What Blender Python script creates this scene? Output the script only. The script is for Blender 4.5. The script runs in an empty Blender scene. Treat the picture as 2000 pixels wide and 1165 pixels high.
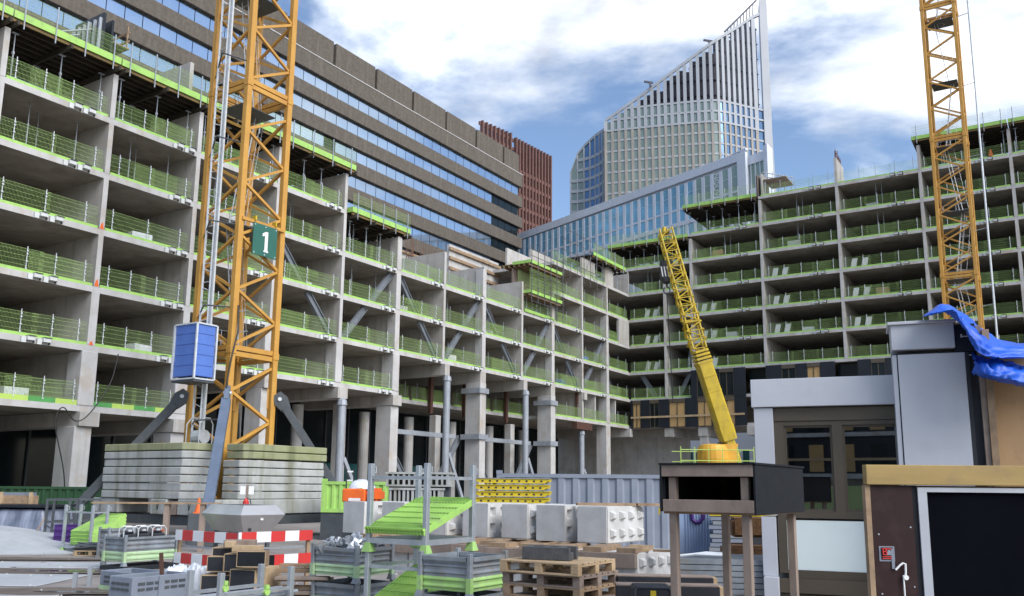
import bpy, bmesh, math, random
from mathutils import Vector, Matrix, noise as mnoise
R = math.radians
rnd = random.Random(7)
sc = bpy.context.scene
col = sc.collection

# ------------------------------------------------------------------ camera
EYE = 2.1
FPX, CY = 1701.6, 653.6            # focal length and principal row in pixels of the 2000 px wide photograph
PITCH, ROLL = R(9.916), R(0.5676)
fw = Vector((0, math.cos(PITCH), math.sin(PITCH)))
r0 = Vector((1, 0, 0)); u0 = r0.cross(fw)
cr = r0 * math.cos(ROLL) + u0 * math.sin(ROLL)
cu = u0 * math.cos(ROLL) - r0 * math.sin(ROLL)
cd = bpy.data.cameras.new('camera'); cam = bpy.data.objects.new('camera', cd); col.objects.link(cam)
cam.matrix_world = Matrix(((cr.x, cu.x, -fw.x, 0), (cr.y, cu.y, -fw.y, 0), (cr.z, cu.z, -fw.z, EYE), (0, 0, 0, 1)))
cd.sensor_width = 36; cd.lens = 36 * FPX / 2000; cd.shift_y = (CY - 582.5) / 2000
cd.clip_start = 0.1; cd.clip_end = 5000
sc.camera = cam

def ray(x, y):
    return fw + cr * ((x - 1000) / FPX) - cu * ((y - CY) / FPX)
def at(x, y, Y):                   # pixel to the point at depth Y metres
    d = ray(x, y); d = d * (Y / d.y); return Vector((d.x, d.y, d.z + EYE))
def gnd(x, y, z=0.0):              # pixel to the point on the level z
    d = ray(x, y); d = d * ((z - EYE) / d.z); return Vector((d.x, d.y, z))
def X(x, Y, y=1000): return at(x, y, Y).x
def Z(y, Y, x=1000): return at(x, y, Y).z

# ------------------------------------------------------------------ sky, sun, exposure
SUN_EL, SUN_AZ = R(42), R(136)       # azimuth clockwise from +Y
wd = bpy.data.worlds.new('World'); sc.world = wd; wd.use_nodes = True
nt = wd.node_tree; nt.nodes.clear()
def wn(t, **k):
    n = nt.nodes.new(t)
    for a, b in k.items(): setattr(n, a, b)
    return n
def wl(a, b): nt.links.new(a, b)
wo = wn('ShaderNodeOutputWorld'); bg = wn('ShaderNodeBackground'); wl(bg.outputs[0], wo.inputs[0])
bg.inputs[1].default_value = 0.07
sky = wn('ShaderNodeTexSky', sky_type='NISHITA', sun_disc=False, sun_elevation=SUN_EL, sun_rotation=SUN_AZ)
sky.air_density = 1.0; sky.dust_density = 1.6; sky.ozone_density = 3.0
tc = wn('ShaderNodeTexCoord')
sep = wn('ShaderNodeSeparateXYZ'); wl(tc.outputs['Generated'], sep.inputs[0])
def wm(op, a, b=None, c=None, clamp=False):
    n = wn('ShaderNodeMath', operation=op, use_clamp=clamp)
    for i, q in enumerate((a, b, c)):
        if q is None: continue
        if isinstance(q, (int, float)): n.inputs[i].default_value = q
        else: wl(q, n.inputs[i])
    return n.outputs[0]
zc = wm('ADD', wm('MAXIMUM', sep.outputs[2], 0.0), 0.16)
cmb = wn('ShaderNodeCombineXYZ')
wl(wm('DIVIDE', sep.outputs[0], zc), cmb.inputs[0]); wl(wm('DIVIDE', sep.outputs[1], zc), cmb.inputs[1])
mp = wn('ShaderNodeMapping'); wl(cmb.outputs[0], mp.inputs[0])
CLOUD_OFF = (30.3, 4.6, 0.0)
mp.inputs['Location'].default_value = CLOUD_OFF
mp.inputs['Scale'].default_value = (1.0, 1.0, 1.0)
n1 = wn('ShaderNodeTexNoise'); n1.inputs['Scale'].default_value = 0.95; n1.inputs['Detail'].default_value = 9; n1.inputs['Roughness'].default_value = 0.56; n1.inputs['Distortion'].default_value = 0.25
wl(mp.outputs[0], n1.inputs['Vector'])
n2 = wn('ShaderNodeTexNoise'); n2.inputs['Scale'].default_value = 3.1; n2.inputs['Detail'].default_value = 10; n2.inputs['Roughness'].default_value = 0.6
wl(mp.outputs[0], n2.inputs['Vector'])
mask = wn('ShaderNodeMapRange'); mask.interpolation_type = 'SMOOTHSTEP'
mask.inputs['From Min'].default_value = 0.495; mask.inputs['From Max'].default_value = 0.66
wl(wm('ADD', wm('MULTIPLY', n1.outputs[0], 0.82), wm('MULTIPLY', n2.outputs[0], 0.18)), mask.inputs['Value'])
# thick cloud is greyer, cloud near the sun is brighter (forward scattering)
sdir = Vector((math.sin(SUN_AZ) * math.cos(SUN_EL), math.cos(SUN_AZ) * math.cos(SUN_EL), math.sin(SUN_EL)))
dot = wn('ShaderNodeVectorMath', operation='DOT_PRODUCT'); wl(tc.outputs['Generated'], dot.inputs[0]); dot.inputs[1].default_value = sdir
glow = wm('POWER', wm('MAXIMUM', dot.outputs['Value'], 0.0), 10.0)
shade = wn('ShaderNodeMapRange'); shade.inputs['From Min'].default_value = 0.40; shade.inputs['From Max'].default_value = 0.66
shade.inputs['To Min'].default_value = 1.30; shade.inputs['To Max'].default_value = 0.48
wl(n2.outputs[0], shade.inputs['Value'])
cb = wm('MULTIPLY', wm('ADD', wm('MULTIPLY', glow, 4.0), 7.8), shade.outputs[0])
cc = wn('ShaderNodeVectorMath', operation='SCALE'); cc.inputs[0].default_value = (0.97, 0.985, 1.0); wl(cb, cc.inputs['Scale'])
mx = wn('ShaderNodeMix', data_type='RGBA'); wl(mask.outputs[0], mx.inputs[0]); wl(sky.outputs[0], mx.inputs[6]); wl(cc.outputs[0], mx.inputs[7])
wl(mx.outputs[2], bg.inputs[0])

sd = bpy.data.lights.new('sun', 'SUN'); sd.energy = 1.15; sd.angle = R(42); sd.color = (1.0, 0.985, 0.96)
so = bpy.data.objects.new('sun', sd); col.objects.link(so); so.rotation_euler = (-sdir).to_track_quat('-Z', 'Y').to_euler()
sc.view_settings.view_transform = 'Standard'; sc.view_settings.look = 'None'; sc.view_settings.gamma = 1.0
sc.view_settings.use_curve_mapping = False; sc.view_settings.exposure = 1.54
sc.cycles.use_denoising = True
sc.cycles.max_bounces = 8; sc.cycles.diffuse_bounces = 4; sc.cycles.transparent_max_bounces = 12

# ------------------------------------------------------------------ mesh builder
class MB:
    def __init__(s): s.v = []; s.f = []; s.m = []
    def add(s, vs, fs, m=0):
        b = len(s.v); s.v += [tuple(p) for p in vs]
        for f in fs: s.f.append(tuple(b + i for i in f)); s.m.append(m)
        return s
    def box(s, x0, x1, y0, y1, z0, z1, m=0):
        return s.add([(x0, y0, z0), (x1, y0, z0), (x1, y1, z0), (x0, y1, z0), (x0, y0, z1), (x1, y0, z1), (x1, y1, z1), (x0, y1, z1)],
              [(0, 3, 2, 1), (4, 5, 6, 7), (0, 1, 5, 4), (1, 2, 6, 5), (2, 3, 7, 6), (3, 0, 4, 7)], m)
    def hexa(s, pts, m=0):             # 4 bottom points then 4 top points, both counterclockwise
        return s.add(pts, [(0, 3, 2, 1), (4, 5, 6, 7), (0, 1, 5, 4), (1, 2, 6, 5), (2, 3, 7, 6), (3, 0, 4, 7)], m)
    def frame(s, p, q, up=(0, 0, 1)):
        p = Vector(p); q = Vector(q); d = (q - p).normalized(); up = Vector(up)
        if abs(d.dot(up)) > 0.98: up = Vector((0, 1, 0)) if abs(d.y) < 0.9 else Vector((1, 0, 0))
        a = d.cross(up).normalized(); b = a.cross(d).normalized(); return p, q, a, b
    def beam(s, p, q, w, h=None, m=0, up=(0, 0, 1)):
        h = w if h is None else h
        p, q, a, b = s.frame(p, q, up); a = a * (w / 2); b = b * (h / 2)
        return s.hexa([p - a - b, p + a - b, p + a + b, p - a + b, q - a - b, q + a - b, q + a + b, q - a + b], m)
    def tube(s, p, q, r, n=6, r2=None, m=0, caps=True):
        r2 = r if r2 is None else r2
        p, q, a, b = s.frame(p, q); vs = []
        for c, rr in ((p, r), (q, r2)):
            for i in range(n):
                t = 2 * math.pi * i / n; vs.append(c + a * (rr * math.cos(t)) + b * (rr * math.sin(t)))
        fs = [(i, (i + 1) % n, n + (i + 1) % n, n + i) for i in range(n)]
        if caps: fs += [tuple(range(n - 1, -1, -1)), tuple(range(n, 2 * n))]
        return s.add(vs, fs, m)
    def path(s, pts, r, n=6, m=0):
        pts = [Vector(p) for p in pts]; vs = []; fs = []; a = None
        for i, p in enumerate(pts):
            d = (pts[min(i + 1, len(pts) - 1)] - pts[max(i - 1, 0)]).normalized()
            if a is None:
                u = Vector((0, 0, 1)) if abs(d.z) < 0.9 else Vector((1, 0, 0)); a = d.cross(u).normalized()
            a = (a - d * a.dot(d)).normalized(); b = d.cross(a)
            for k in range(n):
                t = 2 * math.pi * k / n; vs.append(p + a * (r * math.cos(t)) + b * (r * math.sin(t)))
        for i in range(len(pts) - 1):
            for k in range(n): fs.append((i * n + k, i * n + (k + 1) % n, (i + 1) * n + (k + 1) % n, (i + 1) * n + k))
        fs += [tuple(range(n - 1, -1, -1)), tuple(range((len(pts) - 1) * n, len(pts) * n))]
        return s.add(vs, fs, m)
    def prism(s, pts, ext, m=0):       # planar polygon swept along ext
        pts = [Vector(p) for p in pts]; ext = Vector(ext); n = len(pts)
        vs = pts + [p + ext for p in pts]
        return s.add(vs, [tuple(range(n - 1, -1, -1)), tuple(range(n, 2 * n))] + [(i, (i + 1) % n, n + (i + 1) % n, n + i) for i in range(n)], m)
    def quad(s, a, b, c, d, m=0): return s.add([a, b, c, d], [(0, 1, 2, 3)], m)
    def mesh(s, name, mats, smooth=False, bevel=0.0, seg=1, fix=True):
        me = bpy.data.meshes.new(name); me.from_pydata(s.v, [], s.f)
        if not isinstance(mats, (list, tuple)): mats = [mats]
        for m in mats: me.materials.append(m)
        if len(mats) > 1: me.polygons.foreach_set('material_index', s.m)
        if fix or bevel:
            bm = bmesh.new(); bm.from_mesh(me)
            bmesh.ops.recalc_face_normals(bm, faces=bm.faces)
            if bevel:
                ed = [e for e in bm.edges if len(e.link_faces) == 2 and e.calc_face_angle(0) > 0.5]
                bmesh.ops.bevel(bm, geom=ed, offset=bevel, segments=seg, affect='EDGES', clamp_overlap=True)
            bm.to_mesh(me); bm.free()
        if smooth: me.polygons.foreach_set('use_smooth', [True] * len(me.polygons))
        me.update(); return me

def link(name, me, parent=None, loc=(0, 0, 0), rz=0.0):
    o = bpy.data.objects.new(name, me); col.objects.link(o); o.location = loc; o.rotation_euler = (0, 0, rz)
    if parent: o.parent = parent
    return o
def tag(o, label, cat, group=None, kind=None):
    if label: o['label'] = label
    if cat: o['category'] = cat
    if group: o['group'] = group
    if kind: o['kind'] = kind
    return o
def thing(name, label, cat, loc=(0, 0, 0), rz=0.0, group=None):
    return tag(link(name, None, None, loc, rz), label, cat, group)
def part(name, mb, mats, parent, loc=(0, 0, 0), rz=0.0, **k):
    me = mb if isinstance(mb, bpy.types.Mesh) else mb.mesh(name, mats, **k)
    return link(name, me, parent, loc, rz)
def solo(name, mb, mats, label, cat, loc=(0, 0, 0), rz=0.0, group=None, **k):
    me = mb if isinstance(mb, bpy.types.Mesh) else mb.mesh(name, mats, **k)
    return tag(link(name, me, None, loc, rz), label, cat, group)
def struct(name, mb, mats, **k):
    return tag(link(name, mb.mesh(name, mats, **k)), None, None, None, 'structure')
def clone(o, loc=None, rz=None, label=None, parent=None):
    c = o.copy(); col.objects.link(c); c.parent = parent
    if loc is not None: c.location = loc
    if rz is not None: c.rotation_euler = (0, 0, rz)
    if label: c['label'] = label
    for ch in list(o.children): clone(ch, parent=c)
    return c
ORD = ['lowest', 'first', 'second', 'third', 'fourth', 'fifth', 'sixth', 'seventh', 'eighth', 'ninth', 'tenth', 'eleventh', 'twelfth', 'thirteenth']

# ------------------------------------------------------------------ materials
def mat(name, c1, c2=None, rough=0.7, metal=0.0, scale=1.0, detail=5, streak=0.0, streak_col=None, bump=0.0, bscale=None,
        spot=0.0, spot_col=None, spot_scale=6.0, stretch=(1, 1, 1), spec=0.5, local=False, lo=0.35, hi=0.65, rvar=0.0):
    m = bpy.data.materials.new(name); m.use_nodes = True
    t = m.node_tree; b = t.nodes['Principled BSDF']
    def N(k, **kw):
        n = t.nodes.new(k)
        for a, v in kw.items(): setattr(n, a, v)
        return n
    L = t.links.new
    if local:
        g = N('ShaderNodeTexCoord'); pos = g.outputs['Object']
    else:
        g = N('ShaderNodeNewGeometry'); pos = g.outputs['Position']
    mpn = N('ShaderNodeMapping'); L(pos, mpn.inputs[0]); mpn.inputs['Scale'].default_value = stretch
    c2 = c2 or tuple(x * 0.8 for x in c1)
    nz = N('ShaderNodeTexNoise'); nz.inputs['Scale'].default_value = scale; nz.inputs['Detail'].default_value = detail; nz.inputs['Roughness'].default_value = 0.6
    L(mpn.outputs[0], nz.inputs['Vector'])
    mr = N('ShaderNodeMapRange'); mr.inputs['From Min'].default_value = lo; mr.inputs['From Max'].default_value = hi
    L(nz.outputs[0], mr.inputs['Value'])
    mix = N('ShaderNodeMix', data_type='RGBA'); L(mr.outputs[0], mix.inputs[0])
    mix.inputs[6].default_value = (*c1, 1); mix.inputs[7].default_value = (*c2, 1); out = mix.outputs[2]
    def layer(out, vec_scale, sc_, amt, colr, a, bq):
        mp2 = N('ShaderNodeMapping'); L(pos, mp2.inputs[0]); mp2.inputs['Scale'].default_value = vec_scale
        n_ = N('ShaderNodeTexNoise'); n_.inputs['Scale'].default_value = sc_; n_.inputs['Detail'].default_value = 4
        L(mp2.outputs[0], n_.inputs['Vector'])
        r_ = N('ShaderNodeMapRange'); r_.inputs['From Min'].default_value = a; r_.inputs['From Max'].default_value = bq; r_.inputs['To Max'].default_value = amt
        L(n_.outputs[0], r_.inputs['Value'])
        mm = N('ShaderNodeMix', data_type='RGBA'); L(r_.outputs[0], mm.inputs[0]); L(out, mm.inputs[6]); mm.inputs[7].default_value = (*colr, 1)
        return mm.outputs[2]
    if streak: out = layer(out, (2.2, 2.2, 0.18), 1.0, streak, streak_col or tuple(x * 0.45 for x in c1), 0.5, 0.72)
    if spot: out = layer(out, (1, 1, 1), spot_scale, spot, spot_col or tuple(x * 0.3 for x in c1), 0.56, 0.68)
    L(out, b.inputs['Base Color'])
    b.inputs['Roughness'].default_value = rough; b.inputs['Metallic'].default_value = metal
    b.inputs['Specular IOR Level'].default_value = spec
    if rvar:
        rr = N('ShaderNodeMapRange'); rr.inputs['To Min'].default_value = max(0.02, rough - rvar); rr.inputs['To Max'].default_value = min(1, rough + rvar)
        L(nz.outputs[0], rr.inputs['Value']); L(rr.outputs[0], b.inputs['Roughness'])
    if bump:
        nb = N('ShaderNodeTexNoise'); nb.inputs['Scale'].default_value = bscale or scale * 8; nb.inputs['Detail'].default_value = 6; L(mpn.outputs[0], nb.inputs['Vector'])
        bp = N('ShaderNodeBump'); bp.inputs['Strength'].default_value = bump; bp.inputs['Distance'].default_value = 0.02
        L(nb.outputs[0], bp.inputs['Height']); L(bp.outputs[0], b.inputs['Normal'])
    return m

M = {}
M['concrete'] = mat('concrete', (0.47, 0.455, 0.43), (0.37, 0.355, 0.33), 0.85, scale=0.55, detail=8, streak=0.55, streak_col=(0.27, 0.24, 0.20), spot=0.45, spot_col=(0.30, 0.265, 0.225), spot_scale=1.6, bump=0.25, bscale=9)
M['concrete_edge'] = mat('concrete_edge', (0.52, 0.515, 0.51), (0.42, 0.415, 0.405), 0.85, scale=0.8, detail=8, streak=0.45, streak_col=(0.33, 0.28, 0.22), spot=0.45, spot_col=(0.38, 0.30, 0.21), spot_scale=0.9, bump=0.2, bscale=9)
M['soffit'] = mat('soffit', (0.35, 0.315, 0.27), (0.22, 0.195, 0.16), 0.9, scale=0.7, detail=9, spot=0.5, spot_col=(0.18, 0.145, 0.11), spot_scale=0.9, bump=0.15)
M['block'] = mat('block', (0.62, 0.62, 0.61), (0.48, 0.48, 0.465), 0.9, scale=1.6, detail=8, streak=0.35, streak_col=(0.42, 0.40, 0.37), spot=0.25, spot_col=(0.46, 0.45, 0.43), spot_scale=7, bump=0.3, bscale=30)
M['ballast'] = mat('ballast', (0.43, 0.44, 0.43), (0.33, 0.34, 0.325), 0.9, scale=1.2, detail=8, streak=0.75, streak_col=(0.15, 0.15, 0.09), spot=0.4, spot_col=(0.30, 0.31, 0.25), spot_scale=2.5, bump=0.3, bscale=20)
M['ballast_moss'] = mat('ballast_moss', (0.31, 0.32, 0.20), (0.24, 0.25, 0.13), 0.95, scale=1.3, detail=8, streak=0.8, streak_col=(0.12, 0.13, 0.055), bump=0.4, bscale=20)
M['lime'] = mat('lime', (0.37, 0.62, 0.15), (0.30, 0.53, 0.115), 0.6, scale=2.0, detail=8, streak=.25, streak_col=(.24,.36,.14), spot=0.4, spot_col=(0.27, 0.36, 0.17), spot_scale=4)
M['lime_dark'] = mat('lime_dark', (0.09, 0.33, 0.09), (0.07, 0.27, 0.07), 0.55, scale=2.0)
M['lime_pale'] = mat('lime_pale', (0.44, 0.62, 0.12), (0.40, 0.55, 0.12), 0.55, scale=2.0)
M['mesh_green'] = mat('mesh_green', (0.38, 0.54, 0.20), (0.31, 0.46, 0.16), 0.5, scale=1.2)
M['galv'] = mat('galv', (0.46, 0.49, 0.52), (0.36, 0.39, 0.42), 0.42, 0.55, scale=5, detail=6, spot=0.2, spot_col=(0.27, 0.27, 0.27), spot_scale=9, rvar=0.15)
M['galv_white'] = mat('galv_white', (0.66, 0.69, 0.71), (0.55, 0.58, 0.60), 0.45, 0.3, scale=5)
M['steel_brace'] = mat('steel_brace', (0.34, 0.37, 0.41), (0.28, 0.31, 0.345), 0.55, 0.15, scale=1.5, streak=0.3, spot=0.2, spot_col=(0.20, 0.15, 0.12))
M['crane_yellow'] = mat('crane_yellow', (0.56, 0.30, 0.055), (0.47, 0.24, 0.042), 0.55, scale=0.9, detail=9, streak=0.5, streak_col=(0.40, 0.19, 0.05), spot=0.35, spot_col=(0.42, 0.20, 0.06), spot_scale=5)
M['crane_dark'] = mat('crane_dark', (0.075, 0.085, 0.095), (0.055, 0.063, 0.07), 0.5, 0.1, scale=2, spot=0.3, spot_col=(0.11, 0.11, 0.11), spot_scale=6)
M['crane_blue'] = mat('crane_blue', (0.13, 0.17, 0.24), (0.10, 0.135, 0.19), 0.45, 0.1, scale=2, spot=0.25, spot_col=(0.17, 0.18, 0.2), spot_scale=6)
M['mobile_yellow'] = mat('mobile_yellow', (0.56, 0.40, 0.015), (0.44, 0.31, 0.012), 0.45, scale=1.2, detail=9, streak=0.5, streak_col=(0.27, 0.19, 0.03), spot=.35, spot_col=(.25,.18,.04), spot_scale=2.5)
M['mixer_yellow'] = mat('mixer_yellow', (0.70, 0.38, 0.03), (0.60, 0.31, 0.03), 0.5, scale=2, spot=0.35, spot_col=(0.45, 0.28, 0.10), spot_scale=4)
M['blue_paint'] = mat('blue_paint', (0.085, 0.175, 0.52), (0.07, 0.15, 0.46), 0.5, scale=1.5, spot=0.15, spot_col=(0.13, 0.2, 0.45), spot_scale=8)
M['sign_green'] = mat('sign_green', (0.025, 0.13, 0.095), (0.02, 0.11, 0.08), 0.45, scale=2)
M['white'] = mat('white', (0.78, 0.78, 0.78), (0.70, 0.70, 0.71), 0.55, scale=2)
M['red'] = mat('red', (0.60, 0.035, 0.03), (0.52, 0.03, 0.028), 0.5, scale=3, spot=0.2, spot_col=(0.45, 0.08, 0.07), spot_scale=14)
M['orange'] = mat('orange', (0.80, 0.15, 0.02), (0.70, 0.12, 0.02), 0.55, scale=3, spot=0.2, spot_col=(0.5, 0.15, 0.06))
M['purple'] = mat('purple', (0.07, 0.02, 0.17), (0.05, 0.016, 0.13), 0.5, scale=3)
M['black'] = mat('black', (0.012, 0.014, 0.02), (0.02, 0.022, 0.028), 0.6, scale=3)
M['black_panel'] = mat('black_panel', (0.011, 0.014, 0.021), (0.016, 0.020, 0.028), 0.45, scale=0.8, spec=0.35)
M['rust'] = mat('rust', (0.10, 0.045, 0.03), (0.065, 0.03, 0.022), 0.85, scale=3, detail=8)
M['rebar'] = mat('rebar', (0.17, 0.085, 0.05), (0.11, 0.06, 0.04), 0.85, scale=3)
M['timber'] = mat('timber', (0.38, 0.265, 0.165), (0.25, 0.17, 0.105), 0.85, scale=4.0, detail=9, streak=.3, spot=0.5, spot_col=(0.16, 0.11, 0.075), spot_scale=5, bump=0.15)
M['timber_new'] = mat('timber_new', (0.52, 0.385, 0.235), (0.38, 0.27, 0.155), 0.8, scale=4.0, detail=9, streak=.25, spot=0.45, spot_col=(0.27, 0.185, 0.115), spot_scale=5, bump=0.1)
M['timber_grey'] = mat('timber_grey', (0.30, 0.235, 0.19), (0.215, 0.165, 0.135), 0.85, scale=3.0, detail=7, stretch=(1, 1, 0.5), spot=0.35, spot_col=(0.14, 0.105, 0.085), spot_scale=6, bump=0.2)
M['form_yellow'] = mat('form_yellow', (0.24, 0.165, 0.05), (0.13, 0.09, 0.035), 0.7, scale=1.5, spot=0.35, spot_col=(0.22, 0.15, 0.06), spot_scale=4)
M['plywood'] = mat('plywood', (0.50, 0.335, 0.185), (0.41, 0.265, 0.14), 0.75, scale=1.4, detail=8, stretch=(1, 1, 0.25), spot=0.25, spot_col=(0.26, 0.15, 0.08), spot_scale=5)
M['osb'] = mat('osb', (0.52, 0.34, 0.15), (0.41, 0.26, 0.11), 0.8, scale=14, detail=4)
M['brown_agg'] = mat('brown_agg', (0.130, 0.112, 0.092), (0.094, 0.080, 0.066), 0.95, scale=2.4, detail=10, streak=0.35, streak_col=(0.20, 0.175, 0.145), spot=0.35, spot_col=(0.085, 0.068, 0.052), spot_scale=1.7, bump=0.5, bscale=3)
M['brown_dark'] = mat('brown_dark', (0.03, 0.027, 0.025), (0.02, 0.018, 0.017), 0.7, scale=1)
M['glass_sky'] = mat('glass_sky', (0.50, 0.60, 0.70), (0.40, 0.52, 0.66), 0.06, 0.85, scale=0.12, detail=2)
M['glass_blue'] = mat('glass_blue', (0.27, 0.54, 0.70), (0.19, 0.44, 0.64), 0.18, 0.35, scale=0.10, detail=3)
M['glass_pale'] = mat('glass_pale', (0.30, 0.40, 0.36), (0.24, 0.34, 0.31), 0.25, 0.2, scale=0.10, detail=3)
M['glass_dark'] = mat('glass_dark', (0.008, 0.013, 0.016), (0.014, 0.02, 0.023), 0.10, 0.0, scale=0.4, spec=0.22)
M['void'] = mat('void', (0.002, 0.0024, 0.005), (0.003, 0.0036, 0.0065), 0.85, scale=3, spec=0.04)
M['frame_white'] = mat('frame_white', (0.42, 0.44, 0.48), (0.36, 0.38, 0.42), 0.5, scale=2, streak=.3)
M['glass_teal'] = mat('glass_teal', (0.03, 0.12, 0.12), (0.02, 0.08, 0.085), 0.1, 0.1, scale=0.5)
M['white_panel'] = mat('white_panel', (0.66, 0.70, 0.77), (0.60, 0.64, 0.71), 0.4, 0.1, scale=0.25, detail=3)
M['tower_white'] = mat('tower_white', (0.36, 0.385, 0.42), (0.32, 0.345, 0.38), 0.5, scale=0.15, detail=3)
M['tower_tan'] = mat('tower_tan', (0.33, 0.305, 0.27), (0.28, 0.255, 0.225), 0.6, scale=0.2, detail=3)
M['tower_glass_green'] = mat('tower_glass_green', (0.21, 0.27, 0.24), (0.17, 0.225, 0.215), 0.3, 0.15, scale=0.08, detail=3)
M['tower_glass_blue'] = mat('tower_glass_blue', (0.12, 0.22, 0.38), (0.08, 0.16, 0.30), 0.15, 0.4, scale=0.08, detail=3)
M['tower_steel'] = mat('tower_steel', (0.095, 0.095, 0.12), (0.06, 0.06, 0.08), 0.6, 0.2, scale=0.2)
M['red_stone'] = mat('red_stone', (0.155, 0.078, 0.066), (0.12, 0.06, 0.052), 0.85, scale=0.4, detail=5)
M['container'] = mat('container', (0.25, 0.28, 0.34), (0.21, 0.24, 0.295), 0.5, 0.1, scale=1.2, streak=0.35, streak_col=(0.16, 0.17, 0.2), spot=0.2, spot_col=(0.25, 0.27, 0.3), spot_scale=5)
M['container_pale'] = mat('container_pale', (0.30, 0.39, 0.55), (0.26, 0.34, 0.49), 0.5, 0.1, scale=1.5)
M['plastic_grey'] = mat('plastic_grey', (0.21, 0.24, 0.29), (0.17, 0.195, 0.24), 0.5, scale=3, spot=0.3, spot_col=(0.27, 0.29, 0.32), spot_scale=6)
M['bin_steel'] = mat('bin_steel', (0.31, 0.345, 0.38), (0.20, 0.22, 0.24), 0.5, 0.35, scale=3.2, detail=10, streak=0.6, streak_col=(0.20, 0.185, 0.16), spot=0.5, spot_col=(0.24, 0.20, 0.16), spot_scale=7, rvar=0.15)
M['bin_green'] = mat('bin_green', (0.44, 0.60, 0.36), (0.35, 0.50, 0.28), 0.6, scale=2.2, detail=7, streak=0.5, streak_col=(0.26, 0.30, 0.22), spot=0.35, spot_col=(0.28, 0.32, 0.24), spot_scale=7)
M['bin_green2'] = mat('bin_green2', (0.34, 0.56, 0.17), (0.26, 0.44, 0.13), 0.65, scale=3.2, detail=10, streak=0.6, streak_col=(0.23, 0.27, 0.18), spot=0.55, spot_col=(0.27, 0.33, 0.22), spot_scale=7)
M['stainless'] = mat('stainless', (0.56, 0.55, 0.54), (0.48, 0.47, 0.46), 0.40, 0.75, scale=2, streak=0.3, streak_col=(0.36, 0.35, 0.34), rvar=0.1)
M['mock_grey'] = mat('mock_grey', (0.56, 0.575, 0.615), (0.515, 0.53, 0.57), 0.45, 0.1, scale=0.8, streak=0.12, streak_col=(0.33, 0.335, 0.35), spot=0.1, spot_col=(0.36, 0.375, 0.41), spot_scale=5)
M['mock_frame'] = mat('mock_frame', (0.105, 0.085, 0.062), (0.09, 0.073, 0.053), 0.45, 0.2, scale=1.5)
M['frosted'] = mat('frosted', (0.76, 0.84, 0.82), (0.72, 0.80, 0.78), 0.35, scale=1.5)
M['hut_brown'] = mat('hut_brown', (0.024, 0.0075, 0.0075), (0.018, 0.006, 0.006), 0.6, spec=0.3, scale=2, spot=0.3, spot_col=(0.05, 0.026, 0.024), spot_scale=8)
M['hut_board'] = mat('hut_board', (0.38, 0.265, 0.095), (0.28, 0.19, 0.07), 0.75, scale=2.5, stretch=(0.4, 1, 3), detail=7, spot=0.3, spot_col=(0.2, 0.15, 0.09), spot_scale=5)
M['felt'] = mat('felt', (0.014, 0.016, 0.020), (0.010, 0.012, 0.015), 0.85, spec=0.25, scale=9, bump=0.2)
M['tarp'] = mat('tarp', (0.006, 0.10, 0.60), (0.006, 0.075, 0.48), 0.48, scale=1.6, bump=0.25, bscale=3)
M['ground'] = mat('ground', (0.30, 0.275, 0.255), (0.20, 0.18, 0.165), 0.9, scale=0.35, detail=9, spot=0.45, spot_col=(0.13, 0.11, 0.10), spot_scale=0.9, bump=0.4, bscale=4)
M['paving'] = mat('paving', (0.30, 0.27, 0.25), (0.23, 0.20, 0.185), 0.9, scale=0.6, detail=8)
M['plate'] = mat('plate', (0.43, 0.45, 0.47), (0.36, 0.38, 0.40), 0.7, scale=0.8, detail=7, spot=0.3, spot_col=(0.29, 0.29, 0.29), spot_scale=2.0, bump=0.1)
M['film'] = mat('film', (0.10, 0.12, 0.17), (0.30, 0.33, 0.42), 0.35, scale=1.3, detail=7, stretch=(3, 1, 0.6))
M['white_film'] = mat('white_film', (0.75, 0.78, 0.82), (0.60, 0.64, 0.70), 0.3, scale=5, bump=0.5, bscale=9)
M['green_container'] = mat('green_container', (0.02, 0.075, 0.028), (0.015, 0.06, 0.022), 0.6, scale=1)
M['coir'] = mat('coir', (0.17, 0.085, 0.035), (0.11, 0.055, 0.024), 0.95, scale=12, bump=0.6, bscale=40)
M['grey_block'] = mat('grey_block', (0.085, 0.088, 0.092), (0.062, 0.064, 0.068), 0.9, scale=9, bump=0.4, bscale=40)
M['cable'] = mat('cable', (0.025, 0.022, 0.022), None, 0.6)
M['yellow_table'] = mat('yellow_table', (0.68, 0.52, 0.02), (0.58, 0.43, 0.02), 0.5, scale=2, spot=0.25, spot_col=(0.4, 0.3, 0.05), spot_scale=6)
M['insulation'] = mat('insulation', (0.62, 0.64, 0.64), (0.54, 0.56, 0.56), 0.8, scale=2)
# glass that lets one look through
def glassmat(name, tint, rough=0.02, alpha=0.35):
    m = bpy.data.materials.new(name); m.use_nodes = True; t = m.node_tree; t.nodes.clear()
    o = t.nodes.new('ShaderNodeOutputMaterial'); g = t.nodes.new('ShaderNodeBsdfGlossy'); tr = t.nodes.new('ShaderNodeBsdfTransparent')
    fr = t.nodes.new('ShaderNodeFresnel'); fr.inputs[0].default_value = 1.9; mxs = t.nodes.new('ShaderNodeMixShader')
    tr.inputs[0].default_value = (*tint, 1); g.inputs['Roughness'].default_value = rough
    mul = t.nodes.new('ShaderNodeMath'); mul.operation = 'MULTIPLY_ADD'; mul.inputs[1].default_value = 0.8; mul.inputs[2].default_value = alpha; mul.use_clamp = True
    t.links.new(fr.outputs[0], mul.inputs[0]); t.links.new(mul.outputs[0], mxs.inputs[0]); t.links.new(tr.outputs[0], mxs.inputs[1]); t.links.new(g.outputs[0], mxs.inputs[2]); t.links.new(mxs.outputs[0], o.inputs[0])
    return m
M['pane'] = glassmat('pane', (0.62, 0.68, 0.68), 0.01, 0.28)
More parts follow.
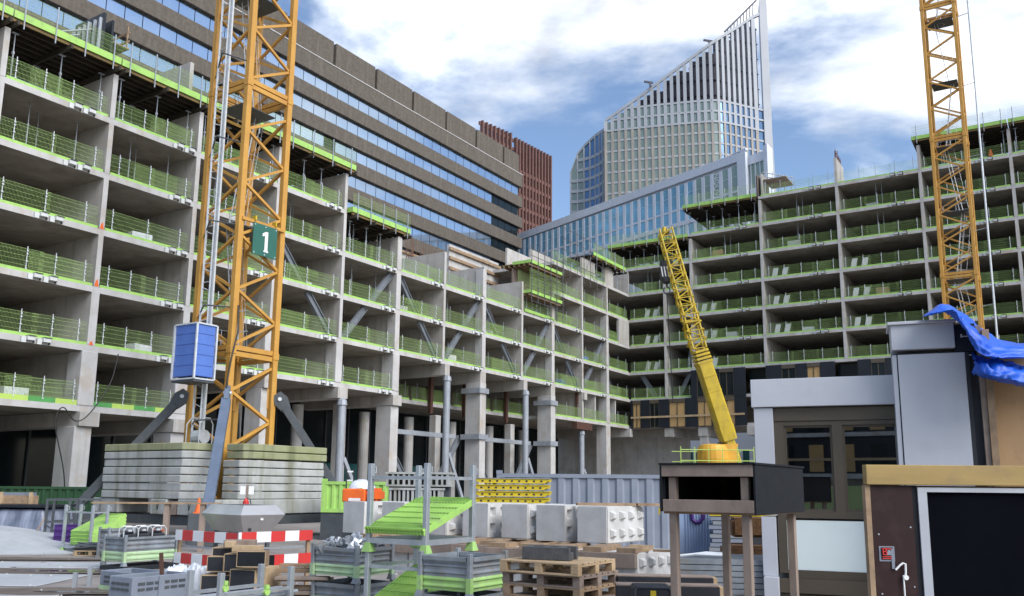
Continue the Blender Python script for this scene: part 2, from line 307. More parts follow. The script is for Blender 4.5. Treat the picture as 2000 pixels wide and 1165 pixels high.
M['form_shaded'] = mat('form_shaded', (0.055, 0.042, 0.026), (0.03, 0.023, 0.016), 0.8, scale=1.5)  # formwork timber with the shade beneath the decks put into its colour
M['brace_steel'] = mat('brace_steel', (0.21, 0.23, 0.26), (0.165, 0.185, 0.21), 0.5, 0.2, scale=1.5, streak=0.3, spot=0.2, spot_col=(0.16, 0.12, 0.10))
M['tube_dark'] = mat('tube_dark', (0.15, 0.155, 0.165), (0.10, 0.10, 0.11), 0.55, 0.3, scale=3)
M['net'] = None
# ------------------------------------------------------------------ ground (one sheet to the horizon) and yard surfaces
gb = MB()
def gz(x, y): return 0.0
gb.quad((-1500, -60, 0), (1500, -60, 0), (1500, 2500, 0), (-1500, 2500, 0))
struct('ground', gb, M['ground'], fix=False)

# ------------------------------------------------------------------ the concrete frame under construction
QX, QY = 13.18, 96.67              # inner corner where the two wings meet
ANG = {'L': R(57.704), 'R': R(-32.296)}
def W(w, x, y, z):                 # wing frame: x along the facade to the viewer's right, y into the building
    a = ANG[w]; c, s = math.cos(a), math.sin(a)
    return Vector((QX + x * c - y * s, QY + x * s + y * c, z))
def lev(k): return 8.65 + 2.99 * k
ST = 0.30                           # slab thickness; lev() is the middle of its edge
def top(k): return lev(k) + ST / 2
def bot(k): return lev(k) - ST / 2
DEPTH = 11.0
B = thing('concrete_building', 'unfinished grey concrete building of open stacked floors round the yard', 'building', (QX, QY, 0))
def fpart(name, mb, mats, w, x=0, y=0, z=0, parent=B, **k):
    p = W(w, x, y, z) - Vector((QX, QY, 0))
    return part(name, mb, mats, parent, p, ANG[w], **k)
S = dict(Y=75.2, Z=69.4, A=63.8, B=58.37, b=52.3, C=46.25, D=40.35, E=34.68, F=29.08, G=22.95, H=17.3, I=11.27, J=5.53, Q=0.0)
T = dict(Q=0.0, K=4.33, L=7.47, M=15.27, N=23.1, O=30.84, P=38.5, S=46.2, U=54)
MC = [M['concrete'], M['concrete_edge'], M['soffit']]

def slab(w, x0, x1, y0, y1, k, notch=()):
    mb = MB(); z0, z1 = bot(k), top(k)
    # edge face is paler cast concrete, mottled underside has shade put into its colour
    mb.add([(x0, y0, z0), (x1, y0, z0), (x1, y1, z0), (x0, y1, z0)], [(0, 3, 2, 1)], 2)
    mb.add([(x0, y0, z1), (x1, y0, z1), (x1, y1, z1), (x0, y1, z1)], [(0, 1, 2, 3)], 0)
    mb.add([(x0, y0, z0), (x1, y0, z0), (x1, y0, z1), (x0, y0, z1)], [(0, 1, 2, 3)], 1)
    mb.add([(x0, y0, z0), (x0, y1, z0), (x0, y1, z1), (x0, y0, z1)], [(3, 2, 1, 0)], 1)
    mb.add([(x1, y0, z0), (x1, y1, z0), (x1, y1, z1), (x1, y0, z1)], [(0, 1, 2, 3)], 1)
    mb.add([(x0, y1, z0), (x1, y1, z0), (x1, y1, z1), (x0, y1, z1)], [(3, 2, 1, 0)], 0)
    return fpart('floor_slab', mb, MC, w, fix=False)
def wall(w, x, k0z, k1z, t=0.27, y0=-0.012, y1=DEPTH, name='party_wall'):
    mb = MB(); a, b_ = x - t / 2, x + t / 2
    mb.box(a, b_, y0, y1, k0z, k1z)
    mb.m = [0, 0, 1, 0, 0, 0]
    return fpart(name, mb, [M['concrete'], M['concrete_edge']], w, fix=False)
def column(w, x, wd_, dp, z0, z1, y=-0.03, rnd_=False):
    mb = MB()
    if rnd_: mb.tube((x, y + dp / 2, z0), (x, y + dp / 2, z1), wd_ / 2, 16)
    else: mb.box(x - wd_ / 2, x + wd_ / 2, y, y + dp, z0, z1)
    return fpart('column', mb, [M['concrete_edge']], w, bevel=0 if rnd_ else 0.03)
def backwall(w, x0, x1, z0, z1, y=DEPTH - 0.3):
    return fpart('back_wall', MB().box(x0, x1, y, y + 0.2, z0, z1), M['concrete'], w, fix=False)

# slabs of the left wing
for k, x0, x1, y0 in [(-1, -75.3, -57.9, 0), (0, -75.3, -39.95, 0), (0, -39.94, -17.2, 3.1), (0, -17.19, -0.01, 0),
                      (1, -75.3, -0.01, 0), (2, -75.3, -0.01, 0), (3, -75.3, -0.01, 0), (4, -75.3, -46.12, 0), (4, -17.45, -0.01, 0), (5, -17.1, -0.01, 0)]:
    slab('L', x0, x1, y0, DEPTH, k)
# slabs of the right wing (its left end laps behind the left wing)
for k, x0, x1 in [(0, -11, 54), (1, -11, 54), (2, -11, 54), (3, -11, 54), (4, -11, 54), (5, -11, 54), (6, -2.4, 54), (7, 7.33, 54), (8, 15.13, 54)]:
    if k <= 5:
        slab('R', 0.0, x1, 0.0, DEPTH, k); slab('R', x0, -0.01, DEPTH * 0 + 0.02, DEPTH, k)
    else: slab('R', x0, x1, 0.0, DEPTH, k)
# party walls: bottom level, top level
LW = dict(Y=(-1, 5), Z=(-1, 5), A=(-1, 5), B=(-1, 5), b=(0, 5), C=(0, 5), D=(0, 4), E=(1, 4), F=(1, 4), G=(1, 4), H=(1, 4), I=(0, 5), J=(0, 5))
for n, (a, b_) in LW.items():
    for k in range(a, b_):
        z1 = bot(k + 1); t = 0.27
        if k <= 0 and n in 'YZABbCDJ': t = 0.42
        if n in 'DFHJ' and 1 <= k <= 3: column('L', -S[n], 0.5, 0.8, top(k), bot(k + 1) if k < 3 else bot(4) - .2, -0.03)
        if n in 'EFG' and k == 3: z1 = 20.5
        if n == 'C' and k == 4: z1 = 23.35
        if n in 'YZABb' and k == 4: z1 = 23.2
        if n == 'D' and k == 3: z1 = 20.3
        wall('L', -S[n], top(k) if not (k in (0,) and n in 'I') else top(k), z1, t, y1=DEPTH - 0.4 if n not in 'EFG' or k < 3 else 8.5)
RW = dict(K=(1, 6), L=(1, 7), M=(2, 8), N=(2, 8), O=(2, 9), P=(2, 9), S=(2, 9))
for n, (a, b_) in RW.items():
    for k in range(a, b_):
        z1 = bot(k + 1)
        if n in 'OPS' and k == 8: z1 = 35.2
        if n == 'L' and k == 6: z1 = 29.2
        if n == 'M' and k == 7: z1 = 32.3
        wall('R', T[n], top(k), z1, 0.27)
    
for k, x0, x1 in [(-1, -75, -58.4), (0, -75, -0.3), (1, -75, -0.3), (2, -75, -0.3), (3, -75, -40.4), (3, -17.3, -0.3), (4, -75, -46.4)]:
    backwall('L', x0, x1, top(k), bot(k + 1))
for k in range(0, 9):
    backwall('R', {6: -2.3, 7: 7.5, 8: 30.9}.get(k, -10.9), 53.9, top(k), bot(k + 1) if k < 8 else 35.2)
wall('R', T['N'], top(8), 35.45, 0.27, y1=3.4, name='upstand_wall')
fpart('corner_wall', MB().box(-2.7, -0.02, -0.02, 0.25, top(3), bot(4)), M['concrete'], 'L')
fpart('corner_wall', MB().box(-5.4, -3.3, 0.3, 0.6, top(5), 26.2), M['concrete'], 'L')
fpart('corner_wall', MB().box(-2.35, -0.02, -0.02, 0.25, top(5), bot(6)), M['concrete'], 'R')
fpart('end_wall', MB().box(-2.38, -2.08, 0.3, DEPTH, top(6), 29.0), M['concrete'], 'R')
fpart('end_wall', MB().box(-17.2, -11.0, 2.6, 2.85, top(5), 25.3), M['concrete'], 'L')
fpart('end_wall', MB().box(-10.9, -8.0, 0.2, 0.45, top(5), 25.6), M['concrete'], 'L')
# the taller core behind the left wing with timber walers
core = fpart('core_wall', MB().box(-24.5, -16.0, 7.2, 7.5, top(3), 24.7), M['concrete_edge'], 'L')
fpart('core_wall', MB().box(-30.5, -24.6, 8.2, 8.5, top(3), 22.9), M['concrete_edge'], 'L')
for z in (22.2, 23.2, 24.1): fpart('waler', MB().box(-24.6, -15.8, 7.0, 7.18, z, z + 0.28), M['timber'], 'L')
for z in (20.9, 21.8, 22.6): fpart('waler', MB().box(-36.0, -24.65, 8.0, 8.18, z, z + 0.22), M['timber'], 'L')
rb = MB()
for i in range(26):
    x = -30.3 + rnd.random() * 6.5; rb.tube((x, 7.7 + rnd.random() * .3, 19), (x + rnd.uniform(-.1, .1), 7.8, 23.4 + rnd.random()), 0.025, 4)
tag(fpart('rebar_starter_bars', rb, M['rebar'], 'L'), None, None, None, 'stuff')

# columns and transverse beams at the foot of the left wing
def xbeam(w, x, wd_, z0, z1, y0=-0.25, y1=DEPTH - 0.5):
    return fpart('beam', MB().box(x - wd_ / 2, x + wd_ / 2, y0, y1, z0, z1), M['concrete'], w, bevel=0.015)
for n in 'YZA':
    column('L', -S[n], 0.9, 1.5, 0, 4.8); xbeam('L', -S[n] + 0.15, 1.05, 4.8, bot(-1)); column('L', -S[n], 0.85, 1.2, top(-1), bot(0), -0.04)
column('L', -S['B'], 0.9, 1.5, 0, 4.8); xbeam('L', -S['B'], 1.0, 4.8, bot(-1)); column('L', -S['B'], 0.8, 1.2, top(-1), bot(0), -0.04)
column('L', -S['b'], 0.9, 1.4, 0, 7.8); xbeam('L', -S['b'], 0.9, 7.8, bot(0)); column('L', -S['b'], 0.8, 1.0, top(0), bot(1), -0.04)
xbeam('L', -S['C'] + 0.25, 0.95, 7.75, bot(0)); column('L', -S['C'], 0.62, 1.0, top(0), bot(1), -0.04)
column('L', -S['D'], 0.85, 1.4, 0, 7.75); xbeam('L', -S['D'], 0.95, 7.75, bot(0)); column('L', -S['D'], 0.72, 1.1, top(0), bot(1), -0.04)
for n in 'EG': xbeam('L', -S[n] + 0.25, 0.62, 10.6, bot(1))
for n in 'FH':
    column('L', -S[n], 0.85, 1.5, 0, 10.6); xbeam('L', -S[n], 0.8, 10.6, bot(1), 0.0)
    for z in (9.7, 5.9): fpart('collar', MB().box(-S[n] - 0.75, -S[n] + 0.62, -0.18, 1.7, z, z + 0.42), M['steel_brace'], 'L')
xbeam('L', -S['I'] + 0.2, 0.6, 10.75, bot(1)); column('L', -S['J'], 0.95, 1.2, 0, bot(0)); column('L', -S['J'], 0.75, 1.0, top(0), bot(1), -0.04)
xbeam('L', -0.35, 0.7, 7.6, bot(0), -0.3)
fpart('partition', MB().box(-10.9, -9.0, 1.6, 1.75, top(0), bot(1)), M['insulation'], 'L')
fpart('partition', MB().box(-8.1, -7.9, 0.25, 4, top(0), bot(1)), M['concrete_edge'], 'L')
fpart('partition', MB().box(-3.3, -3.1, 0.25, 4, top(0), bot(1)), M['concrete_edge'], 'L')
# second row of columns, deep beams, dark glazing of the ground floor
for x in (-72, -66.5, -61, -55.5, -50, -44.5, -37.5, -32, -26, -20, -14, -8): column('L', x, 0.8, 0.8, 0, 7.7 if x > -58 else 4.9, 5.0, True)
for x in (-42.0, -36.2, -30.6, -24.3, -19): column('L', x, 0.7, 0.7, 0, 7.9, 3.4)
for x0, x1, z1 in ((-75, -58, 5.4), (-57.9, -0.2, 8.4)):
    fpart('glass_wall', MB().box(x0, x1, 9.0, 9.08, 0.0, z1), M['glass_dark'], 'L')
for i in range(29): fpart('mullion', MB().box(-74.5 + i * 2.6, -74.4 + i * 2.6, 8.86, 8.99, 0, 5.3 if i < 7 else 8.3), M['crane_dark'], 'L')
for x0, x1 in ((-39, -24),): fpart('glass_wall', MB().box(x0, x1, 8.6, 8.68, 0.0, 3.8), M['glass_teal'], 'L')
# steel columns (temporary), their caps and raking shores
def steel_post(w, x, y, z1, rake=True):
    t = thing('steel_shore', None, 'steel column', W(w, x, y, 0), ANG[w], 'round steel shores under the left wing')
    part('shaft', MB().tube((0, 0, 0), (0, 0, z1 - 0.45), 0.27, 16), M['steel_brace'], t, smooth=False)
    part('head', MB().tube((0, 0, z1 - 0.45), (0, 0, z1 - 0.12), 0.36, 8, 0.30).tube((0, 0, z1 - 0.12), (0, 0, z1), 0.30, 8, 0.12), M['steel_brace'], t)
    if rake: part('rake', MB().beam((0.25, -0.1, min(4.6, z1 * .5)), (2.1, -0.6, 0.0), 0.22, 0.22), M['steel_brace'], t)
    return t
for n, dx, z1, lab in (('C', 0.35, 7.75, 'round grey steel shore with rake beside the right ballast stack'), ('E', 0.55, 10.6, 'tall round steel shore right of the broad square column behind the lime panel rack'),
                       ('G', 0.55, 10.6, 'round grey steel shore behind the stack of yellow tables'), ('I', 0.3, 7.75, 'short round steel shore under a rusty beam above grey container')):
    steel_post('L', -S[n] - dx * 0 + 0.1, -0.35 if n != 'I' else 0.2, z1)['label'] = lab
fpart('steel_beam', MB().box(-12.9, -9.6, -0.2, 0.3, 7.76, 8.45), M['rust'], 'L')
for x in (-38.7, -32.4, -27.6, -21.0): fpart('steel_post', MB().box(x - 0.16, x + 0.16, 2.75, 3.05, 7.9, 10.9), M['rust'], 'L')
fpart('steel_post', MB().box(-11.6, -11.3, 0.4, 0.7, top(0), bot(1)), M['rust'], 'L')
# diagonal steel braces (two storeys high, behind the slab edges) and V braces at the ground
def brace(w, x0, z0, x1, z1, y=0.36, wd_=0.44):
    mb = MB(); d = Vector((x1 - x0, 0, z1 - z0)).normalized(); n = Vector((-d.z, 0, d.x)) * (wd_ / 2)
    a, b_ = Vector((x0, y, z0)), Vector((x1, y, z1))
    mb.prism([a - n, b_ - n, b_ + n, a + n], (0, 0.10, 0)); e = n * 0.78
    mb.prism([a - n, b_ - n, b_ - e, a - e], (0, -0.12, 0)); mb.prism([a + e, b_ + e, b_ + n, a + n], (0, -0.12, 0))
    return fpart('brace', mb, M['brace_steel'], w)
seq = 'bCDEFGHIJ'
for i in range(8):
    xa, xb = -S[seq[i]], -S[seq[i + 1]]
    for k in (1, 2):               # one bar per storey, broken by the slab
        f0, f1 = (k - 1) / 2 + 0.03, (k - 1) / 2 + 0.47
        za, zb = top(k) + 0.02, bot(k + 1) - 0.02
        if i % 2 == 0: brace('L', xb - 0.3 - (xb - xa - 0.6) * f0, za, xb - 0.3 - (xb - xa - 0.6) * f1, zb)
        else: brace('L', xa + 0.3 + (xb - xa - 0.6) * f0, za, xa + 0.3 + (xb - xa - 0.6) * f1, zb)
brace('L', -1.2, top(1), -3.8, bot(2), 1.2); brace('R', 1.2, bot(2) , 2.9, top(1), 0.8, 0.5)
brace('R', 5.5, top(1), 6.9, bot(2), 0.7, 0.45); brace('R', 6.7, top(2), 7.2, bot(3), 0.7, 0.45)
for x0, x1 in ((-39.5, -34.5), (-29.6, -34.2), (-28.3, -23.4), (-18.0, -22.6)): brace('L', x0, 6.1, x1, 0.2, 2.0, 0.5)
for x0, x1 in ((-39.8, -30.2), (-28.4, -18.2)): fpart('tie_beam', MB().box(x0, x1, 1.9, 2.2, 5.95, 6.3), M['steel_brace'], 'L')
# right wing foot: wall, columns, beams, lobby windows
fpart('ground_wall', MB().box(-12.5, 5.6, 3.2, 3.5, 0, bot(0)), M['concrete'], 'R')
fpart('ground_wall', MB().box(17.5, 54, 6.4, 6.7, 0, bot(0)), M['concrete'], 'R')
for x in (4.6, 8.4, 13.6, 21.5, 29.3): xbeam('R', x, 1.0, 7.55, bot(0), -0.2, 8)
for x in (8.4, 15.8, 23.6): column('R', x, 0.9, 0.9, 0, 7.55, 0.0)
# balcony anchors: pale nibs on the slab edge with a black slot, two together
nb = MB()
for q in (0, 0.75):
    nb.box(q, q + 0.34, -0.24, 0.0, -0.02, 0.17, 0); nb.box(q + 0.02, q + 0.40, -0.28, 0.0, 0.172, 0.200, 1); nb.box(q + 0.35, q + 0.42, -0.06, -0.002, -0.10, 0.14, 1); nb.box(q - 0.24, q - 0.02, -0.13, 0.0, -0.15, 0.12, 0)
NIB = nb.mesh('balcony_anchor', [M['insulation'], M['black']])
LSEQ = ['Y', 'Z', 'A', 'B', 'b', 'C', 'D', 'E', 'F', 'G', 'H', 'I', 'J', 'Q']
LHI = dict(zip(LSEQ, (4, 4, 4, 4, 4, 4, 3, 3, 3, 3, 3, 3, 3)))
for i in range(13):
    a, b_ = LSEQ[i], LSEQ[i + 1]; xa, xb = -S[a], -S[b_]
    for k in range(0, LHI[a] + 1):
        if k == 0 and a in 'DEFGH': continue
        fx = 0.72 if i not in (1,) or k % 2 else 0.38
        if a == 'Z': fx = 0.42 if k < 3 else 0.62
        if k == 0 and i > 9: continue
        if i == 12: continue
        fpart('balcony_anchor', NIB, None, 'L', xa + (xb - xa) * fx, 0, lev(k) - 0.02)
RSEQ = ['Q', 'K', 'L', 'M', 'N', 'O', 'P', 'S']
for i in range(2, 7):
    xa, xb = T[RSEQ[i]], T[RSEQ[i + 1]]
    for k in range(3, 9):
        if RSEQ[i] == 'L' and k > 7: continue
        fpart('balcony_anchor', NIB, None, 'R', xa + (xb - xa) * 0.66, 0, lev(k) - 0.02)

# ------------------------------------------------------------------ green guard rails, one per bay and floor
PANEL = {}
def mesh_panel(wd_):
    key = round(wd_, 1)
    if key in PANEL: return PANEL[key]
    mb = MB(); h = 1.08; n = int(key / 0.062); r = 0.0028
    for i in range(n + 1):
        x = i * key / n; mb.add([(x - r, 0, 0.02), (x + r, 0, 0.02), (x + r, 0, h), (x - r, 0, h), (x - r, .008, .02), (x + r, .008, .02), (x + r, .008, h), (x - r, .008, h)], [(0, 1, 2, 3), (1, 5, 6, 2), (5, 4, 7, 6), (4, 0, 3, 7)])
    for z in (0.02, 0.25, 0.48, 0.70, 0.92, h - 0.01):
        mb.box(0, key, -0.007, 0.0, z, z + 0.009)
    PANEL[key] = mb.mesh('mesh_panel', M['mesh_green'], fix=False); return PANEL[key]
TOE = {}
def toe_board(wd_, m='lime'):
    key = (round(wd_, 1), m)
    if key not in TOE:
        if m == 'banded':
            mb = MB(); n = 4
            for i in range(n): mb.box(key[0] * i / n, key[0] * (i + 1) / n, -0.03, 0.0, 0.0, 0.24, i % 2)
            TOE[key] = mb.mesh('toe_board', [M['lime_dark'], M['lime_pale']])
        else: TOE[key] = MB().box(0, key[0], -0.03, 0.0, 0.0, 0.145).mesh('toe_board', M[m])
    return TOE[key]
pb = MB(); pb.tube((0, 0, -0.05), (0, 0, 1.25), 0.024, 6)
for z in (0.15, 0.5, 0.85, 1.0): pb.box(-0.05, 0.03, -0.06, -0.02, z, z + 0.06)
POST = pb.mesh('post', M['galv_white'])
pb = MB().tube((0, 0, -0.1), (0, 0, 1.45), 0.022, 6); POST2 = pb.mesh('post', M['galv'])
def guard(w, xa, xb, z, label, group, y=0.10, npost=3, banded=False, posts=POST, panels=True, twin=True):
    t = thing('guard_rail', label, 'guard rail', W(w, xa, y, z), ANG[w], group); L_ = xb - xa
    part('toe_board', toe_board(L_, 'banded' if banded else 'lime'), None, t, (0, -0.03, 0.005))
    n = 2 if L_ < 6.5 else 3; pw = L_ / n + 0.12
    off = rnd.uniform(-0.1, 0.1)
    if panels:
        for i in range(n):
            o = part('mesh_panel', mesh_panel(pw), None, t, (max(0, min(L_ - pw, i * L_ / n - 0.06)), 0.02 + 0.02 * (i % 2), 0.03 + rnd.uniform(0, .05))); o.rotation_euler = (rnd.uniform(-.05, .05), rnd.uniform(-.012, .012), 0)
        if twin and rnd.random() < .45:  # a second panel leaning against the first, as on many floors
            q = rnd.uniform(0, L_ - pw); part('mesh_panel', mesh_panel(pw), None, t, (q, 0.10, 0.02))
    for i in range(npost):
        part('post', posts, None, t, (L_ * (i + 0.25 + rnd.uniform(-.08, .08)) / max(1, npost - 0.45), -0.015, 0))
    return t
for i in range(13):
    a, b_ = LSEQ[i], LSEQ[i + 1]; xa, xb = -S[a] + 0.2, -S[b_] - 0.2
    bay = 13 - i
    ks = {'Y': range(-1, 5), 'Z': range(-1, 5), 'A': range(-1, 5), 'B': range(0, 5), 'b': range(0, 5), 'C': range(0, 4)}.get(a, range(1, 4))
    for k in ks:
        guard('L', xa, xb, top(k), f'green mesh guard rail, {ORD[k + 1]} floor of left wing, {ORD[bay]} bay from inner corner', 'guard rails of the left wing', banded=(k == -1), npost=3 if i > 6 or rnd.random() < .4 else 4, posts=POST if i < 7 else POST2)
    if a in 'DEFGHIJ':
        yy = 3.2 if a in 'DEFG' else 0.1
        guard('L', xa, xb, top(0), f'green mesh guard rail, first floor of left wing, {ORD[bay]} bay from inner corner', 'guard rails of the left wing', y=yy, posts=POST2)
    if a in 'HIJ':
        guard('L', xa, xb, top(4), f'green mesh guard rail, fifth floor of left wing, {ORD[bay]} bay from inner corner', 'guard rails of the left wing', posts=POST2)
    if a in 'HI':
        guard('L', xa, xb, top(5), f'green mesh guard rail, topmost floor of left wing, {ORD[bay]} bay from inner corner', 'guard rails of the left wing', posts=POST2, y=0.15)
for i in range(7):
    a, b_ = RSEQ[i], RSEQ[i + 1]; xa, xb = T[a] + 0.16, T[b_] - 0.16
    hi = {'Q': 6, 'K': 6, 'L': 7, 'M': 8, 'N': 8, 'O': 8, 'P': 8}[a]
    for k in range(1 if a in 'QK' else 2, hi + 1):
        if k == 6 and a == 'Q': xa0 = -2.2
        else: xa0 = xa
        guard('R', xa0, xb, top(k), f'green mesh guard rail, {ORD[k + 1]} floor of right wing, {ORD[i + 1]} bay from inner corner', 'guard rails of the right wing', npost=5 if xb - xa > 5 else 3, posts=POST2 if k == 8 and a in 'MN' else POST, twin=not (k == 8 and a in 'MN'))
# telescopic props standing on the floors
pm = MB(); pm.tube((0, 0, 0), (0, 0, 1.6), 0.035, 6); pm.tube((0, 0, 1.6), (0, 0, 2.68), 0.026, 6); pm.box(-.09, .09, -.09, .09, 0, .012); pm.box(-.09, .09, -.09, .09, 2.67, 2.685); pm.tube((0, 0, 1.52), (0, 0, 1.64), 0.06, 6)
PROP = pm.mesh('floor_prop', M['galv'])
PGL = 'loose steel props on the left wing'; PGR = 'loose steel props on the right wing'
for i in range(1, 12):
    a, b_ = LSEQ[i], LSEQ[i + 1]; xa, xb = -S[a], -S[b_]
    for k in ((3,) if a in 'ZAB' else (2, 3) if a in 'bC' else (2,)):
        for j, f in enumerate((0.36, 0.52, 0.8)[: 2 if a not in 'ZAC' else 3]):
            solo('floor_prop', PROP, None, f'steel prop {("at the left", "in the middle", "at the right")[j]}, {ORD[k+1]} floor of left wing, {ORD[13-i]} bay from corner', 'prop', W('L', xa + (xb - xa) * f, 1.2 + 0.8 * (j % 2), top(k)), ANG['L'], PGL)
for i in range(0, 6):
    a, b_ = RSEQ[i], RSEQ[i + 1]; xa, xb = T[a], T[b_]
    for k in ((6, 7) if a in 'MN' else (5,) if a in 'Q' else (6,) if a == 'L' else ()):
        for j, f in enumerate((0.46, 0.52)):
            solo('floor_prop', PROP, None, f'{("left", "right")[j]} one of two thin steel props, {ORD[k+1]} floor of right wing, {ORD[i+1]} bay from corner', 'prop', W('R', xa + (xb - xa) * f, 1.0 + 0.5 * j, top(k)), ANG['R'], PGR)
# pale boards leaning in pairs on the right wing
lb = MB().hexa([(0, 0, 0), (0.5, 0, 0), (0.5, 0.12, 0), (0, 0.12, 0), (0.16, 0.3, 1.15), (0.66, 0.3, 1.15), (0.66, 0.42, 1.15), (0.16, 0.42, 1.15)])
LB = lb.mesh('leaning_board', M['insulation'])
for i, ks in ((0, (2, 3, 4)), (2, (2, 3, 4)), (3, (3, 4, 5)), (4, (3, 4, 5))):
    for k in ks:
        x = T[RSEQ[i]] + (0.8 if i else 1.6)
        for j in range(2):
            o = solo('leaning_board', LB, None, f'{("left", "right")[j]} pale board leaning behind rail, {ORD[k+1]} floor of right wing, {ORD[i+1]} bay from corner', 'board', W('R', x + j * 1.0, 0.5, top(k)), ANG['R'], 'pale boards leaning on the right wing')
            if j: o.scale = (1.05, 1, 0.97)

# materials stored behind the rails
PALW = MB().box(0, 1.2, 0, .8, 0, .14).mesh('pallet', M['timber'])
LOAD = [MB().box(.03, 1.17, .03, .77, .142, .142 + h_).mesh('load', M[m_], bevel=.02) for h_, m_ in ((.75, 'insulation'), (.55, 'white_film'), (.9, 'plywood'), (.4, 'grey_block'), (.65, 'blue_paint'))]
LN = ('pale boards', 'white wrapped goods', 'plywood sheets', 'dark blocks', 'blue wrapped goods')
rs = random.Random(21)
for w, seq, ss, lst in (('L', LSEQ, -1, [(1, -1), (2, 0), (2, 2), (3, 1), (4, 2), (5, 1), (5, 3), (6, 2), (7, 1), (7, 3), (8, 2), (9, 3), (10, 1), (11, 2)]), ('R', RSEQ, 1, [(0, 3), (2, 5), (2, 3), (3, 3), (3, 6), (4, 4), (4, 7), (5, 5), (5, 7), (5, 4), (6, 6), (6, 4), (2, 6)])):
    for i, k in lst:
        xa, xb = (ss * (S if w == 'L' else T)[seq[i]], ss * (S if w == 'L' else T)[seq[i + 1]]); q = rs.randrange(5); f = rs.uniform(.25, .6)
        bay_ = ORD[13 - i] if w == 'L' else ORD[i + 1]
        t = thing('pallet_load', f'pallet of {LN[q]}, {ORD[k + 1]} floor of {"left" if w == "L" else "right"} wing, {bay_} bay from corner', 'pallet load', W(w, xa + (xb - xa) * f, .7 + rs.random(), top(k) + .002), ANG[w] + R(rs.uniform(-8, 8)), 'pallet loads on the floors')
        part('pallet', PALW, None, t); part('load', LOAD[q], None, t)

# ------------------------------------------------------------------ slab formwork decks with props and guard posts
JOIST = {}
def deck(w, x0, x1, z, label, y0=-0.35, y1=6.0, hp=2.55, posts=5, left_side=False, proprows=2, netting=True):
    t = thing('formwork_deck', label, 'formwork', W(w, x0, 0, z), ANG[w], 'slab formwork on top of the frame'); L_ = x1 - x0
    part('plywood_deck', MB().box(0, L_, y0, y1, -0.06, 0.0), M['form_shaded'], t)
    nj = int((y1 - y0) / 0.55); jm = JOIST.setdefault(('j', round(L_, 1)), MB().box(0, L_, -0.05, 0.05, -0.27, -0.065).mesh('joist', M['form_shaded'])); jm0 = JOIST.setdefault(('j0', round(L_, 1)), MB().box(0, L_, -0.05, 0.05, -0.27, -0.065).mesh('joist', M['form_yellow']))
    for i in range(nj): part('joist', jm if i else jm0, None, t, (0, y0 + 0.08 + i * 0.55, 0))
    nbm = max(2, int(L_ / 1.9)); bmh = JOIST.setdefault(('b', round(y1 - y0, 1)), MB().box(-0.06, 0.06, y0 - 0.25, y1, -0.50, -0.275).mesh('bearer', M['form_shaded']))
    for i in range(nbm + 1): part('bearer', bmh, None, t, (0.15 + i * (L_ - 0.3) / nbm, 0, 0))
    eb = MB().box(0, L_, y0 - 0.06, y0 - 0.005, -0.10, 0.26); part('edge_board', eb, M['lime'], t)
    if left_side: part('edge_board', MB().box(-0.06, -0.005, y0 - 0.06, y1, -0.10, 0.26), M['lime'], t)
    gp = JOIST.setdefault(('gp',), MB().tube((0, 0, -0.55), (0, 0, 1.35), 0.035, 6).mesh('guard_post', M['galv']))
    for i in range(posts): part('guard_post', gp, None, t, (L_ * (i + 0.3) / (posts - 0.4), y0 - 0.10, 0))
    if netting:
        n = 2; pw = L_ / n
        for i in range(n): part('mesh_panel', mesh_panel(pw), None, t, (i * pw, y0 - 0.02, 0.18))
    pp = JOIST.setdefault(('p', hp), MB().tube((0, 0, -0.5 - hp), (0, 0, -1.5), 0.04, 6).tube((0, 0, -1.5), (0, 0, -0.505), 0.03, 6).box(-.16, .16, -.08, .08, -0.53, -0.503).tube((0, 0, -1.58), (0, 0, -1.45), 0.07, 6).mesh('prop', M['galv']))
    for r_ in range(proprows):
        for i in range(max(3, int(L_ / 1.45))):
            part('prop', pp, None, t, (0.5 + i * (L_ - 0.9) / (max(3, int(L_ / 1.45)) - 1) + 0.1 * (i % 2), 0.35 + r_ * 2.3 + 0.15 * ((i * 7) % 3), 0))
    return t
hL = 23.75 - 0.5 - top(4)
for a, b_, lab in (('Y', 'Z', 'slab formwork deck at the top left corner of the picture'), ('Z', 'A', 'slab formwork deck carrying the upright wall form, left wing'), ('A', 'B', 'slab formwork deck with lime edge, just left of the yellow crane mast'),
                   ('B', 'b', 'slab formwork deck behind the yellow crane mast'), ('b', 'C', 'slab formwork deck right of the yellow mast, ending at the brown office')):
    deck('L', -S[a] + 0.03, -S[b_] + (0.45 if b_ == 'C' else -0.03), 23.75, lab, hp=round(hL, 2), posts=4)
deck('L', -S['C'] + 0.35, -S['D'] + 0.7, 20.75, 'lower slab formwork deck one step down from the crane, left wing', hp=round(20.75 - .5 - top(3), 2), posts=5, left_side=True)
deck('R', -2.3, 7.35, 29.45, 'slab formwork deck behind the mobile crane jib tip', hp=round(29.45 - .5 - top(6), 2), posts=7, left_side=True, y1=8)
deck('R', 6.9, 15.0, 32.75, 'slab formwork deck in front of the white glass building', hp=round(32.75 - .5 - top(7), 2), posts=6, left_side=True, y1=8)
deck('R', 30.4, 38.45, 35.75, 'high slab formwork deck behind the right hand yellow mast', hp=round(35.75 - .5 - top(8), 2), posts=6, left_side=True, y1=8)
deck('R', 38.55, 46.2, 35.75, 'high slab formwork deck at the right edge of the picture', hp=round(35.75 - .5 - top(8), 2), posts=6, y1=8)
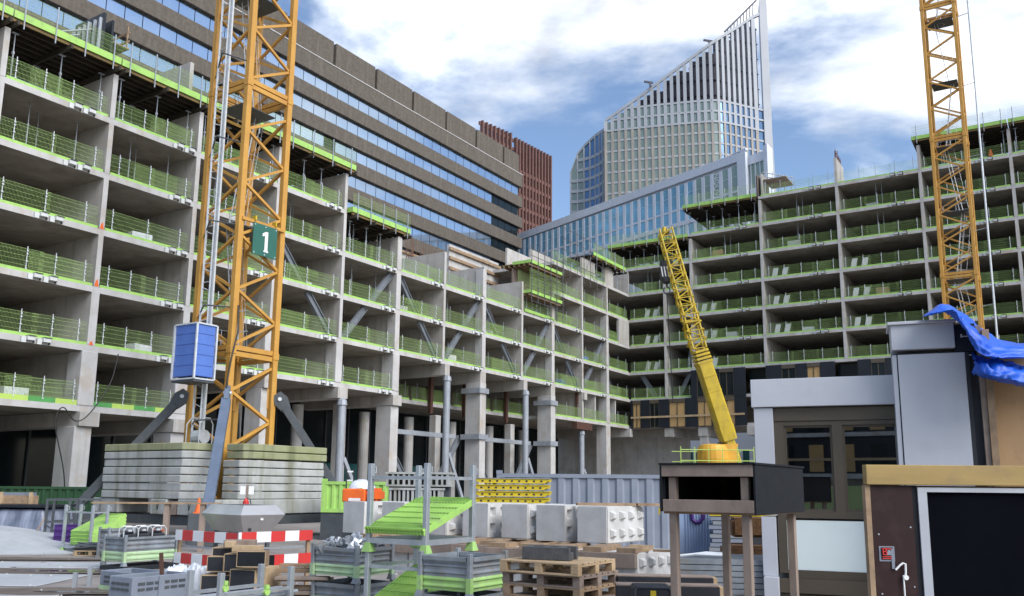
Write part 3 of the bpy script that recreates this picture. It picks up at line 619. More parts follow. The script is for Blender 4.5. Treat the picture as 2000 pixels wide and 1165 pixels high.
# tall platform with scaffold on the left wing
t = thing('scaffold_platform', 'boarded platform boxed in lime boards and scaffold tubes over left wing', 'scaffold', W('L', -S['G'] + 0.2, 0, top(3)), ANG['L'])
L_ = S['G'] - S['H'] + 0.2
for z in (1.7, 4.5):
    part('platform', MB().box(0, L_, -0.7, 2.4, z, z + 0.08), M['form_yellow'], t)
    for i in range(6): part('joist', MB().box(0, L_, -0.6 + i * .55, -0.5 + i * .55, z - 0.22, z - 0.005), M['timber'], t)
    part('edge_board', MB().box(0, L_, -0.78, -0.72, z - 0.02, z + 0.26), M['lime'], t); part('edge_board', MB().box(-0.07, -0.01, -0.75, 1.2, z - 0.02, z + 0.26), M['lime'], t)
part('wall_form', MB().box(0.3, L_ - 0.6, 1.3, 1.5, 1.79, 4.26), M['timber_grey'], t)
for zz in (1.8, 2.9): part('mesh_panel', mesh_panel(5.7), None, t, (0, -.64, zz)); part('mesh_panel', mesh_panel(5.7), None, t, (0, .6, zz))
part('mesh_panel', mesh_panel(2.9), None, t, (0, -0.7, 2.1)); part('mesh_panel', mesh_panel(2.9), None, t, (2.9, -0.7, 2.1))
for i in range(6): part('standard', MB().tube((i * L_ / 5, -0.85, -0.3 if i > 2 else 0.8), (i * L_ / 5, -0.85, 6.2), 0.035, 6), M['tube_dark'], t)
for z in (0.9, 1.5, 2.3, 2.9, 3.5, 5.1, 5.7): part('ledger', MB().tube((-0.2, -0.9, z), (L_ + 0.3, -0.9, z), 0.028, 6), M['tube_dark'], t)
for i in range(4): part('prop', MB().tube((0.5 + i * 1.5, 0.3, 0), (0.5 + i * 1.5, 0.3, 1.48), 0.04, 6), M['galv'], t)
part('edge_board', MB().box(0.1, L_ - 0.4, -0.1, -0.05, 0.02, 0.3), M['lime'], t)
part('concrete_panel', MB().box(1.2, L_ - 0.2, 2.6, 2.8, 4.6, 6.6), M['concrete_edge'], t)
t = thing('tube_scaffold', 'open tube scaffold standing on the left wing beside inner corner', 'scaffold', W('L', -S['I'] - 4.4, 0, top(5)), ANG['L'])
for i in range(7): part('standard', MB().tube((i * 1.45, -0.25, -1.2), (i * 1.45, -0.25, 4.2), 0.03, 6), M['tube_dark'], t)
for z in (0.4, 1.5, 2.6, 3.7): part('ledger', MB().tube((-0.2, -0.3, z), (8.9, -0.3, z), 0.026, 6), M['tube_dark'], t)
for i in range(5): part('diagonal', MB().tube((i * 1.45, -0.34, 0.1), (i * 1.45 + 1.45, -0.34, 2.0 if i % 2 else -0.9), 0.022, 6), M['tube_dark'], t)
deck('L', -S['J'] - 3.9, -S['J'] + 4.0, 26.2, 'small timber deck in scaffold tubes at the inner corner', hp=round(26.2 - .5 - top(5), 2), posts=4, y1=3.0)
# upright wall form on the left wing
t = thing('wall_form', 'upright dark wall form with ribs and a brace on the formwork deck', 'formwork', W('L', -65.6, 0.3, 23.76), ANG['L'])
part('panel', MB().box(1.0, 1.14, 0, 2.6, 0.02, 2.7), M['black_panel'], t); part('panel', MB().box(1.5, 1.62, 0, 2.6, 0.02, 2.5), M['black_panel'], t)
for i in range(6): part('rib', MB().box(0.86, 0.995, 0.1 + i * .48, 0.2 + i * .48, 0.05, 2.4), M['galv'], t)
part('brace', MB().tube((-2.2, 0.8, 0.2), (0.9, 0.8, 1.9), 0.05, 6), M['galv'], t); part('brace', MB().tube((-2.2, 1.9, 0.2), (0.9, 1.9, 1.9), 0.05, 6), M['galv'], t)
part('walkway', MB().box(1.63, 2.6, 0, 1.6, 1.3, 1.36), M['timber'], t)
for z in (1.7, 2.2): part('rail', MB().box(2.5, 2.56, 0, 1.6, z, z + .12), M['timber'], t)
for y in (0.05, 1.5): part('rail_post', MB().box(2.44, 2.499, y, y + .08, 1.37, 2.6), M['timber'], t)
solo('upstand_wall', MB().box(-S['B'] - 0.8, -S['B'] - 0.55, 0.3, 4.0, 0, 2.3), M['concrete'], 'short pale concrete wall standing on formwork left of the crane mast', 'wall', (QX, QY, 23.76), ANG['L'])
for nm, x, y, zb, w in (('left', -67.5, 3.0, 23.7, 'L'), ('right', -62.0, 3.0, 23.7, 'L')):
    rb = MB()
    for i in range(28):
        q = rnd.uniform(-1.6, 1.6); rb.tube((x + q, y + rnd.uniform(-.2, .2), zb), (x + q + rnd.uniform(-.12, .12), y, zb + rnd.uniform(1.0, 1.6)), 0.014, 4)
    o = solo('rebar_bundle', rb, M['rebar'], f'row of thin rusty starter bars {nm} of the upright wall form', 'rebar', (QX, QY, 0), ANG[w])
rb = MB()
for i in range(34):
    q = rnd.uniform(0, 3.2); rb.tube((T['N'] + .02, q, 35.4), (T['N'] + rnd.uniform(-.1, .1), q, 35.9 + rnd.random() * .7), 0.016, 4)
solo('rebar_bundle', rb, M['rebar'], 'row of starter bars on the upstand wall against the sky', 'rebar', (QX, QY, 0), ANG['R'])
t = thing('core_form', 'upright steel wall form beside the white glass building, right wing', 'formwork', W('R', 15.0, 0.3, top(8)), ANG['R'])
part('panel', MB().box(0, 0.12, 0, 2.6, 0, 2.5), M['timber_grey'], t); part('panel', MB().box(0.4, 0.55, 0, 2.6, 0, 2.6), M['concrete'], t)
for y in (0.1, 1.2, 2.3): part('rib', MB().box(-0.12, -0.005, y, y + .12, 0, 2.5), M['rust'], t)
part('walkway', MB().box(0.6, 3.0, 0.2, 3.4, 1.85, 1.95), M['timber_grey'], t)
for z in (2.3, 2.75): part('rail', MB().tube((0.6, 0.2, z), (3.0, 3.4, z), 0.05, 6), M['galv'], t)
for i in range(5): part('strut', MB().tube((0.7 + i * .5, 0.3 + i * .7, 0), (0.9 + i * .5, 0.4 + i * .7, 2.9), 0.04, 6), M['galv'], t)

# ------------------------------------------------------------------ first cladding on the right wing
C_ = thing('facade_cladding', 'dark panels with boarded windows hung on the right wing', 'cladding', (QX, QY, 0))
def cpart(n, mb, m): return part(n, mb, m, C_, (0, 0, 0), ANG['R'])
def clad(x0, x1, z0, z1, kind):
    y0, y1 = -0.42, -0.25
    if kind == 'black': return cpart('black_panel', MB().box(x0 + .01, x1 - .01, y0, y1, z0, z1), M['black_panel'])
    cpart('lintel', MB().box(x0 + .02, x1 - .02, y0 - .03, y1, z1 - 0.42, z1 - 0.02), M['mock_frame'])
    n = 2; w_ = (x1 - x0 - .1) / n
    f = cpart('window_frame', MB().box(x0 + .01, x1 - .01, y0 + .05, y1, z0, z0 + .1).box(x0 + .01, x0 + .07, y0 + .05, y1, z0 + .1, z1 - .44).box(x1 - .07, x1 - .01, y0 + .05, y1, z0 + .1, z1 - .44).box((x0 + x1) / 2 - .04, (x0 + x1) / 2 + .04, y0 + .05, y1, z0 + .1, z1 - .44), M['mock_frame'])
    for i in range(n):
        a = x0 + .07 + i * (x1 - x0 - .06) / 2; b_ = a + (x1 - x0 - .2) / 2 + .02
        if kind == 'osb': part('board', MB().box(a, b_, y0 + .1, y1 - .02, z0 + .1, z1 - .44), M['osb'], f)
        else: part('pane', MB().box(a, b_, y0 + .1, y0 + .13, z0 + .1, z1 - .44), M['glass_dark'], f)
row0 = [(0.25, 0.5, 'black'), (0.5, 1.45, 'osb'), (1.45, 2.5, 'black'), (2.5, 3.6, 'glass'), (3.6, 4.75, 'black'), (4.75, 6.6, 'osb'), (6.6, 7.95, 'black'), (7.95, 9.5, 'osb'), (9.5, 10.3, 'black'), (10.3, 12.0, 'osb'), (12.0, 13.2, 'black')]
row1 = [(7.3, 7.95, 'black'), (7.95, 9.4, 'glass'), (9.4, 10.4, 'black'), (10.4, 11.95, 'glass'), (11.95, 13.2, 'black'), (15.3, 16.9, 'black'), (16.9, 18.3, 'glass'), (18.3, 19.4, 'black'), (19.4, 20.7, 'osb'), (20.7, 22.1, 'black'), (24.2, 25.4, 'black'), (25.4, 26.7, 'glass'), (26.7, 28.0, 'black'), (28.0, 29.5, 'osb'), (29.5, 31, 'black'), (33, 34.5, 'black'), (34.5, 36, 'osb')]
for a, b_, q in row0: clad(a, b_, bot(0) + .02, lev(1) - 0.05, q)
for a, b_, q in row1: clad(a, b_, bot(1) + .12, lev(2) - 0.1, q)
for a, b_ in ((13.25, 15.2), (22.1, 24.2)): cpart('black_panel', MB().box(a, b_, 0.9, 1.0, bot(1), lev(2)), M['glass_dark'])
cpart('timber_rail', MB().box(0.3, 13.0, -0.52, -0.425, bot(0) + 1.1, bot(0) + 1.3), M['timber_new'])
solo('traffic_cone', MB().tube((0, 0, 0.04), (0, 0, 1.0), 0.32, 12, 0.06).box(-.35, .35, -.35, .35, 0, .04), M['orange'], 'bright orange cone shape behind the rail high on the right wing', 'cone', W('R', 36.9, 0.6, top(8)), ANG['R'])

for k, sz in ((0, .16), (1, .30), (2, .28)):
    fpart('paint_mark', MB().prism([(-S['A'] - .13, -.016, top(k) + .02), (-S['A'] + .12, -.016, top(k) + .02), (-S['A'] + .02, -.016, top(k) + .02 + sz * 1.3), (-S['A'] - .05, -.016, top(k) + .02 + sz)], (0, .002, 0)), M['orange'], 'L')
# ------------------------------------------------------------------ tower cranes
MW = 2.35
def tower_mast(t, z0, z1, joints, leg=0.24, dg=0.115, zig=1.19):
    """Mast in local coordinates: corners at (+-w/2, +-w/2); each leg, rail and diagonal is a part."""
    h = MW / 2; cs = [(-h, -h), (h, -h), (h, h), (-h, h)]
    lm = MB().box(-leg / 2, leg / 2, -leg / 2, leg / 2, z0, z1).mesh('leg', M['crane_yellow'], bevel=0.02)
    for c in cs: part('leg', lm, None, t, (*c, 0))
    L_ = MW - leg
    rail = MB().box(-L_ / 2, L_ / 2, -0.07, 0.07, -0.10, 0.10).mesh('rail', M['crane_yellow'])
    du = MB().beam((-L_ / 2, 0, 0.04), (L_ / 2, 0, zig - 0.04), dg).mesh('diagonal', M['crane_yellow'])
    dd = MB().beam((-L_ / 2, 0, zig - 0.04), (L_ / 2, 0, 0.04), dg).mesh('diagonal', M['crane_yellow'])
    gus = MB().box(-0.16, 0.16, -0.16, 0.16, -0.16, 0.16).mesh('joint_block', M['crane_yellow'], bevel=0.02)
    for j in joints:
        for f in range(4):
            a = f * math.pi / 2; o = Vector((math.sin(a) * h, -math.cos(a) * h, j))
            for dz in (-0.13, 0.13): part('rail', rail, None, t, o + Vector((0, 0, dz)), a)
        for c in cs: part('joint_block', gus, None, t, (*c, j))
    zs = [z0] + list(joints) + [z1]
    for s in range(len(zs) - 1):
        a0, a1 = zs[s], zs[s + 1]; i = 0; z = a0 + 0.25
        while z + zig <= a1 + 0.05:
            for f in range(4):
                an = f * math.pi / 2; part('diagonal', (du, dd)[(i + f) % 2], None, t, (math.sin(an) * h, -math.cos(an) * h, z), an)
            z += zig; i += 1
def ladder(mb, p, q, w=0.36, ax=(1, 0, 0), r=0.028, step=0.30, cage=False):
    p = Vector(p); q = Vector(q); ax = Vector(ax).normalized() * (w / 2); d = (q - p); n = int(d.length / step)
    for s in (-1, 1): mb.tube(p + ax * s, q + ax * s, r, 5)
    for i in range(1, n): c = p + d * (i / n); mb.tube(c - ax, c + ax, r * 0.6, 4)
    if cage:
        u = d.normalized(); out = ax.normalized().cross(u)
        pts = lambda c: [c + ax.normalized() * (0.33 * math.cos(a)) + out * (0.33 + 0.33 * math.sin(a)) for a in (-1.2, -.3, .6, 1.57, 2.54, 3.44, 4.34)]
        ring = []
        for i in range(0, n + 1, 3): ring.append(pts(p + d * (i / n)))
        for rg in ring:
            for k in range(len(rg) - 1): mb.tube(rg[k], rg[k + 1], 0.012, 4, caps=False)
        for k in (1, 3, 5):
            for i in range(len(ring) - 1): mb.tube(ring[i][k], ring[i + 1][k], 0.010, 4, caps=False)
def mast_ladders(t, z0, z1, rise=5.5):
    z = z0; i = 0
    while z < z1:
        mb = MB(); x0, x1 = (-0.55, 0.55) if i % 2 else (0.55, -0.55)
        ladder(mb, (x0 * .6, 0.35, z), (x1 * .8, 0.35, z + rise), 0.4, (0.0, 1, 0), cage=True); part('ladder', mb, M['galv_white'], t)
        pf = MB(); pf.box(-0.95, 0.95, -0.6, 0.95, z - 0.05, z - 0.01); part('rest_platform', pf, M['crane_dark'], t)
        rl = MB()
        for zz in (0.5, 1.0): rl.tube((-0.95, 0.95, z + zz), (0.95, 0.95, z + zz), 0.02, 4)
        for xx in (-0.95, 0, .95): rl.tube((xx, 0.95, z), (xx, 0.95, z + 1.0), 0.02, 4)
        part('platform_rail', rl, M['galv'], t)
        z += rise; i += 1
CA = ANG['L']                       # both masts stand square to the building
CX, CYY = -12.05, 37.48
CR = thing('tower_crane', 'yellow lattice tower crane mast with blue hoist cage and number one sign', 'crane', (CX, CYY, 0), CA)
tower_mast(CR, 0.9, 30.0, (7.6, 19.5), leg=0.27)
mast_ladders(CR, 7.8, 29)
h = MW / 2
# spreader struts with pinned eye ends, cross beams, base
for (sx, sy) in ((-1, -1), (1, -1), (1, 1), (-1, 1)):
    d = Vector((sx, sy, 0)).normalized(); p = d * (h * 1.414 + 0.35); p.z = 5.75; q = d * {(-1, -1): 6.5, (-1, 1): 5.8, (1, -1): 5.2, (1, 1): 5.5}[(sx, sy)]; q.z = 1.05
    near = (sx, sy) == (-1, -1) or True
    mb = MB(); side = Vector((-d.y, d.x, 0)); a = (q - p).normalized()
    mb.beam(p + a * 0.45, q, 0.34, 0.36, up=side); mb.prism([p + a * 0.55 + side.cross(a) * 0.2 - side * .1, p + a * 0.1 + side.cross(a) * 0.32 - side * .1, p - a * 0.28 + side.cross(a) * 0.2 - side * .1, p - a * 0.28 - side.cross(a) * 0.2 - side * .1, p + a * 0.1 - side.cross(a) * 0.32 - side * .1, p + a * 0.55 - side.cross(a) * 0.2 - side * .1], side * 0.2)
    st = part('spreader_strut', mb, M['crane_blue'] if (sx, sy) == (-1, -1) else M['crane_dark'], CR, bevel=0.012)
    part('pin', MB().tube(p - side * 0.16, p + side * 0.16, 0.085, 10), M['galv_white'], st)
    part('lug', MB().prism([p - d * 0.55 - side * .06 + Vector((0, 0, .45)), p - d * 0.55 - side * .06 - Vector((0, 0, .45)), p + d * .12 - side * .06 - Vector((0, 0, .12)), p + d * .12 - side * .06 + Vector((0, 0, .12))], side * .12), M['crane_yellow'], CR)
    part('cross_beam', MB().beam(d * 0.3 + Vector((0, 0, .72)), d * 6.0 + Vector((0, 0, .72)), 0.5, 0.36), M['crane_dark'], CR)
    part('foot_block', MB().box(-0.5, 0.5, -0.5, 0.5, 0, 0.53), M['crane_dark'], CR, d * 5.6, 0, bevel=0.03)
part('cable', MB().path([(-h + .1, -h - .15, 9.5), (-h + .05, -h - .3, 8.4), (-h - .25, -h - .35, 7.2), (-h - .4, -h - .35, 6.2), (-h - .45, -h - .4, 5.0)], 0.035, 6), M['cable'], CR)
# hoist mast on the left-hand face, cage
hm = MB(); ex = -h - 0.55
for dy in (-0.25, 0.25): hm.tube((ex, dy, 1.2), (ex, dy, 30), 0.05, 6)
part('hoist_mast', hm, M['galv_white'], CR)
hr = MB()
for i in range(70): hr.tube((ex, -0.25, 1.5 + i * .41), (ex, 0.25, 1.7 + i * .41 if i % 2 else 1.5 + i * .41), 0.02, 4)
tag(part('hoist_rungs', hr, M['galv_white'], CR), None, None, None, 'stuff')
part('hoist_cable_tray', MB().box(ex - 0.02, ex + 0.06, -0.47, -0.36, 1.2, 30), M['galv_white'], CR)
for z in (4.6, 6.9, 9.3, 12.9, 16.6, 20.4, 24.3): part('hoist_tie', MB().tube((ex - .75, -0.9, z), (-h, -h + .1, z + .12), 0.035, 5).tube((ex - .75, -0.9, z), (-h, h - .1, z - .1), 0.035, 5), M['crane_dark'], CR)
bx0, bx1, by0, by1, bz0, bz1 = ex - 1.1, ex - 0.12, -1.05, 0.35, 6.25, 8.5
cg = part('hoist_cage', MB().box(bx0 + .05, bx1 - .05, by0 + .05, by1 - .05, bz0 + .1, bz1 - .03), M['blue_paint'], CR)
for i in range(5):
    z = bz0 + .12 + i * .43; pn = MB().box(bx0 + .07, bx1 - .07, by0 + .02, by0 + .06, z, z + .41).box(bx0 + .02, bx0 + .06, by0 + .07, by1 - .07, z, z + .41).box(bx1 - .06, bx1 - .02, by0 + .07, by1 - .07, z, z + .41)
    part('cage_panel', pn, M['blue_paint'], cg)
cf = MB()
for x in (bx0, bx1):
    for y in (by0, by1): cf.box(x - .035, x + .035, y - .035, y + .035, bz0, bz1)
for z in (bz0, bz1):
    for y in (by0, by1): cf.box(bx0 + .035, bx1 - .035, y - .03, y + .03, z - .03, z + .03)
    for x in (bx0, bx1): cf.box(x - .03, x + .03, by0 + .035, by1 - .035, z - .03, z + .03)
part('cage_frame', cf, M['galv_white'], cg)
part('cage_floor', MB().box(bx0, bx1, by0, by1, bz0 - .12, bz0 - .035), M['crane_dark'], cg)
part('winch', MB().tube((ex + .1, -.45, 4.0), (ex + .1, .1, 4.0), .28, 12), M['galv_white'], CR)
wg = MB()
for y in (-.6, .2): wg.path([(ex - .3, y, 3.5), (ex - .3, y, 4.5), (ex - .1, y, 4.75), (ex + .2, y, 4.75), (ex + .35, y, 4.5), (ex + .35, y, 3.5)], .022, 5)
part('winch_guard', wg, M['galv_white'], CR)
# the number sign hangs on the right-hand front face (local -y side)
sy = -h - 0.26; sx0, sx1, sz0, sz1 = -0.62, 0.72, 11.85, 13.25
sg = part('number_sign', MB().box(sx0, sx1, sy, sy + .04, sz0, sz1), M['sign_green'], CR)
sxm = (sx0 + sx1) / 2
part('digit', MB().prism([(sxm - .02, sy - .006, sz0 + .28), (sxm + .15, sy - .006, sz0 + .28), (sxm + .15, sy - .006, sz1 - .28), (sxm + .02, sy - .006, sz1 - .28), (sxm - .16, sy - .006, sz1 - .40), (sxm - .16, sy - .006, sz1 - .52), (sxm - .02, sy - .006, sz1 - .47)], (0, .004, 0)).box(sxm - .06, sxm + .2, sy - .006, sy - .002, sz0 + .2, sz0 + .28), M['white'], sg)
bl = MB()
for x in (sx0 + .08, sxm, sx1 - .08):
    for z in (sz0 + .08, sz1 - .08): bl.tube((x, sy - .012, z), (x, sy - .001, z), .03, 8)
part('bolt', bl, M['galv_white'], sg)
part('sign_rail', MB().box(-h, h, sy + .05, sy + .16, sz1 - .02, sz1 + .12), M['crane_yellow'], CR)
for x in (sx0 + .1, sx1 - .1): part('sign_hook', MB().box(x - .04, x + .04, sy - .02, sy + .2, sz1 + .1, sz1 + .3), M['mobile_yellow'], CR)

# ballast: two stacks of seven slabs, each slab a thing
def rounded(x0, x1, y0, y1, z0, z1, c):
    pts = [(x0 + c, y0), (x1 - c, y0), (x1, y0 + c), (x1, y1 - c), (x1 - c, y1), (x0 + c, y1), (x0, y1 - c), (x0, y0 + c)]
    return MB().prism([(a, b_, z0) for a, b_ in pts], (0, 0, z1 - z0))
def loc(p): # crane frame to world
    c, s = math.cos(CA), math.sin(CA); return Vector((CX + p[0] * c - p[1] * s, CYY + p[0] * s + p[1] * c, p[2]))
SLAB = {}
for st, (ang, e, t0, t1) in (('left', (R(-90), 3.75, -3.25, 2.2)), ('right', (0, 3.2, -1.85, 2.75))):
    for i in range(7):
        key = (st, i >= 5)
        if key not in SLAB:
            m = rounded(t0, t1, -e, -e + 1.5, 0, 0.275, 0.28); SLAB[key] = m.mesh('ballast_slab', M['ballast_moss'] if i >= 6 or (st == 'right' and i >= 5) else M['ballast'], bevel=0.025)
            if i == 5 and st == 'left': SLAB.pop(key)
        me = SLAB.get(key) or rounded(t0, t1, -e, -e + 1.5, 0, 0.275, 0.28).mesh('ballast_slab', M['ballast'], bevel=0.025)
        jx = rnd.uniform(-.02, .02)
        where = 'bottom' if i == 0 else 'top' if i == 6 else ORD[i + 1]
        lab = f'{where} ' + ('concrete ballast slab' if i in (0, 6) else 'concrete ballast slab from the bottom') + f' in the {st} stack under the crane'
        o = solo('ballast_slab', me, None, lab, 'ballast slab', loc((0, 0, 1.52 + i * 0.307)), CA + ang, 'ballast slabs of the tower crane'); o.location += Vector((jx, jx, 0))
        if st == 'right' and i >= 5: o.location += Vector((.08, .04, .03))
bb = 0
for ang, x0, x1, y0, y1, lab in ((R(-90), 1.9, 3.3, -3.8, -2.4, 'pale concrete base block with a V mark under left ballast stack, right end'), (R(-90), 0.3, 1.25, -3.8, -2.4, 'concrete base block marked V left of the traffic cone'), (R(-90), -3.6, -1.9, -3.7, -2.3, 'concrete base block under the outer end of left ballast stack'),
                            (0, -2.9, 3.4, -3.35, -2.2, 'long pale concrete base beam under the right ballast stack')):
    solo('base_block', MB().box(x0, x1, y0, y1, 0, 0.57), M['ballast'], lab, 'concrete block', loc((0, 0, 0.935)), CA + ang, bevel=0.03)
# timber cribbing and bearing pads under the base
solo('crib_timber', MB().box(1.35, 1.8, -3.78, -3.2, 0, 0.5), M['timber_grey'], 'short timber block wedged between the marked base blocks', 'timber', loc((0, 0, 0.94)), CA + R(-90))
V = MB()
for x in (2.6, 0.75):
    V.prism([(x - .09, -3.806, 1.40), (x - .05, -3.806, 1.40), (x + .01, -3.806, 1.10), (x - .03, -3.806, 1.10)], (0, .003, 0)); V.prism([(x + .09, -3.807, 1.40), (x + .05, -3.807, 1.40), (x - .03, -3.807, 1.10), (x + .01, -3.807, 1.10)], (0, .003, 0))
part('v_mark', V, M['black'], CR, (0, 0, 0), R(-90))
for i, (a, b_) in enumerate((((-3.4, -3.4), (3.2, -3.4)), ((-3.4, -2.6), (-3.4, 3.4)))):
    part('base_frame', MB().beam((*a, .72), (*b_, .72), .4, .34), M['crane_dark'], CR)

C2 = thing('tower_crane', 'yellow lattice tower crane mast at right against sky and right wing', 'crane', (35.35, 66.9, 0), ANG['R'])
tower_mast(C2, 0.3, 48.0, (7.4, 18.7, 30.0, 41.5), leg=0.25)
mast_ladders(C2, 2.0, 46)
part('hoist_mast', MB().tube((h + 1.05, -h, 0.3), (h + 1.05, -h, 48), 0.075, 8), M['galv_white'], C2)
part('base_frame', MB().box(-2.5, 2.5, -2.5, 2.5, 0, .3), M['ballast'], C2)
for z in range(4, 47, 6): part('hoist_tie', MB().tube((h, -h, z), (h + 1.05, -h, z + .15), 0.03, 5), M['galv'], C2)

# ------------------------------------------------------------------ mobile crane: telescopic boom, lattice jib, hook
MY = 55.0
base = at(1440, 915, MY); mid = at(1372, 705, MY); tip = at(1299, 452, MY + 3)
MCx = thing('mobile_crane', 'bright yellow telescopic crane with lattice jib leaning left over the yard', 'crane', (base.x + 0.6, MY, 0), 0)
o0 = Vector((base.x + 0.6, MY, 0)); a = base - o0; b_ = mid - o0; c_ = tip - o0
root = a + (a - b_).normalized() * 2.6
def sect(p, q, w0, h0, w1, h1, m=0):
    mb = MB(); p, q, s, u = mb.frame(p, q, (0, 1, 0))
    def ring(c, w, hh): return [c + s * (w / 2) + u * (hh / 2 - .15), c + s * (w / 2 - .12) + u * hh / 2, c - s * (w / 2 - .12) + u * hh / 2, c - s * w / 2 + u * (hh / 2 - .15), c - s * w / 2 - u * (hh / 2 - .15), c - s * (w / 2 - .12) - u * hh / 2, c + s * (w / 2 - .12) - u * hh / 2, c + s * w / 2 - u * (hh / 2 - .15)]
    r = ring(p, w0, h0) + ring(q, w1, h1)
    return mb.add(r, [tuple(range(7, -1, -1)), tuple(range(8, 16))] + [(i, (i + 1) % 8, 8 + (i + 1) % 8, 8 + i) for i in range(8)])
dirb = (b_ - a).normalized()
m1 = a + (b_ - a) * 0.28
part('boom_section', sect(root, m1, .66, .85, .66, .85), M['mobile_yellow'], MCx)
part('boom_section', sect(m1 - dirb * .2, m1 + dirb * 0.75, .98, 1.05, 1.06, 1.1), M['mobile_yellow'], MCx)
m2 = a + (b_ - a) * 0.97
part('boom_section', sect(m1 + dirb * .75, m2, 1.0, 1.05, .98, 1.0), M['mobile_yellow'], MCx)
for i in range(4): part('boom_collar', sect(m2 + dirb * (i * .24), m2 + dirb * (i * .24 + .15), 1.12 - .04 * i, 1.05, 1.12 - .04 * i, 1.05), M['mobile_yellow'], MCx)
jd = (c_ - m2).normalized(); js = m2 + dirb * 0.9
lat = js
fr = MB().frame(js, c_, (0, 1, 0)); s_, u_ = fr[2], fr[3]
Lj = (c_ - js).length; nseg = 15
def cor(f, k):
    w = (0.52 - 0.12 * f) * (1.1 if f > .03 else .8); return js + (c_ - js) * f + s_ * (w * (1 if k in (0, 3) else -1)) + u_ * (w * .85 * (1 if k < 2 else -1))
for k in range(4): part('jib_chord', MB().tube(cor(0, k), cor(1, k), 0.062, 6), M['mobile_yellow'], MCx)
for i in range(nseg):
    f0, f1 = i / nseg, (i + 1) / nseg
    mb = MB()
    for k in range(4):
        k2 = (k + 1) % 4
        mb.tube(cor(f0, k if i % 2 else k2), cor(f1, k2 if i % 2 else k), 0.042, 5); mb.tube(cor(f0, k), cor(f0, k2), 0.036, 5)
    part('jib_lacing', mb, M['mobile_yellow'], MCx)
for k_ in (-.28, .28): part('hydraulic_hose', MB().path([m1 + dirb * .8 + Vector((k_ * 1.7, -.3, 0)), a.lerp(b_, .5) + Vector((k_ * 1.7, -.3, 0)), m2 + Vector((k_ * 1.6, -.3, 0))], .03, 5), M['cable'], MCx)
for f_ in (.42, .56, .7, .84): part('wear_band', sect(a.lerp(b_, f_), a.lerp(b_, f_) + dirb * .05, 1.02, 1.07, 1.02, 1.07), M['mobile_yellow'], MCx)
part('jib_platform', MB().box(-.5, .5, -.45, .45, -.06, .06), M['mobile_yellow'], MCx, js + (c_ - js) * .22)
part('jib_head', sect(c_ - jd * .2, c_ + jd * .3, 0.55, .45, .3, .3), M['mobile_yellow'], MCx)
hk = at(1301, 505, MY + 2.6) - o0; hb = hk + Vector((0, 0, -2.0))
part('hoist_rope', MB().tube(c_ + Vector((.02, -.4, .1)), hk + Vector((0, 0, .3)), 0.03, 5).tube(c_ + Vector((.2, -.4, .1)), hk + Vector((.2, 0, .3)), 0.03, 5), M['cable'], MCx)
hkp = part('hook_block', MB().prism([hk + Vector((-.42, -.3, -.2)), hk + Vector((.42, -.3, -.2)), hk + Vector((.46, -.3, -1.4)), hk + Vector((.2, -.3, -1.75)), hk + Vector((-.2, -.3, -1.75)), hk + Vector((-.40, -.3, -1.4))], (0, .6, 0)), M['black'], MCx, bevel=.06)
for i in range(4): part('warning_stripe', MB().prism([hk + Vector((-.34 + i * .2, -.306, -1.35)), hk + Vector((-.26 + i * .2, -.306, -1.35)), hk + Vector((-.36 + i * .2, -.306, -.65)), hk + Vector((-.44 + i * .2, -.306, -.65))], (0, .004, 0)), M['white'], hkp)
hook = MB(); ctr = hk + Vector((0, 0, -2.25)); hook.tube(ctr + Vector((0, 0, .6)), ctr + Vector((0, 0, .25)), .07, 6)
hook.path([ctr + Vector((.22 * math.sin(t_), 0, .25 * math.cos(t_))) for t_ in [i * math.pi / 6 for i in range(0, 12)]], .05, 6)
part('hook', hook, M['crane_dark'], MCx)
part('load_sling', MB().tube(ctr + Vector((0, 0, -.25)), ctr + Vector((.25, 0, -7.6)), .035, 5), M['cable'], MCx)
part('luffing_ram', MB().tube(a + Vector((-.9, 0, -3.2)), m1 + Vector((-.45, 0, -.3)), .2, 10), M['crane_dark'], MCx)
part('carrier', MB().box(-5, 3.2, -1.3, 1.3, .7, 1.6).box(-5.0, -2.9, -1.28, 1.28, 1.605, 2.5).box(-1.2, 2.4, -1.2, 1.2, 1.605, 2.3), M['mobile_yellow'], MCx, bevel=.05)
for x in (-4, -2.6, .4, 1.8):
    for y in (-1.35, 1.05): part('wheel', MB().tube((x, y, .6), (x, y + .3, .6), .6, 16), M['black'], MCx)
# yellow drum with lime railings beside the boom foot
t = thing('mixer_drum', 'rounded orange yellow drum inside lime railings above the timber shelter', 'drum', (X(1392, 42, 890), 42, 0), 0)
zb = Z(908, 42, 1392); dz = Z(870, 42, 1392)
db = MB(); prof = [(0.0, .56), (.12, .70), (.45, .75), (.8, .73), (.95, .62), (1.0, .36)]; n = 20
H_ = dz - zb + .35
for k, (zf, r) in enumerate(prof):
    for i in range(n): db.v.append((r * math.cos(i * 2 * math.pi / n), r * math.sin(i * 2 * math.pi / n), zb - .3 + H_ * zf))
for k in range(len(prof) - 1):
    for i in range(n): db.f.append((k * n + i, k * n + (i + 1) % n, (k + 1) * n + (i + 1) % n, (k + 1) * n + i)); db.m.append(0)
db.f.append(tuple((len(prof) - 1) * n + i for i in range(n))); db.m.append(0)
part('drum', db, M['mixer_yellow'], t, smooth=False); part('chute', MB().hexa([(.75, -.3, zb - .2), (1.1, -.3, zb - .2), (1.1, .3, zb - .2), (.75, .3, zb - .2), (.2, -.3, zb + .95), (1.15, -.3, zb + 1.0), (1.15, .3, zb + 1.0), (.2, .3, zb + .95)]), M['mixer_yellow'], t)
part('stand', MB().box(-1.7, 1.6, -1.1, 1.1, 0, zb - .31), M['crane_dark'], t)
rl = MB()
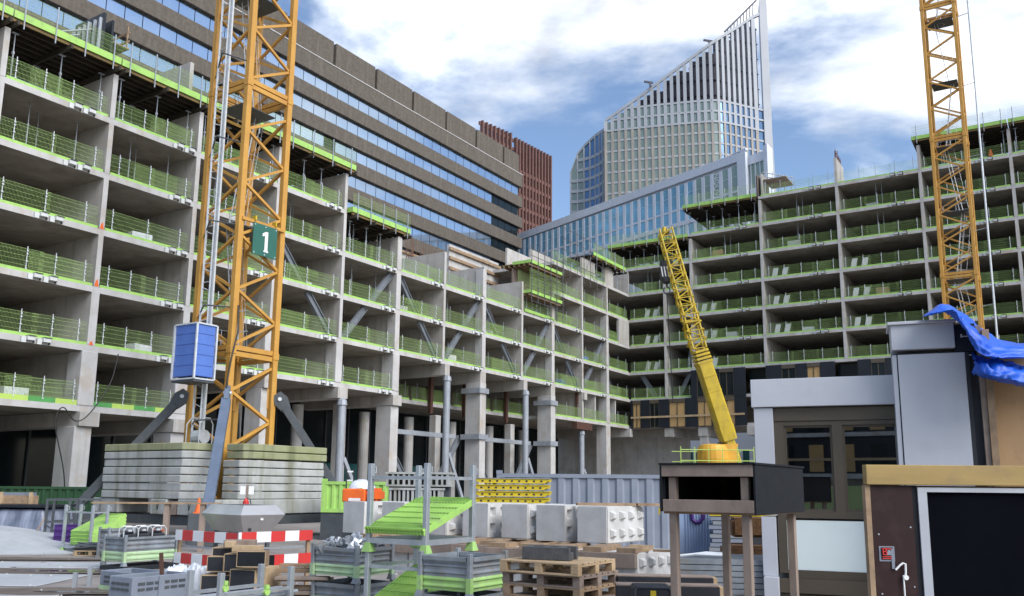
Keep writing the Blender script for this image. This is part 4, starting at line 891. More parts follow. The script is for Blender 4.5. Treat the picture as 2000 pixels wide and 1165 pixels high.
for z in (.45, .95): rl.tube((-1.75, -1.15, zb - .3 + z), (1.65, -1.15, zb - .3 + z), .02, 5).tube((-1.75, 1.1, zb - .3 + z), (1.65, 1.1, zb - .3 + z), .02, 5)
for x in (-1.75, -1.1, -.45, .2, .9, 1.65): rl.tube((x, -1.15, zb - .3), (x, -1.15, zb + .8), .02, 5)
part('railing', rl, M['lime_pale'], t)
# ------------------------------------------------------------------ brown office slab, parallel to the left wing
UO, VE = -42.0, 45.0
OB = thing('brown_office', 'long brown office block with bands of sky reflecting windows', 'building', (QX, QY, 0), ANG['R'])
VS = -95.0                          # near end (outside the picture)
zj = 60.1                           # joint below the parapet tier
bands = []; z = zj
part('core', MB().box(UO - 22, UO - 0.95, VS, VE - 0.8, 0, 63.0), M['brown_dark'], OB)
ztop = zj
while ztop > 12:
    lo_ = ztop - 2.45 if ztop == zj else ztop - 2.02
    sp = MB().box(UO - 0.9, UO, VS, VE, lo_, ztop)
    part('spandrel', sp, M['brown_agg'], OB, bevel=0.05); bands.append((lo_ - 1.95, lo_)); ztop = lo_ - 1.95
part('end_wall', MB().box(UO - 21.9, UO - 0.92, VE - 0.78, VE - 0.02, 0, 60.05), M['brown_agg'], OB)
part('coping', MB().box(UO - 0.95, UO + 0.06, VS, VE + .03, zj + .003, zj + .14), M['concrete_edge'], OB)
# parapet blocks with slots between them
v = -5.65 - 8.8 * 10
while v < VE - 1.0:
    v1 = min(v + 8.8 - 0.25, VE - 1.3); a = v + 0.25
    if v1 > VS and v1 - a > .5:
        part('parapet_block', MB().box(UO - 1.2, UO - 0.02, max(a, VS), v1, zj + .145, 63.75), M['brown_agg'], OB, bevel=0.06)
    if v > VS: part('slot_infill', MB().box(UO - 1.6, UO - 1.25, v - 0.6, v + 0.6, zj + .15, 63.2), M['white_panel'], OB)
    v += 8.8
# window panes: the nearest to view as parts, the hidden remainder as one part
pane = MB().box(0, 0.05, 0.05, 2.15, 0, 1.9).mesh('window_pane', M['glass_sky'])
pane2 = MB().box(0, 0.05, 0.05, 2.15, 0, 1.9).mesh('window_pane', M['glass_dark'])
rest = MB(); cnt = 0; nrow = 0
for bi, (z0, z1) in enumerate(bands):
    v = VE - 0.9 - 2.2; j = 0
    while v > VS:
        vis = bi < 9 and v > -16 - 0 * bi and cnt < 296 and not (bi > 4 and v < 2)
        if bi < 3 and v > -52: vis = cnt < 296
        if vis:
            dark = (j < 4 and bi in (1, 2, 3, 4, 5)) or rnd.random() < .015
            part('window_pane', pane2 if dark else pane, None, OB, (UO - 0.55, v, z0 + .02)); cnt += 1
        else: rest.box(UO - 0.55, UO - 0.5, v + .05, v + 2.15, z0 + .02, z0 + 1.92)
        v -= 2.2; j += 1
tag(part('window_band', rest, M['glass_sky'], OB, fix=False), None, None, None, 'stuff')

# ------------------------------------------------------------------ red ribbed tower
pA = at(1006, 290, 230.0); pB = at(1077, 310, 244.0); e = Vector((pB.x - pA.x, pB.y - pA.y, 0)); wl_ = e.length; ang = math.atan2(e.y, e.x)
RT = thing('red_tower', 'dark red office tower with upright stone ribs behind the brown office', 'building', (pA.x, pA.y, 0), ang)
zt = 98.0
part('glazing', MB().box(-14.6, wl_ - .3, 0.6, 17, 0, zt - 6.5), M['brown_dark'], RT)
for i in range(26): part('spandrel', MB().box(-14.8, wl_ - .1, -0.12, 0.7, 2 + i * 3.45, 3.0 + i * 3.45), M['red_stone'], RT)
nr = 12
rib = MB().box(-0.27, 0.27, -0.35, 0.6, 0, 0.975 * zt).mesh('rib', M['red_stone'])
ribm = MB().box(-0.07, 0.07, 0.0, 0.5, 0, zt - 7).mesh('rib', M['red_stone'])
for i in range(nr):
    x = wl_ * (i + .3) / (nr - .4); part('rib', rib, None, RT, (x, 0, 2.6)); part('rib', ribm, None, RT, (x + wl_ / nr / 2, 0, 0))
for i in range(8): part('rib', rib, None, RT, (-1.6 - i * 1.75, 0.4, 3.4 - .1 * i)); part('rib', ribm, None, RT, (-.8 - i * 1.75, 0.3, 0))
for z in (zt - 6.4, zt - 3.6, zt - 1.0): part('crown_beam', MB().box(-14.8, wl_ - .2, 0.65, 1.0, z, z + .9), M['red_stone'], RT)
part('crown_core', MB().box(-14, wl_ * .62, 3, 15, zt - 6.4, zt - 2.4), M['red_stone'], RT)
for i in range(9): part('rib', rib, None, RT, (wl_ - .25, 2 + i * 1.8, 2.4))
for i in range(26): part('spandrel', MB().box(wl_ - .32, wl_ - .08, 0.8, 17, 2 + i * 3.45, 3.35 + i * 3.45), M['red_stone'], RT)

# ------------------------------------------------------------------ white office with upright windows
wa = Vector((1.9, 162, 0)); wb = Vector((32.9, 121.6, 0)); e = (wb - wa); wlen = e.length; wang = math.atan2(e.y, e.x)
WO = thing('white_office', 'white panelled office with rows of tall blue windows below the curved tower', 'building', (wa.x, wa.y, 0), wang)
HT = 50.3; s0, s1 = -24.0, 52.3
part('body', MB().box(s0, s1 - .4, 0.5, 4.0, 0, HT - .4), M['white_panel'], WO)
pitch = 1.69; n0 = int((49.35 - s0) / pitch)
rows = [(45.25, 48.95), (43.05, 44.85), (40.4, 42.3)]
panes = {k: MB().box(0.31, 1.37, 0.12, 0.18, 0, h_).mesh('window_pane', M[mm]) for k, h_, mm in (('a', 3.7, 'glass_blue'), ('b', 1.8, 'glass_blue'), ('c', 1.9, 'glass_blue'), ('a2', 3.7, 'glass_pale'), ('b2', 1.8, 'glass_pale'), ('c2', 1.9, 'glass_pale'))}
pil = MB().box(-0.31, 0.30, 0.0, 0.495, 30.0, HT - 1.36).mesh('pilaster', M['white_panel'], bevel=.02)
pilt = MB().box(-0.37, 0.34, 0.0, 0.495, 30.0, 41.9).mesh('pilaster', M['tower_tan'], bevel=.02)
cop = MB().box(-0.83, 0.83, -0.02, 0.495, HT - 1.34, HT).mesh('cornice_panel', M['white_panel'], bevel=.02)
cx = 49.35 - n0 * pitch
for i in range(n0 + 1):
    x = cx + i * pitch
    part('pilaster', pil, None, WO, (x, 0, 0)); part('cornice_panel', cop, None, WO, (x + .845, 0, 0.012 * i))
    if i > 3:
        pale = i >= n0 - 4
        for k, (z0, z1) in zip('abc', rows): part('window_pane', panes[k + ('2' if pale else '')], None, WO, (x, 0, z0))
        for k in (44.88, 42.32): part('spandrel_panel', MB().box(x + .305, x + 1.37, 0.05, .27, k, k + (.34 if k > 44 else .70)), M['white_panel'], WO)
        part('transom', MB().box(x + .36, x + 1.32, .08, .115, 47.3, 47.36), M['white_panel'], WO)
for i in range(n0 - 13, n0 + 1):
    x = cx + i * pitch; part('window_pane', MB().box(x + .3, x + 1.35, .42, .49, 2.6, 7.4), M['glass_teal'], WO)
part('string_course', MB().box(s0, s1, -0.06, .2, 42.33, 42.95), M['white_panel'], WO)
part('end_panel', MB().box(50.75, s1, -.03, .495, 30, HT + .30), M['white_panel'], WO, bevel=.02)
part('end_panel', MB().hexa([(49.9, -.05, HT + .55), (s1 + .1, -.05, HT + .55), (s1 + .1, .5, HT + .55), (49.9, .5, HT + .55), (49.9, -.05, HT + .6), (s1 + .1, -.05, HT + .85), (s1 + .1, .5, HT + .85), (49.9, .5, HT + .6)]), M['white_panel'], WO)
# glazed notch and fin at the right end
part('notch_glass', MB().box(s1 - .3, s1 + 2.4, 1.2, 1.4, 30, HT - 1.5), M['glass_pale'], WO)
part('notch_cornice', MB().box(s1 - .3, s1 + 2.4, 1.0, 2.5, HT - 1.48, HT - .1), M['white_panel'], WO)
for i in range(3): part('mullion', MB().box(s1 + i * .8, s1 + .12 + i * .8, 1.05, 1.19, 30, HT - 1.5), M['white_panel'], WO)
part('notch_band', MB().box(s1 - .2, s1 + 2.4, 1.0, 1.04, 44.3, 45.1), M['white_panel'], WO)
part('fin', MB().hexa([(s1 + 2.42, .9, 30), (s1 + 3.1, .9, 30), (s1 + 3.1, 2.2, 30), (s1 + 2.42, 2.2, 30), (s1 + 2.42, .9, HT + .5), (s1 + 3.1, .9, HT + .9), (s1 + 3.1, 2.2, HT + .3), (s1 + 2.42, 2.2, HT - .1)]), M['white_panel'], WO)
# the lettering in one tall window, turned on its side
def letters(txt, size, m, parent, loc, rot, name='lettering'):
    cu_ = bpy.data.curves.new('t', 'FONT'); cu_.body = txt; cu_.size = size; cu_.extrude = 0.01
    ob = bpy.data.objects.new('t', cu_); col.objects.link(ob); dg = bpy.context.evaluated_depsgraph_get()
    me = bpy.data.meshes.new_from_object(ob.evaluated_get(dg)); col.objects.unlink(ob); bpy.data.objects.remove(ob)
    me.materials.clear(); me.materials.append(m)
    o = link(name, me, parent, loc); o.rotation_euler = rot; return o
xw = cx + (n0 - 2) * pitch + .42
letters('NOUVE', 1.25, M['white'], WO, (xw + .02, .10, 48.9), (R(90), R(90), 0))

# ------------------------------------------------------------------ curved white tower with the pointed crown
PL = [(1183, 258), (1215, 256.4), (1250, 254.9), (1285, 253.4), (1320, 252), (1350, 250.9), (1378, 250), (1396, 249.6), (1408, 249.8), (1420, 250.6), (1436, 251.9), (1455, 253.5), (1472, 255), (1493, 256.6)]
RL = [(1183, 233), (1223, 205), (1259, 180), (1320, 135), (1389, 86), (1422, 66), (1450, 50), (1487, 26)]
def lerp(tab, x):
    for (a, b_), (c, d) in zip(tab, tab[1:]):
        if a <= x <= c: return b_ + (d - b_) * (x - a) / (c - a)
    return tab[0][1] if x < tab[0][0] else tab[-1][1]
def tp(x): p = at(x, 250, lerp(PL, x)); return Vector((p.x, p.y, 0))
def tz(x): return at(x, lerp(RL, x), lerp(PL, x)).z
TW = thing('curved_tower', 'tall white office tower rising to a pointed ribbed crown', 'building', tp(1300), 0)
t0 = tp(1300)
ROW = 3.42; ZB = 118.9              # crown sill; storeys are counted down from it
cols = [1183 + i * 13.05 for i in range(17)] + [1405 + i * 10.4 for i in range(8)] + [1492]
def seg(mb, x0, x1, z0, z1, off0, off1, m=0):  # a piece of curved wall between two bearings
    a, b_ = tp(x0) - t0, tp(x1) - t0; d = (b_ - a).normalized(); nrm = Vector((d.y, -d.x, 0))
    A0, B0, A1, B1 = a + nrm * off1, b_ + nrm * off1, a + nrm * off0, b_ + nrm * off0
    mb.hexa([A0 + Vector((0, 0, z0)), B0 + Vector((0, 0, z0)), B1 + Vector((0, 0, z0)), A1 + Vector((0, 0, z0)), A0 + Vector((0, 0, z1)), B0 + Vector((0, 0, z1)), B1 + Vector((0, 0, z1)), A1 + Vector((0, 0, z1))], m)
def zig_top(x): return min(ZB, tz(x) - 1.2)
nrow = 14
for i in range(len(cols) - 1):
    xa, xb = cols[i], cols[i + 1]; zt_ = min(zig_top(xa), zig_top(xb))
    mb = MB(); seg(mb, xa, xb, 60, zt_, -0.6, 0.0); part('glazing', mb, M['tower_glass_blue'] if xa > 1393 else M['tower_glass_green'], TW)
    mid = (xa + xb) / 2; w_ = (xb - xa)
    # pilaster: tan below, white above, running on as a fin to the crown
    zc_ = ZB - 2 * ROW
    mb = MB(); seg(mb, xa - w_ * .19, xa + w_ * .19, 60, zc_, 0, .28); part('pilaster', mb, M['tower_tan'], TW)
    mb = MB(); seg(mb, xa - w_ * .25, xa + w_ * .25, min(zc_, tz(xa) - 1) + .01, max(tz(xa) - .9, zc_ + .1), -.3, .30); part('fin', mb, M['tower_white'], TW)
for k in range(nrow):
    z1 = ZB - k * ROW
    mb = MB()
    for i in range(len(cols) - 1):
        if z1 < min(tz(cols[i]), tz(cols[i + 1])) - .8: seg(mb, cols[i], cols[i + 1], z1 - .32, z1 + .28, 0.002, .16 if k > 2 else .30)
    if mb.f: part('spandrel_band', mb, M['tower_white'], TW)
mb = MB()
for i in range(len(cols) - 1):         # sloping coping that follows the roof line
    xa, xb = cols[i], cols[i + 1]; a, b_ = tp(xa) - t0, tp(xb) - t0
    A, B_ = a + Vector((0, -.45, tz(xa))), b_ + Vector((0, -.45, tz(xb))); up_ = Vector((0, 0, 1.0)); dn = Vector((0, 1.0, 0))
    mb.hexa([A - up_, B_ - up_, B_ - up_ + dn, A - up_ + dn, A, B_, B_ + dn, A + dn])
part('coping', mb, M['tower_white'], TW)
# dark plant floors and steelwork seen through the crown
mb = MB()
for i in range(2, len(cols) - 1):
    h1 = min(tz(cols[i]), tz(cols[i + 1])) - (.6 if i % 4 else 2.6)
    if h1 > ZB: seg(mb, cols[i], cols[i + 1], ZB, h1, -2.2, -1.9)
tag(part('plant_wall', mb, M['tower_steel'], TW), None, None, None, 'stuff')
for k in range(6):
    mb = MB()
    for i in range(3, len(cols) - 1):
        z = ZB + 2.4 + k * 5.1
        if z < tz(cols[i]) - 1.5: seg(mb, cols[i], cols[i + 1], z, z + .28, -1.7, -1.4)
    if mb.f: part('crown_girder', mb, M['tower_steel'], TW)
for i in range(4, len(cols) - 2):
    a, b_ = tp(cols[i]) - t0, tp(cols[i + 1]) - t0; off = Vector((0, 2.5, 0))
    zA, zB = tz(cols[i]) - 2.5, max(ZB, tz(cols[i]) - 9)
    if zA > ZB + 1: part('crown_strut', MB().beam(a + off + Vector((0, 0, zA)), b_ + off + Vector((0, 0, zB)), .4), M['tower_steel'], TW)
    if zA > ZB + 9: part('crown_strut', MB().beam(a + off + Vector((0, 0, zB)), b_ + off + Vector((0, 0, max(ZB, zB - 8))), .4), M['tower_steel'], TW)
# the tall blade at the right
q = at(1493, 250, 256); q2 = at(1508, 250, 256.5); q3 = at(1517, 250, 259); tpz = at(1500, -18, 256.5).z
def xyv(p, z): return Vector((p.x, p.y, z)) - t0
part('blade', MB().hexa([xyv(q, 55), xyv(q2, 55), xyv(q3, 55), xyv(q, 55) + Vector((2, 8, 0)), xyv(q, tpz - 3.2), xyv(q2, tpz), xyv(q3, tpz - 2) + Vector((-2.6, 0, 0)), xyv(q, tpz - 3.2) + Vector((2, 8, 0))]), M['tower_white'], TW)
A_, B_ = tp(1422) - t0 + Vector((0, 0, at(1422, 62, 250.6).z)), tp(1487) - t0 + Vector((0, 0, at(1487, 1, 256).z))
part('crown_rail', MB().beam(A_, B_, .5, .5), M['tower_steel'], TW)
for i in range(9):
    f = (i + 1) / 10; c0 = A_.lerp(B_, f); part('crown_strut', MB().beam(c0, c0 - Vector((0, -1, 1 + 4.0 * f)), .2), M['tower_steel'], TW)
for x, y in ((1268, 165), (1384, 84)):  # window cleaning cradles on the roof edge
    p = at(x, y, 253) - t0; part('roof_cradle', MB().beam(p + Vector((-1.6, 0, .9)), p + Vector((1.2, 0, .5)), .5).beam(p + Vector((.4, 0, -.8)), p + Vector((.2, 0, .6)), .6), M['tower_steel'], TW)
part('back_wall', MB().box(-12, 22, 16, 17, 60, 112), M['tower_white'], TW)
# rounded left shoulder of the tower
SH = []
for i in range(9):
    t_ = i / 8; SH.append((1114.5 + 68.0 * (math.sin(t_ * math.pi / 2)), 274 - 14.5 * (1 - math.cos(t_ * math.pi / 2)) ** .9))
RS = [(1114, 338), (1117, 318), (1125, 302), (1140, 284), (1160, 265), (1183, 249)]
SD = thing('tower_shoulder', 'rounded blue glazed shoulder on the left of the white tower', 'building', Vector((at(SH[4][0], 300, SH[4][1]).x, SH[4][1], 0)), 0)
sb = Vector((at(SH[4][0], 300, SH[4][1]).x, SH[4][1], 0))
sp_ = []
for x, d in SH:
    p = at(x, 330, d); sp_.append((Vector((p.x, p.y, 0)) - sb, at(x, lerp(RS, x), d).z))
for i in range(8):
    (a, za), (b_, zb_) = sp_[i], sp_[i + 1]; m_ = MB(); dv = Vector((0, 1.2, 0))
    m_.hexa([a + Vector((0, 0, 60)), b_ + Vector((0, 0, 60)), b_ + dv + Vector((0, 0, 60)), a + dv + Vector((0, 0, 60)), a + Vector((0, 0, za - .6)), b_ + Vector((0, 0, zb_ - .6)), b_ + dv + Vector((0, 0, zb_ - .6)), a + dv + Vector((0, 0, za - .6))])
    part('glazing', m_, M['tower_glass_blue'] if 1 < i < 6 else M['tower_glass_green'], SD)
    part('mullion', MB().beam(a + Vector((0, -.1, 60)), a + Vector((0, -.1, za - .3)), .5, .4), M['tower_white'], SD)
for k in range(14):
    z = 108.4 - k * 3.55; m_ = MB()
    for i in range(8):
        (a, za), (b_, zb_) = sp_[i], sp_[i + 1]
        if z < min(za, zb_) - .4:
            o_ = Vector((0, -.35, 0)); m_.hexa([a + o_ + Vector((0, 0, z - .5)), b_ + o_ + Vector((0, 0, z - .5)), b_ + Vector((0, .3, z - .5)), a + Vector((0, .3, z - .5)), a + o_ + Vector((0, 0, z + .5)), b_ + o_ + Vector((0, 0, z + .5)), b_ + Vector((0, .3, z + .5)), a + Vector((0, .3, z + .5))])
    if m_.f: part('spandrel_band', m_, M['tower_white'], SD)
m_ = MB()
for i in range(8):
    (a, za), (b_, zb_) = sp_[i], sp_[i + 1]; A, B_ = a + Vector((0, -.4, za)), b_ + Vector((0, -.4, zb_)); u2, d2 = Vector((0, 0, 1.0)), Vector((0, 1.2, 0))
    m_.hexa([A - u2, B_ - u2, B_ - u2 + d2, A - u2 + d2, A, B_, B_ + d2, A + d2])
part('coping', m_, M['tower_white'], SD)
part('back_volume', MB().box(-1, 9, 3, 14, 40, 102), M['tower_white'], SD)
# ------------------------------------------------------------------ the yard: helpers for things seen on their corner
TH = ANG['L']
def solve(xn, xl, xr, y, D, th):
    """near corner bearing and depth, left and right bearings -> near point and side lengths (right a, left b)"""
    n = at(xn, y, D); c, s = math.cos(th), math.sin(th)
    rr = at(xr, y, D); rl_ = at(xl, y, D); kr, kl = rr.x / rr.y, rl_.x / rl_.y
    a = (kr * n.y - n.x) / (c - kr * s); b_ = (kl * n.y - n.x) / (-s - kl * c)
    return Vector((n.x, n.y, 0)), a, b_
def bin_(label, xn, xl, xr, ytop, D, th, h, green, group='steel stillages in the yard', z0=None, cat='bin', name='steel_bin'):
    p, a, b_ = solve(xn, xl, xr, ytop, D, th); zt = Z(ytop, D, xn)
    zb = zt - h if z0 is None else z0; p.z = zb; h = zt - zb
    t = thing(name, label, cat, p, th, group); ft = 0.10; g0 = ft + (h - ft) * 0.40
    for (x0, y0, x1, y1) in ((0, 0, a, 0), (a, 0, a, b_), (a, b_, 0, b_), (0, b_, 0, 0)):
        d = Vector((x1 - x0, y1 - y0, 0)); L_ = d.length; d.normalize(); n = Vector((d.y, -d.x, 0)); o = Vector((x0, y0, 0))
        for nm, zs, m in (('side_panel', (g0, g0 + (h - g0) * .33, g0 + (h - g0) * .66, h - .05), M['bin_steel']), ('lower_panel', (ft, ft + (g0 - ft) * .5, g0), green)):
            mb = MB()
            for i in range(len(zs) - 1):
                za, zc = zs[i], zs[i + 1]; q = 0.03
                A, B_ = o + d * .05, o + d * (L_ - .05)
                pr = [(-.012, za), (-.012, za + .035), (.0, za + .05), (.0, zc - .03), (-.012, zc)]
                for k in range(4):
                    (e0, u0_), (e1, u1_) = pr[k], pr[k + 1]
                    mb.quad(A + n * (e0 * 1.6) + Vector((0, 0, u0_)), B_ + n * (e0 * 1.6) + Vector((0, 0, u0_)), B_ + n * (e1 * 1.6) + Vector((0, 0, u1_)), A + n * (e1 * 1.6) + Vector((0, 0, u1_)))
            part(nm, mb, m, t, fix=False)
        part('rim', MB().beam(o + d * .05 + Vector((0, 0, h - .03)), o + d * (L_ - .05) + Vector((0, 0, h - .03)), .055, .055), M['bin_steel'], t)
        part('corner_post', MB().box(x0 - .035, x0 + .035, y0 - .035, y0 + .035, ft * .5, h + .05), M['bin_steel'], t, bevel=.008)
        part('lower_post', MB().box(x0 - .038, x0 + .038, y0 - .038, y0 + .038, ft * .9, g0), green, t)
        part('foot', MB().hexa([(x0 - .06, y0 - .06, 0), (x0 + .06, y0 - .06, 0), (x0 + .06, y0 + .06, 0), (x0 - .06, y0 + .06, 0), (x0 - .034, y0 - .034, ft), (x0 + .034, y0 - .034, ft), (x0 + .034, y0 + .034, ft), (x0 - .034, y0 + .034, ft)]), M['bin_steel'], t)
    part('floor', MB().box(.03, a - .03, .03, b_ - .03, ft, ft + .03), M['bin_steel'], t)
    part('load', MB().box(.04, a - .04, .04, b_ - .04, ft + .04, h * .78), M['crane_dark'], t)
    return t, p, a, b_, zt
def local(p, th, x, y, z): c, s = math.cos(th), math.sin(th); return Vector((p.x + x * c - y * s, p.y + x * s + y * c, z))

# ---- ground surfaces: plates and mound at the left
gx = []
mb = MB(); nx_, ny_ = 26, 16
def mound_h(u, v):                  # u across 0..1 (left to right), v near to far
    return max(0.0, 0.78 * (1 - max(0, (u - .35) / .65) ** 1.6) * math.sin(min(1, v * 1.5) * math.pi / 2) ** 1.2) - .02
for j in range(ny_ + 1):
    for i in range(nx_ + 1):
        u, v = i / nx_, j / ny_; y = 25.6 + v * 4.2 + u * .6; x = -22 + u * 9.2 + v * -.2
        mb.v.append((x, y, mound_h(u, v)))
for j in range(ny_):
    for i in range(nx_): a = j * (nx_ + 1) + i; mb.f.append((a, a + 1, a + nx_ + 2, a + nx_ + 1)); mb.m.append(0)
tag(link('mound', mb.mesh('mound', M['plate'], smooth=True)), None, None, None, 'structure')
for i, (x0, x1, y0, y1) in enumerate(((-19, -15.2, 22.1, 23.6), (-15.1, -12.3, 22.1, 23.6), (-12.2, -9.0, 22.2, 23.7), (-19, -14.0, 18.3, 20.6), (-13.9, -9.6, 18.3, 20.6), (-17, -12.5, 14.2, 16.9), (-12.4, -8.4, 14.2, 16.9))):
    struct('road_plate', MB().box(x0, x1, y0, y1, 0.004, 0.03), M['plate'], bevel=.01)
# damp tracks
struct('tyre_track', MB().quad((-26, 23.8, .005), (-6, 24.3, .005), (-6, 24.9, .005), (-26, 24.6, .005)), M['paving'], fix=False)
struct('tyre_track', MB().quad((-26, 20.8, .005), (-7, 21.2, .005), (-7, 21.9, .005), (-26, 21.7, .005)), M['paving'], fix=False)

# ---- far left: wrapped stack, boards, trestle, crates
p = at(-10, 1000, 31.5)
t = thing('wrapped_stack', 'dark plastic wrapped stack at the left edge behind the mound', 'stack', (p.x - 1.2, 31.3, 0), R(-4))
part('film', MB().hexa([(0, 0, .3), (3.2, 0, .3), (3.2, 2, .3), (0, 2, .3), (-.1, .3, 1.15), (3.0, .2, 1.15), (3.0, 2, 1.2), (0, 2, 1.2)]), M['film'], t, bevel=.05); part('base', MB().box(.1, 3.1, .1, 1.9, 0, .29), M['black'], t)
part('lid', MB().box(-.1, 3.15, .1, 2.1, 1.21, 1.30), M['black_panel'], t)
t = thing('form_board', 'weathered timber board clamped on grey boxes at the left edge', 'board', at(-20, 985, 32.5) - Vector((0, 0, 0)), 0); t.location.z = 1.31
part('board', MB().box(-.6, 1.75, -.03, .03, 0.0, .30), M['timber'], t)
for x in (.35, 1.45): part('cleat', MB().box(x, x + .12, -.09, -.032, -.0, .42), M['timber_new'], t)
part('box', MB().box(-.6, 1.2, .05, .9, 0, .40), M['plastic_grey'], t)
GREENBOX = None
tr = thing('steel_trestle', 'dark steel trestle frame standing behind the mound', 'trestle', Vector((at(90, 1010, 30).x, 30, 0)), R(10))
for x in (0, .95):
    for y in (0, .7): part('leg', MB().box(x - .035, x + .035, y - .035, y + .035, 0, 1.55), M['crane_dark'], tr)
for z in (.75, 1.48):
    for y in (0, .7): part('rail', MB().box(.036, .914, y - .03, y + .03, z, z + .07), M['crane_dark'], tr)
part('brace', MB().beam((.02, 0, .1), (-.45, -.1, 0.0), .05).beam((-.42, -.1, .02), (0, 0, 1.0), .05), M['timber_grey'], tr); part('brace', MB().beam((.0, -.05, .7), (.9, -.05, .1), .05), M['crane_dark'], tr)
tr2 = clone(tr, Vector((at(131, 1010, 30.5).x, 30.6, 0)), R(25), 'second dark steel trestle frame, nearer the lime rack')
for i in range(3):
    for j in range(2): pass
pc = Vector((at(104, 1050, 28.5).x, 28.5, 0))
for i in range(4):
    t = thing('purple_crate', f'dark purple crate, {("bottom", "second", "third", "top")[i]} of the stack beside the lime rack', 'crate', pc + Vector((0, 0, i * .19)), R(12), 'stack of purple crates')
    part('shell', MB().box(0, .75, 0, .5, 0, .165), M['purple'], t, bevel=.015); part('lip', MB().box(-.02, .77, -.02, .52, .166, .187), M['purple'], t)

# ---- post racks
def rack(label, xn, xl, xr, y, D, th, z0, h, group='galvanised post racks'):
    p, a, b_ = solve(xn, xl, xr, y, D, th); p.z = z0
    t = thing('post_rack', label, 'rack', p, th, group)
    for x in (0, a):
        for yy in (0, b_):
            part('post', MB().box(x - .04, x + .04, yy - .04, yy + .04, .12, h), M['galv'], t, bevel=.008)
            part('foot_cup', MB().hexa([(x - .08, yy - .08, 0), (x + .08, yy - .08, 0), (x + .08, yy + .08, 0), (x - .08, yy + .08, 0), (x - .045, yy - .045, .14), (x + .045, yy - .045, .14), (x + .045, yy + .045, .14), (x - .045, yy + .045, .14)]), M['bin_green2'], t)
            part('hook', MB().path([(x + .05, yy, h - .06), (x + .05 + .06, yy, h - .05), (x + .11, yy, h - .14), (x + .05, yy, h - .15)], .012, 5), M['galv'], t)
    for z in (.17,):
        for yy in (0, b_): part('base_rail', MB().box(.041, a - .041, yy - .03, yy + .03, z - .04, z + .04), M['galv'], t)
        for x in (0, a): part('base_rail', MB().box(x - .03, x + .03, .041, b_ - .041, z - .04, z + .04), M['galv'], t)
    for yy in (0, b_): part('top_rail', MB().box(.041, a - .041, yy - .02, yy + .02, h - .24, h - .19), M['galv'], t)
    part('top_rail', MB().box(-.02, .02, .041, b_ - .041, h - .24, h - .19), M['galv'], t)
    return t, p, a, b_
def wire_panel(a, b_, n=20):
    mb = MB(); r = .0095
    for i in range(n): y = i * b_ / (n - 1); mb.box(0, a, y - r, y + r, -.008, .008)
    for i in range(7):
        x = .02 + i * (a - .04) / 6; mb.box(x - .006, x + .006, 0, b_, .009, .018)
    for q in (.03, .06, .09, .12, .88, .91, .94, .97): mb.box(a * q - .005, a * q + .005, 0, b_, .009, .018)
    return mb.mesh('mesh_panel', M['lime'], fix=False)
def tilt_stack(rk, p, th, a, b_, z0, z1, n, label, y0=.0, step=.013):
    L_ = math.hypot(a * 1.12, z1 - z0); al = math.atan2(z1 - z0, a * 1.12)
    me = wire_panel(L_, b_)
    for i in range(n):
        q = local(p, th, -.06 - math.sin(al) * i * step + rnd.uniform(-.015, .015), y0 + rnd.uniform(-.004, .004), z0 + math.cos(al) * i * step)
        w_ = ('bottom' if i == 0 else 'top' if i == n - 1 else f'{ORD[i + 1]} from the bottom')
        o = solo('mesh_panel', me, None, f'lime wire mesh panel, {w_} of the {label}', 'mesh panel', q, th, 'lime mesh panels in racks')
        o.rotation_euler = (0, -al, th)
D1 = 13.2
ztop = Z(905, D1, 831); zmid = Z(1068, D1, 831)
rk, p, a, b_ = rack('upper galvanised post rack holding tilted lime panels', 831, 720, 921, 1068, D1, TH, zmid - .12, ztop - zmid + .12)
tilt_stack(rk, p, TH, a, b_ * 1.02, zmid + .16, zmid + .62, 7, 'tilted pile in the upper rack', -.01)
rk2, p2, a2, b2 = rack('lower galvanised post rack under the tilted lime panels', 831, 720, 921, 1068, D1, TH, 0.0, zmid - .12)
tilt_stack(rk2, p2, TH, a2, b2 * 1.02, .22, .78, 7, 'tilted pile in the lower rack', -.01)
# small far rack with smooth lime formwork slabs
rk3, p3, a3, b3 = rack('galvanised post rack with solid lime slabs at the left', 177, 124, 206, 1050, 26.8, R(62), 0.0, 1.42)
for i in range(4):
    w_ = ('bottom', 'second', 'third', 'top')[i]
    o = solo('lime_slab', MB().box(0, 1.25, 0, 1.0, -.05, .05).box(.0, .28, .01, .99, .051, .06).box(.97, 1.25, .01, .99, .051, .06), M['lime'], f'solid lime slab, {w_} of the tilted pile in the left rack', 'slab', local(p3, R(62), .02, -.05, .28 + .105 * i), R(62), 'solid lime slabs')
    o.rotation_euler = (0, R(-24), R(62))

# ---- steel bins and what is in them
tA, pA_, aA, bA, zA = bin_('steel bin with pale green base filled with black machines', 246, 206, 346, 1050, 21.6, TH, .80, M['bin_green'], z0=0.12)
solo('bin_pallet', MB().box(-.05, aA + .05, -.05, bA + .05, 0, .11), M['black'], 'dark pallet frame under the pale green based bin', 'pallet', Vector((pA_.x, pA_.y, 0)), TH)
for i, (x, y, nm) in enumerate(((.12, .25, 'left'), (.55, .3, 'middle'), (.92, .25, 'right'))):
    t = thing('plate_machine', f'{nm} black machine with round tube handle in the pale green based bin', 'machine', local(pA_, TH, x, y, zA - .30), TH - R(20), 'black machines in the bin')
    part('engine', MB().box(0, .3, 0, .4, .0, .36).box(.05, .25, .05, .3, .361, .42), M['black'], t, bevel=.03)
    for yy in (-.02, .42): part('handle', MB().path([(-.02, yy, .1), (-.02, yy, .46), (.04, yy, .53), (.26, yy, .53), (.32, yy, .46), (.32, yy, .1)], .014, 6), M['galv_white'], t)
    part('cap', MB().tube((.15, .1, .42), (.15, .1, .46), .05, 8), M['white'], t)
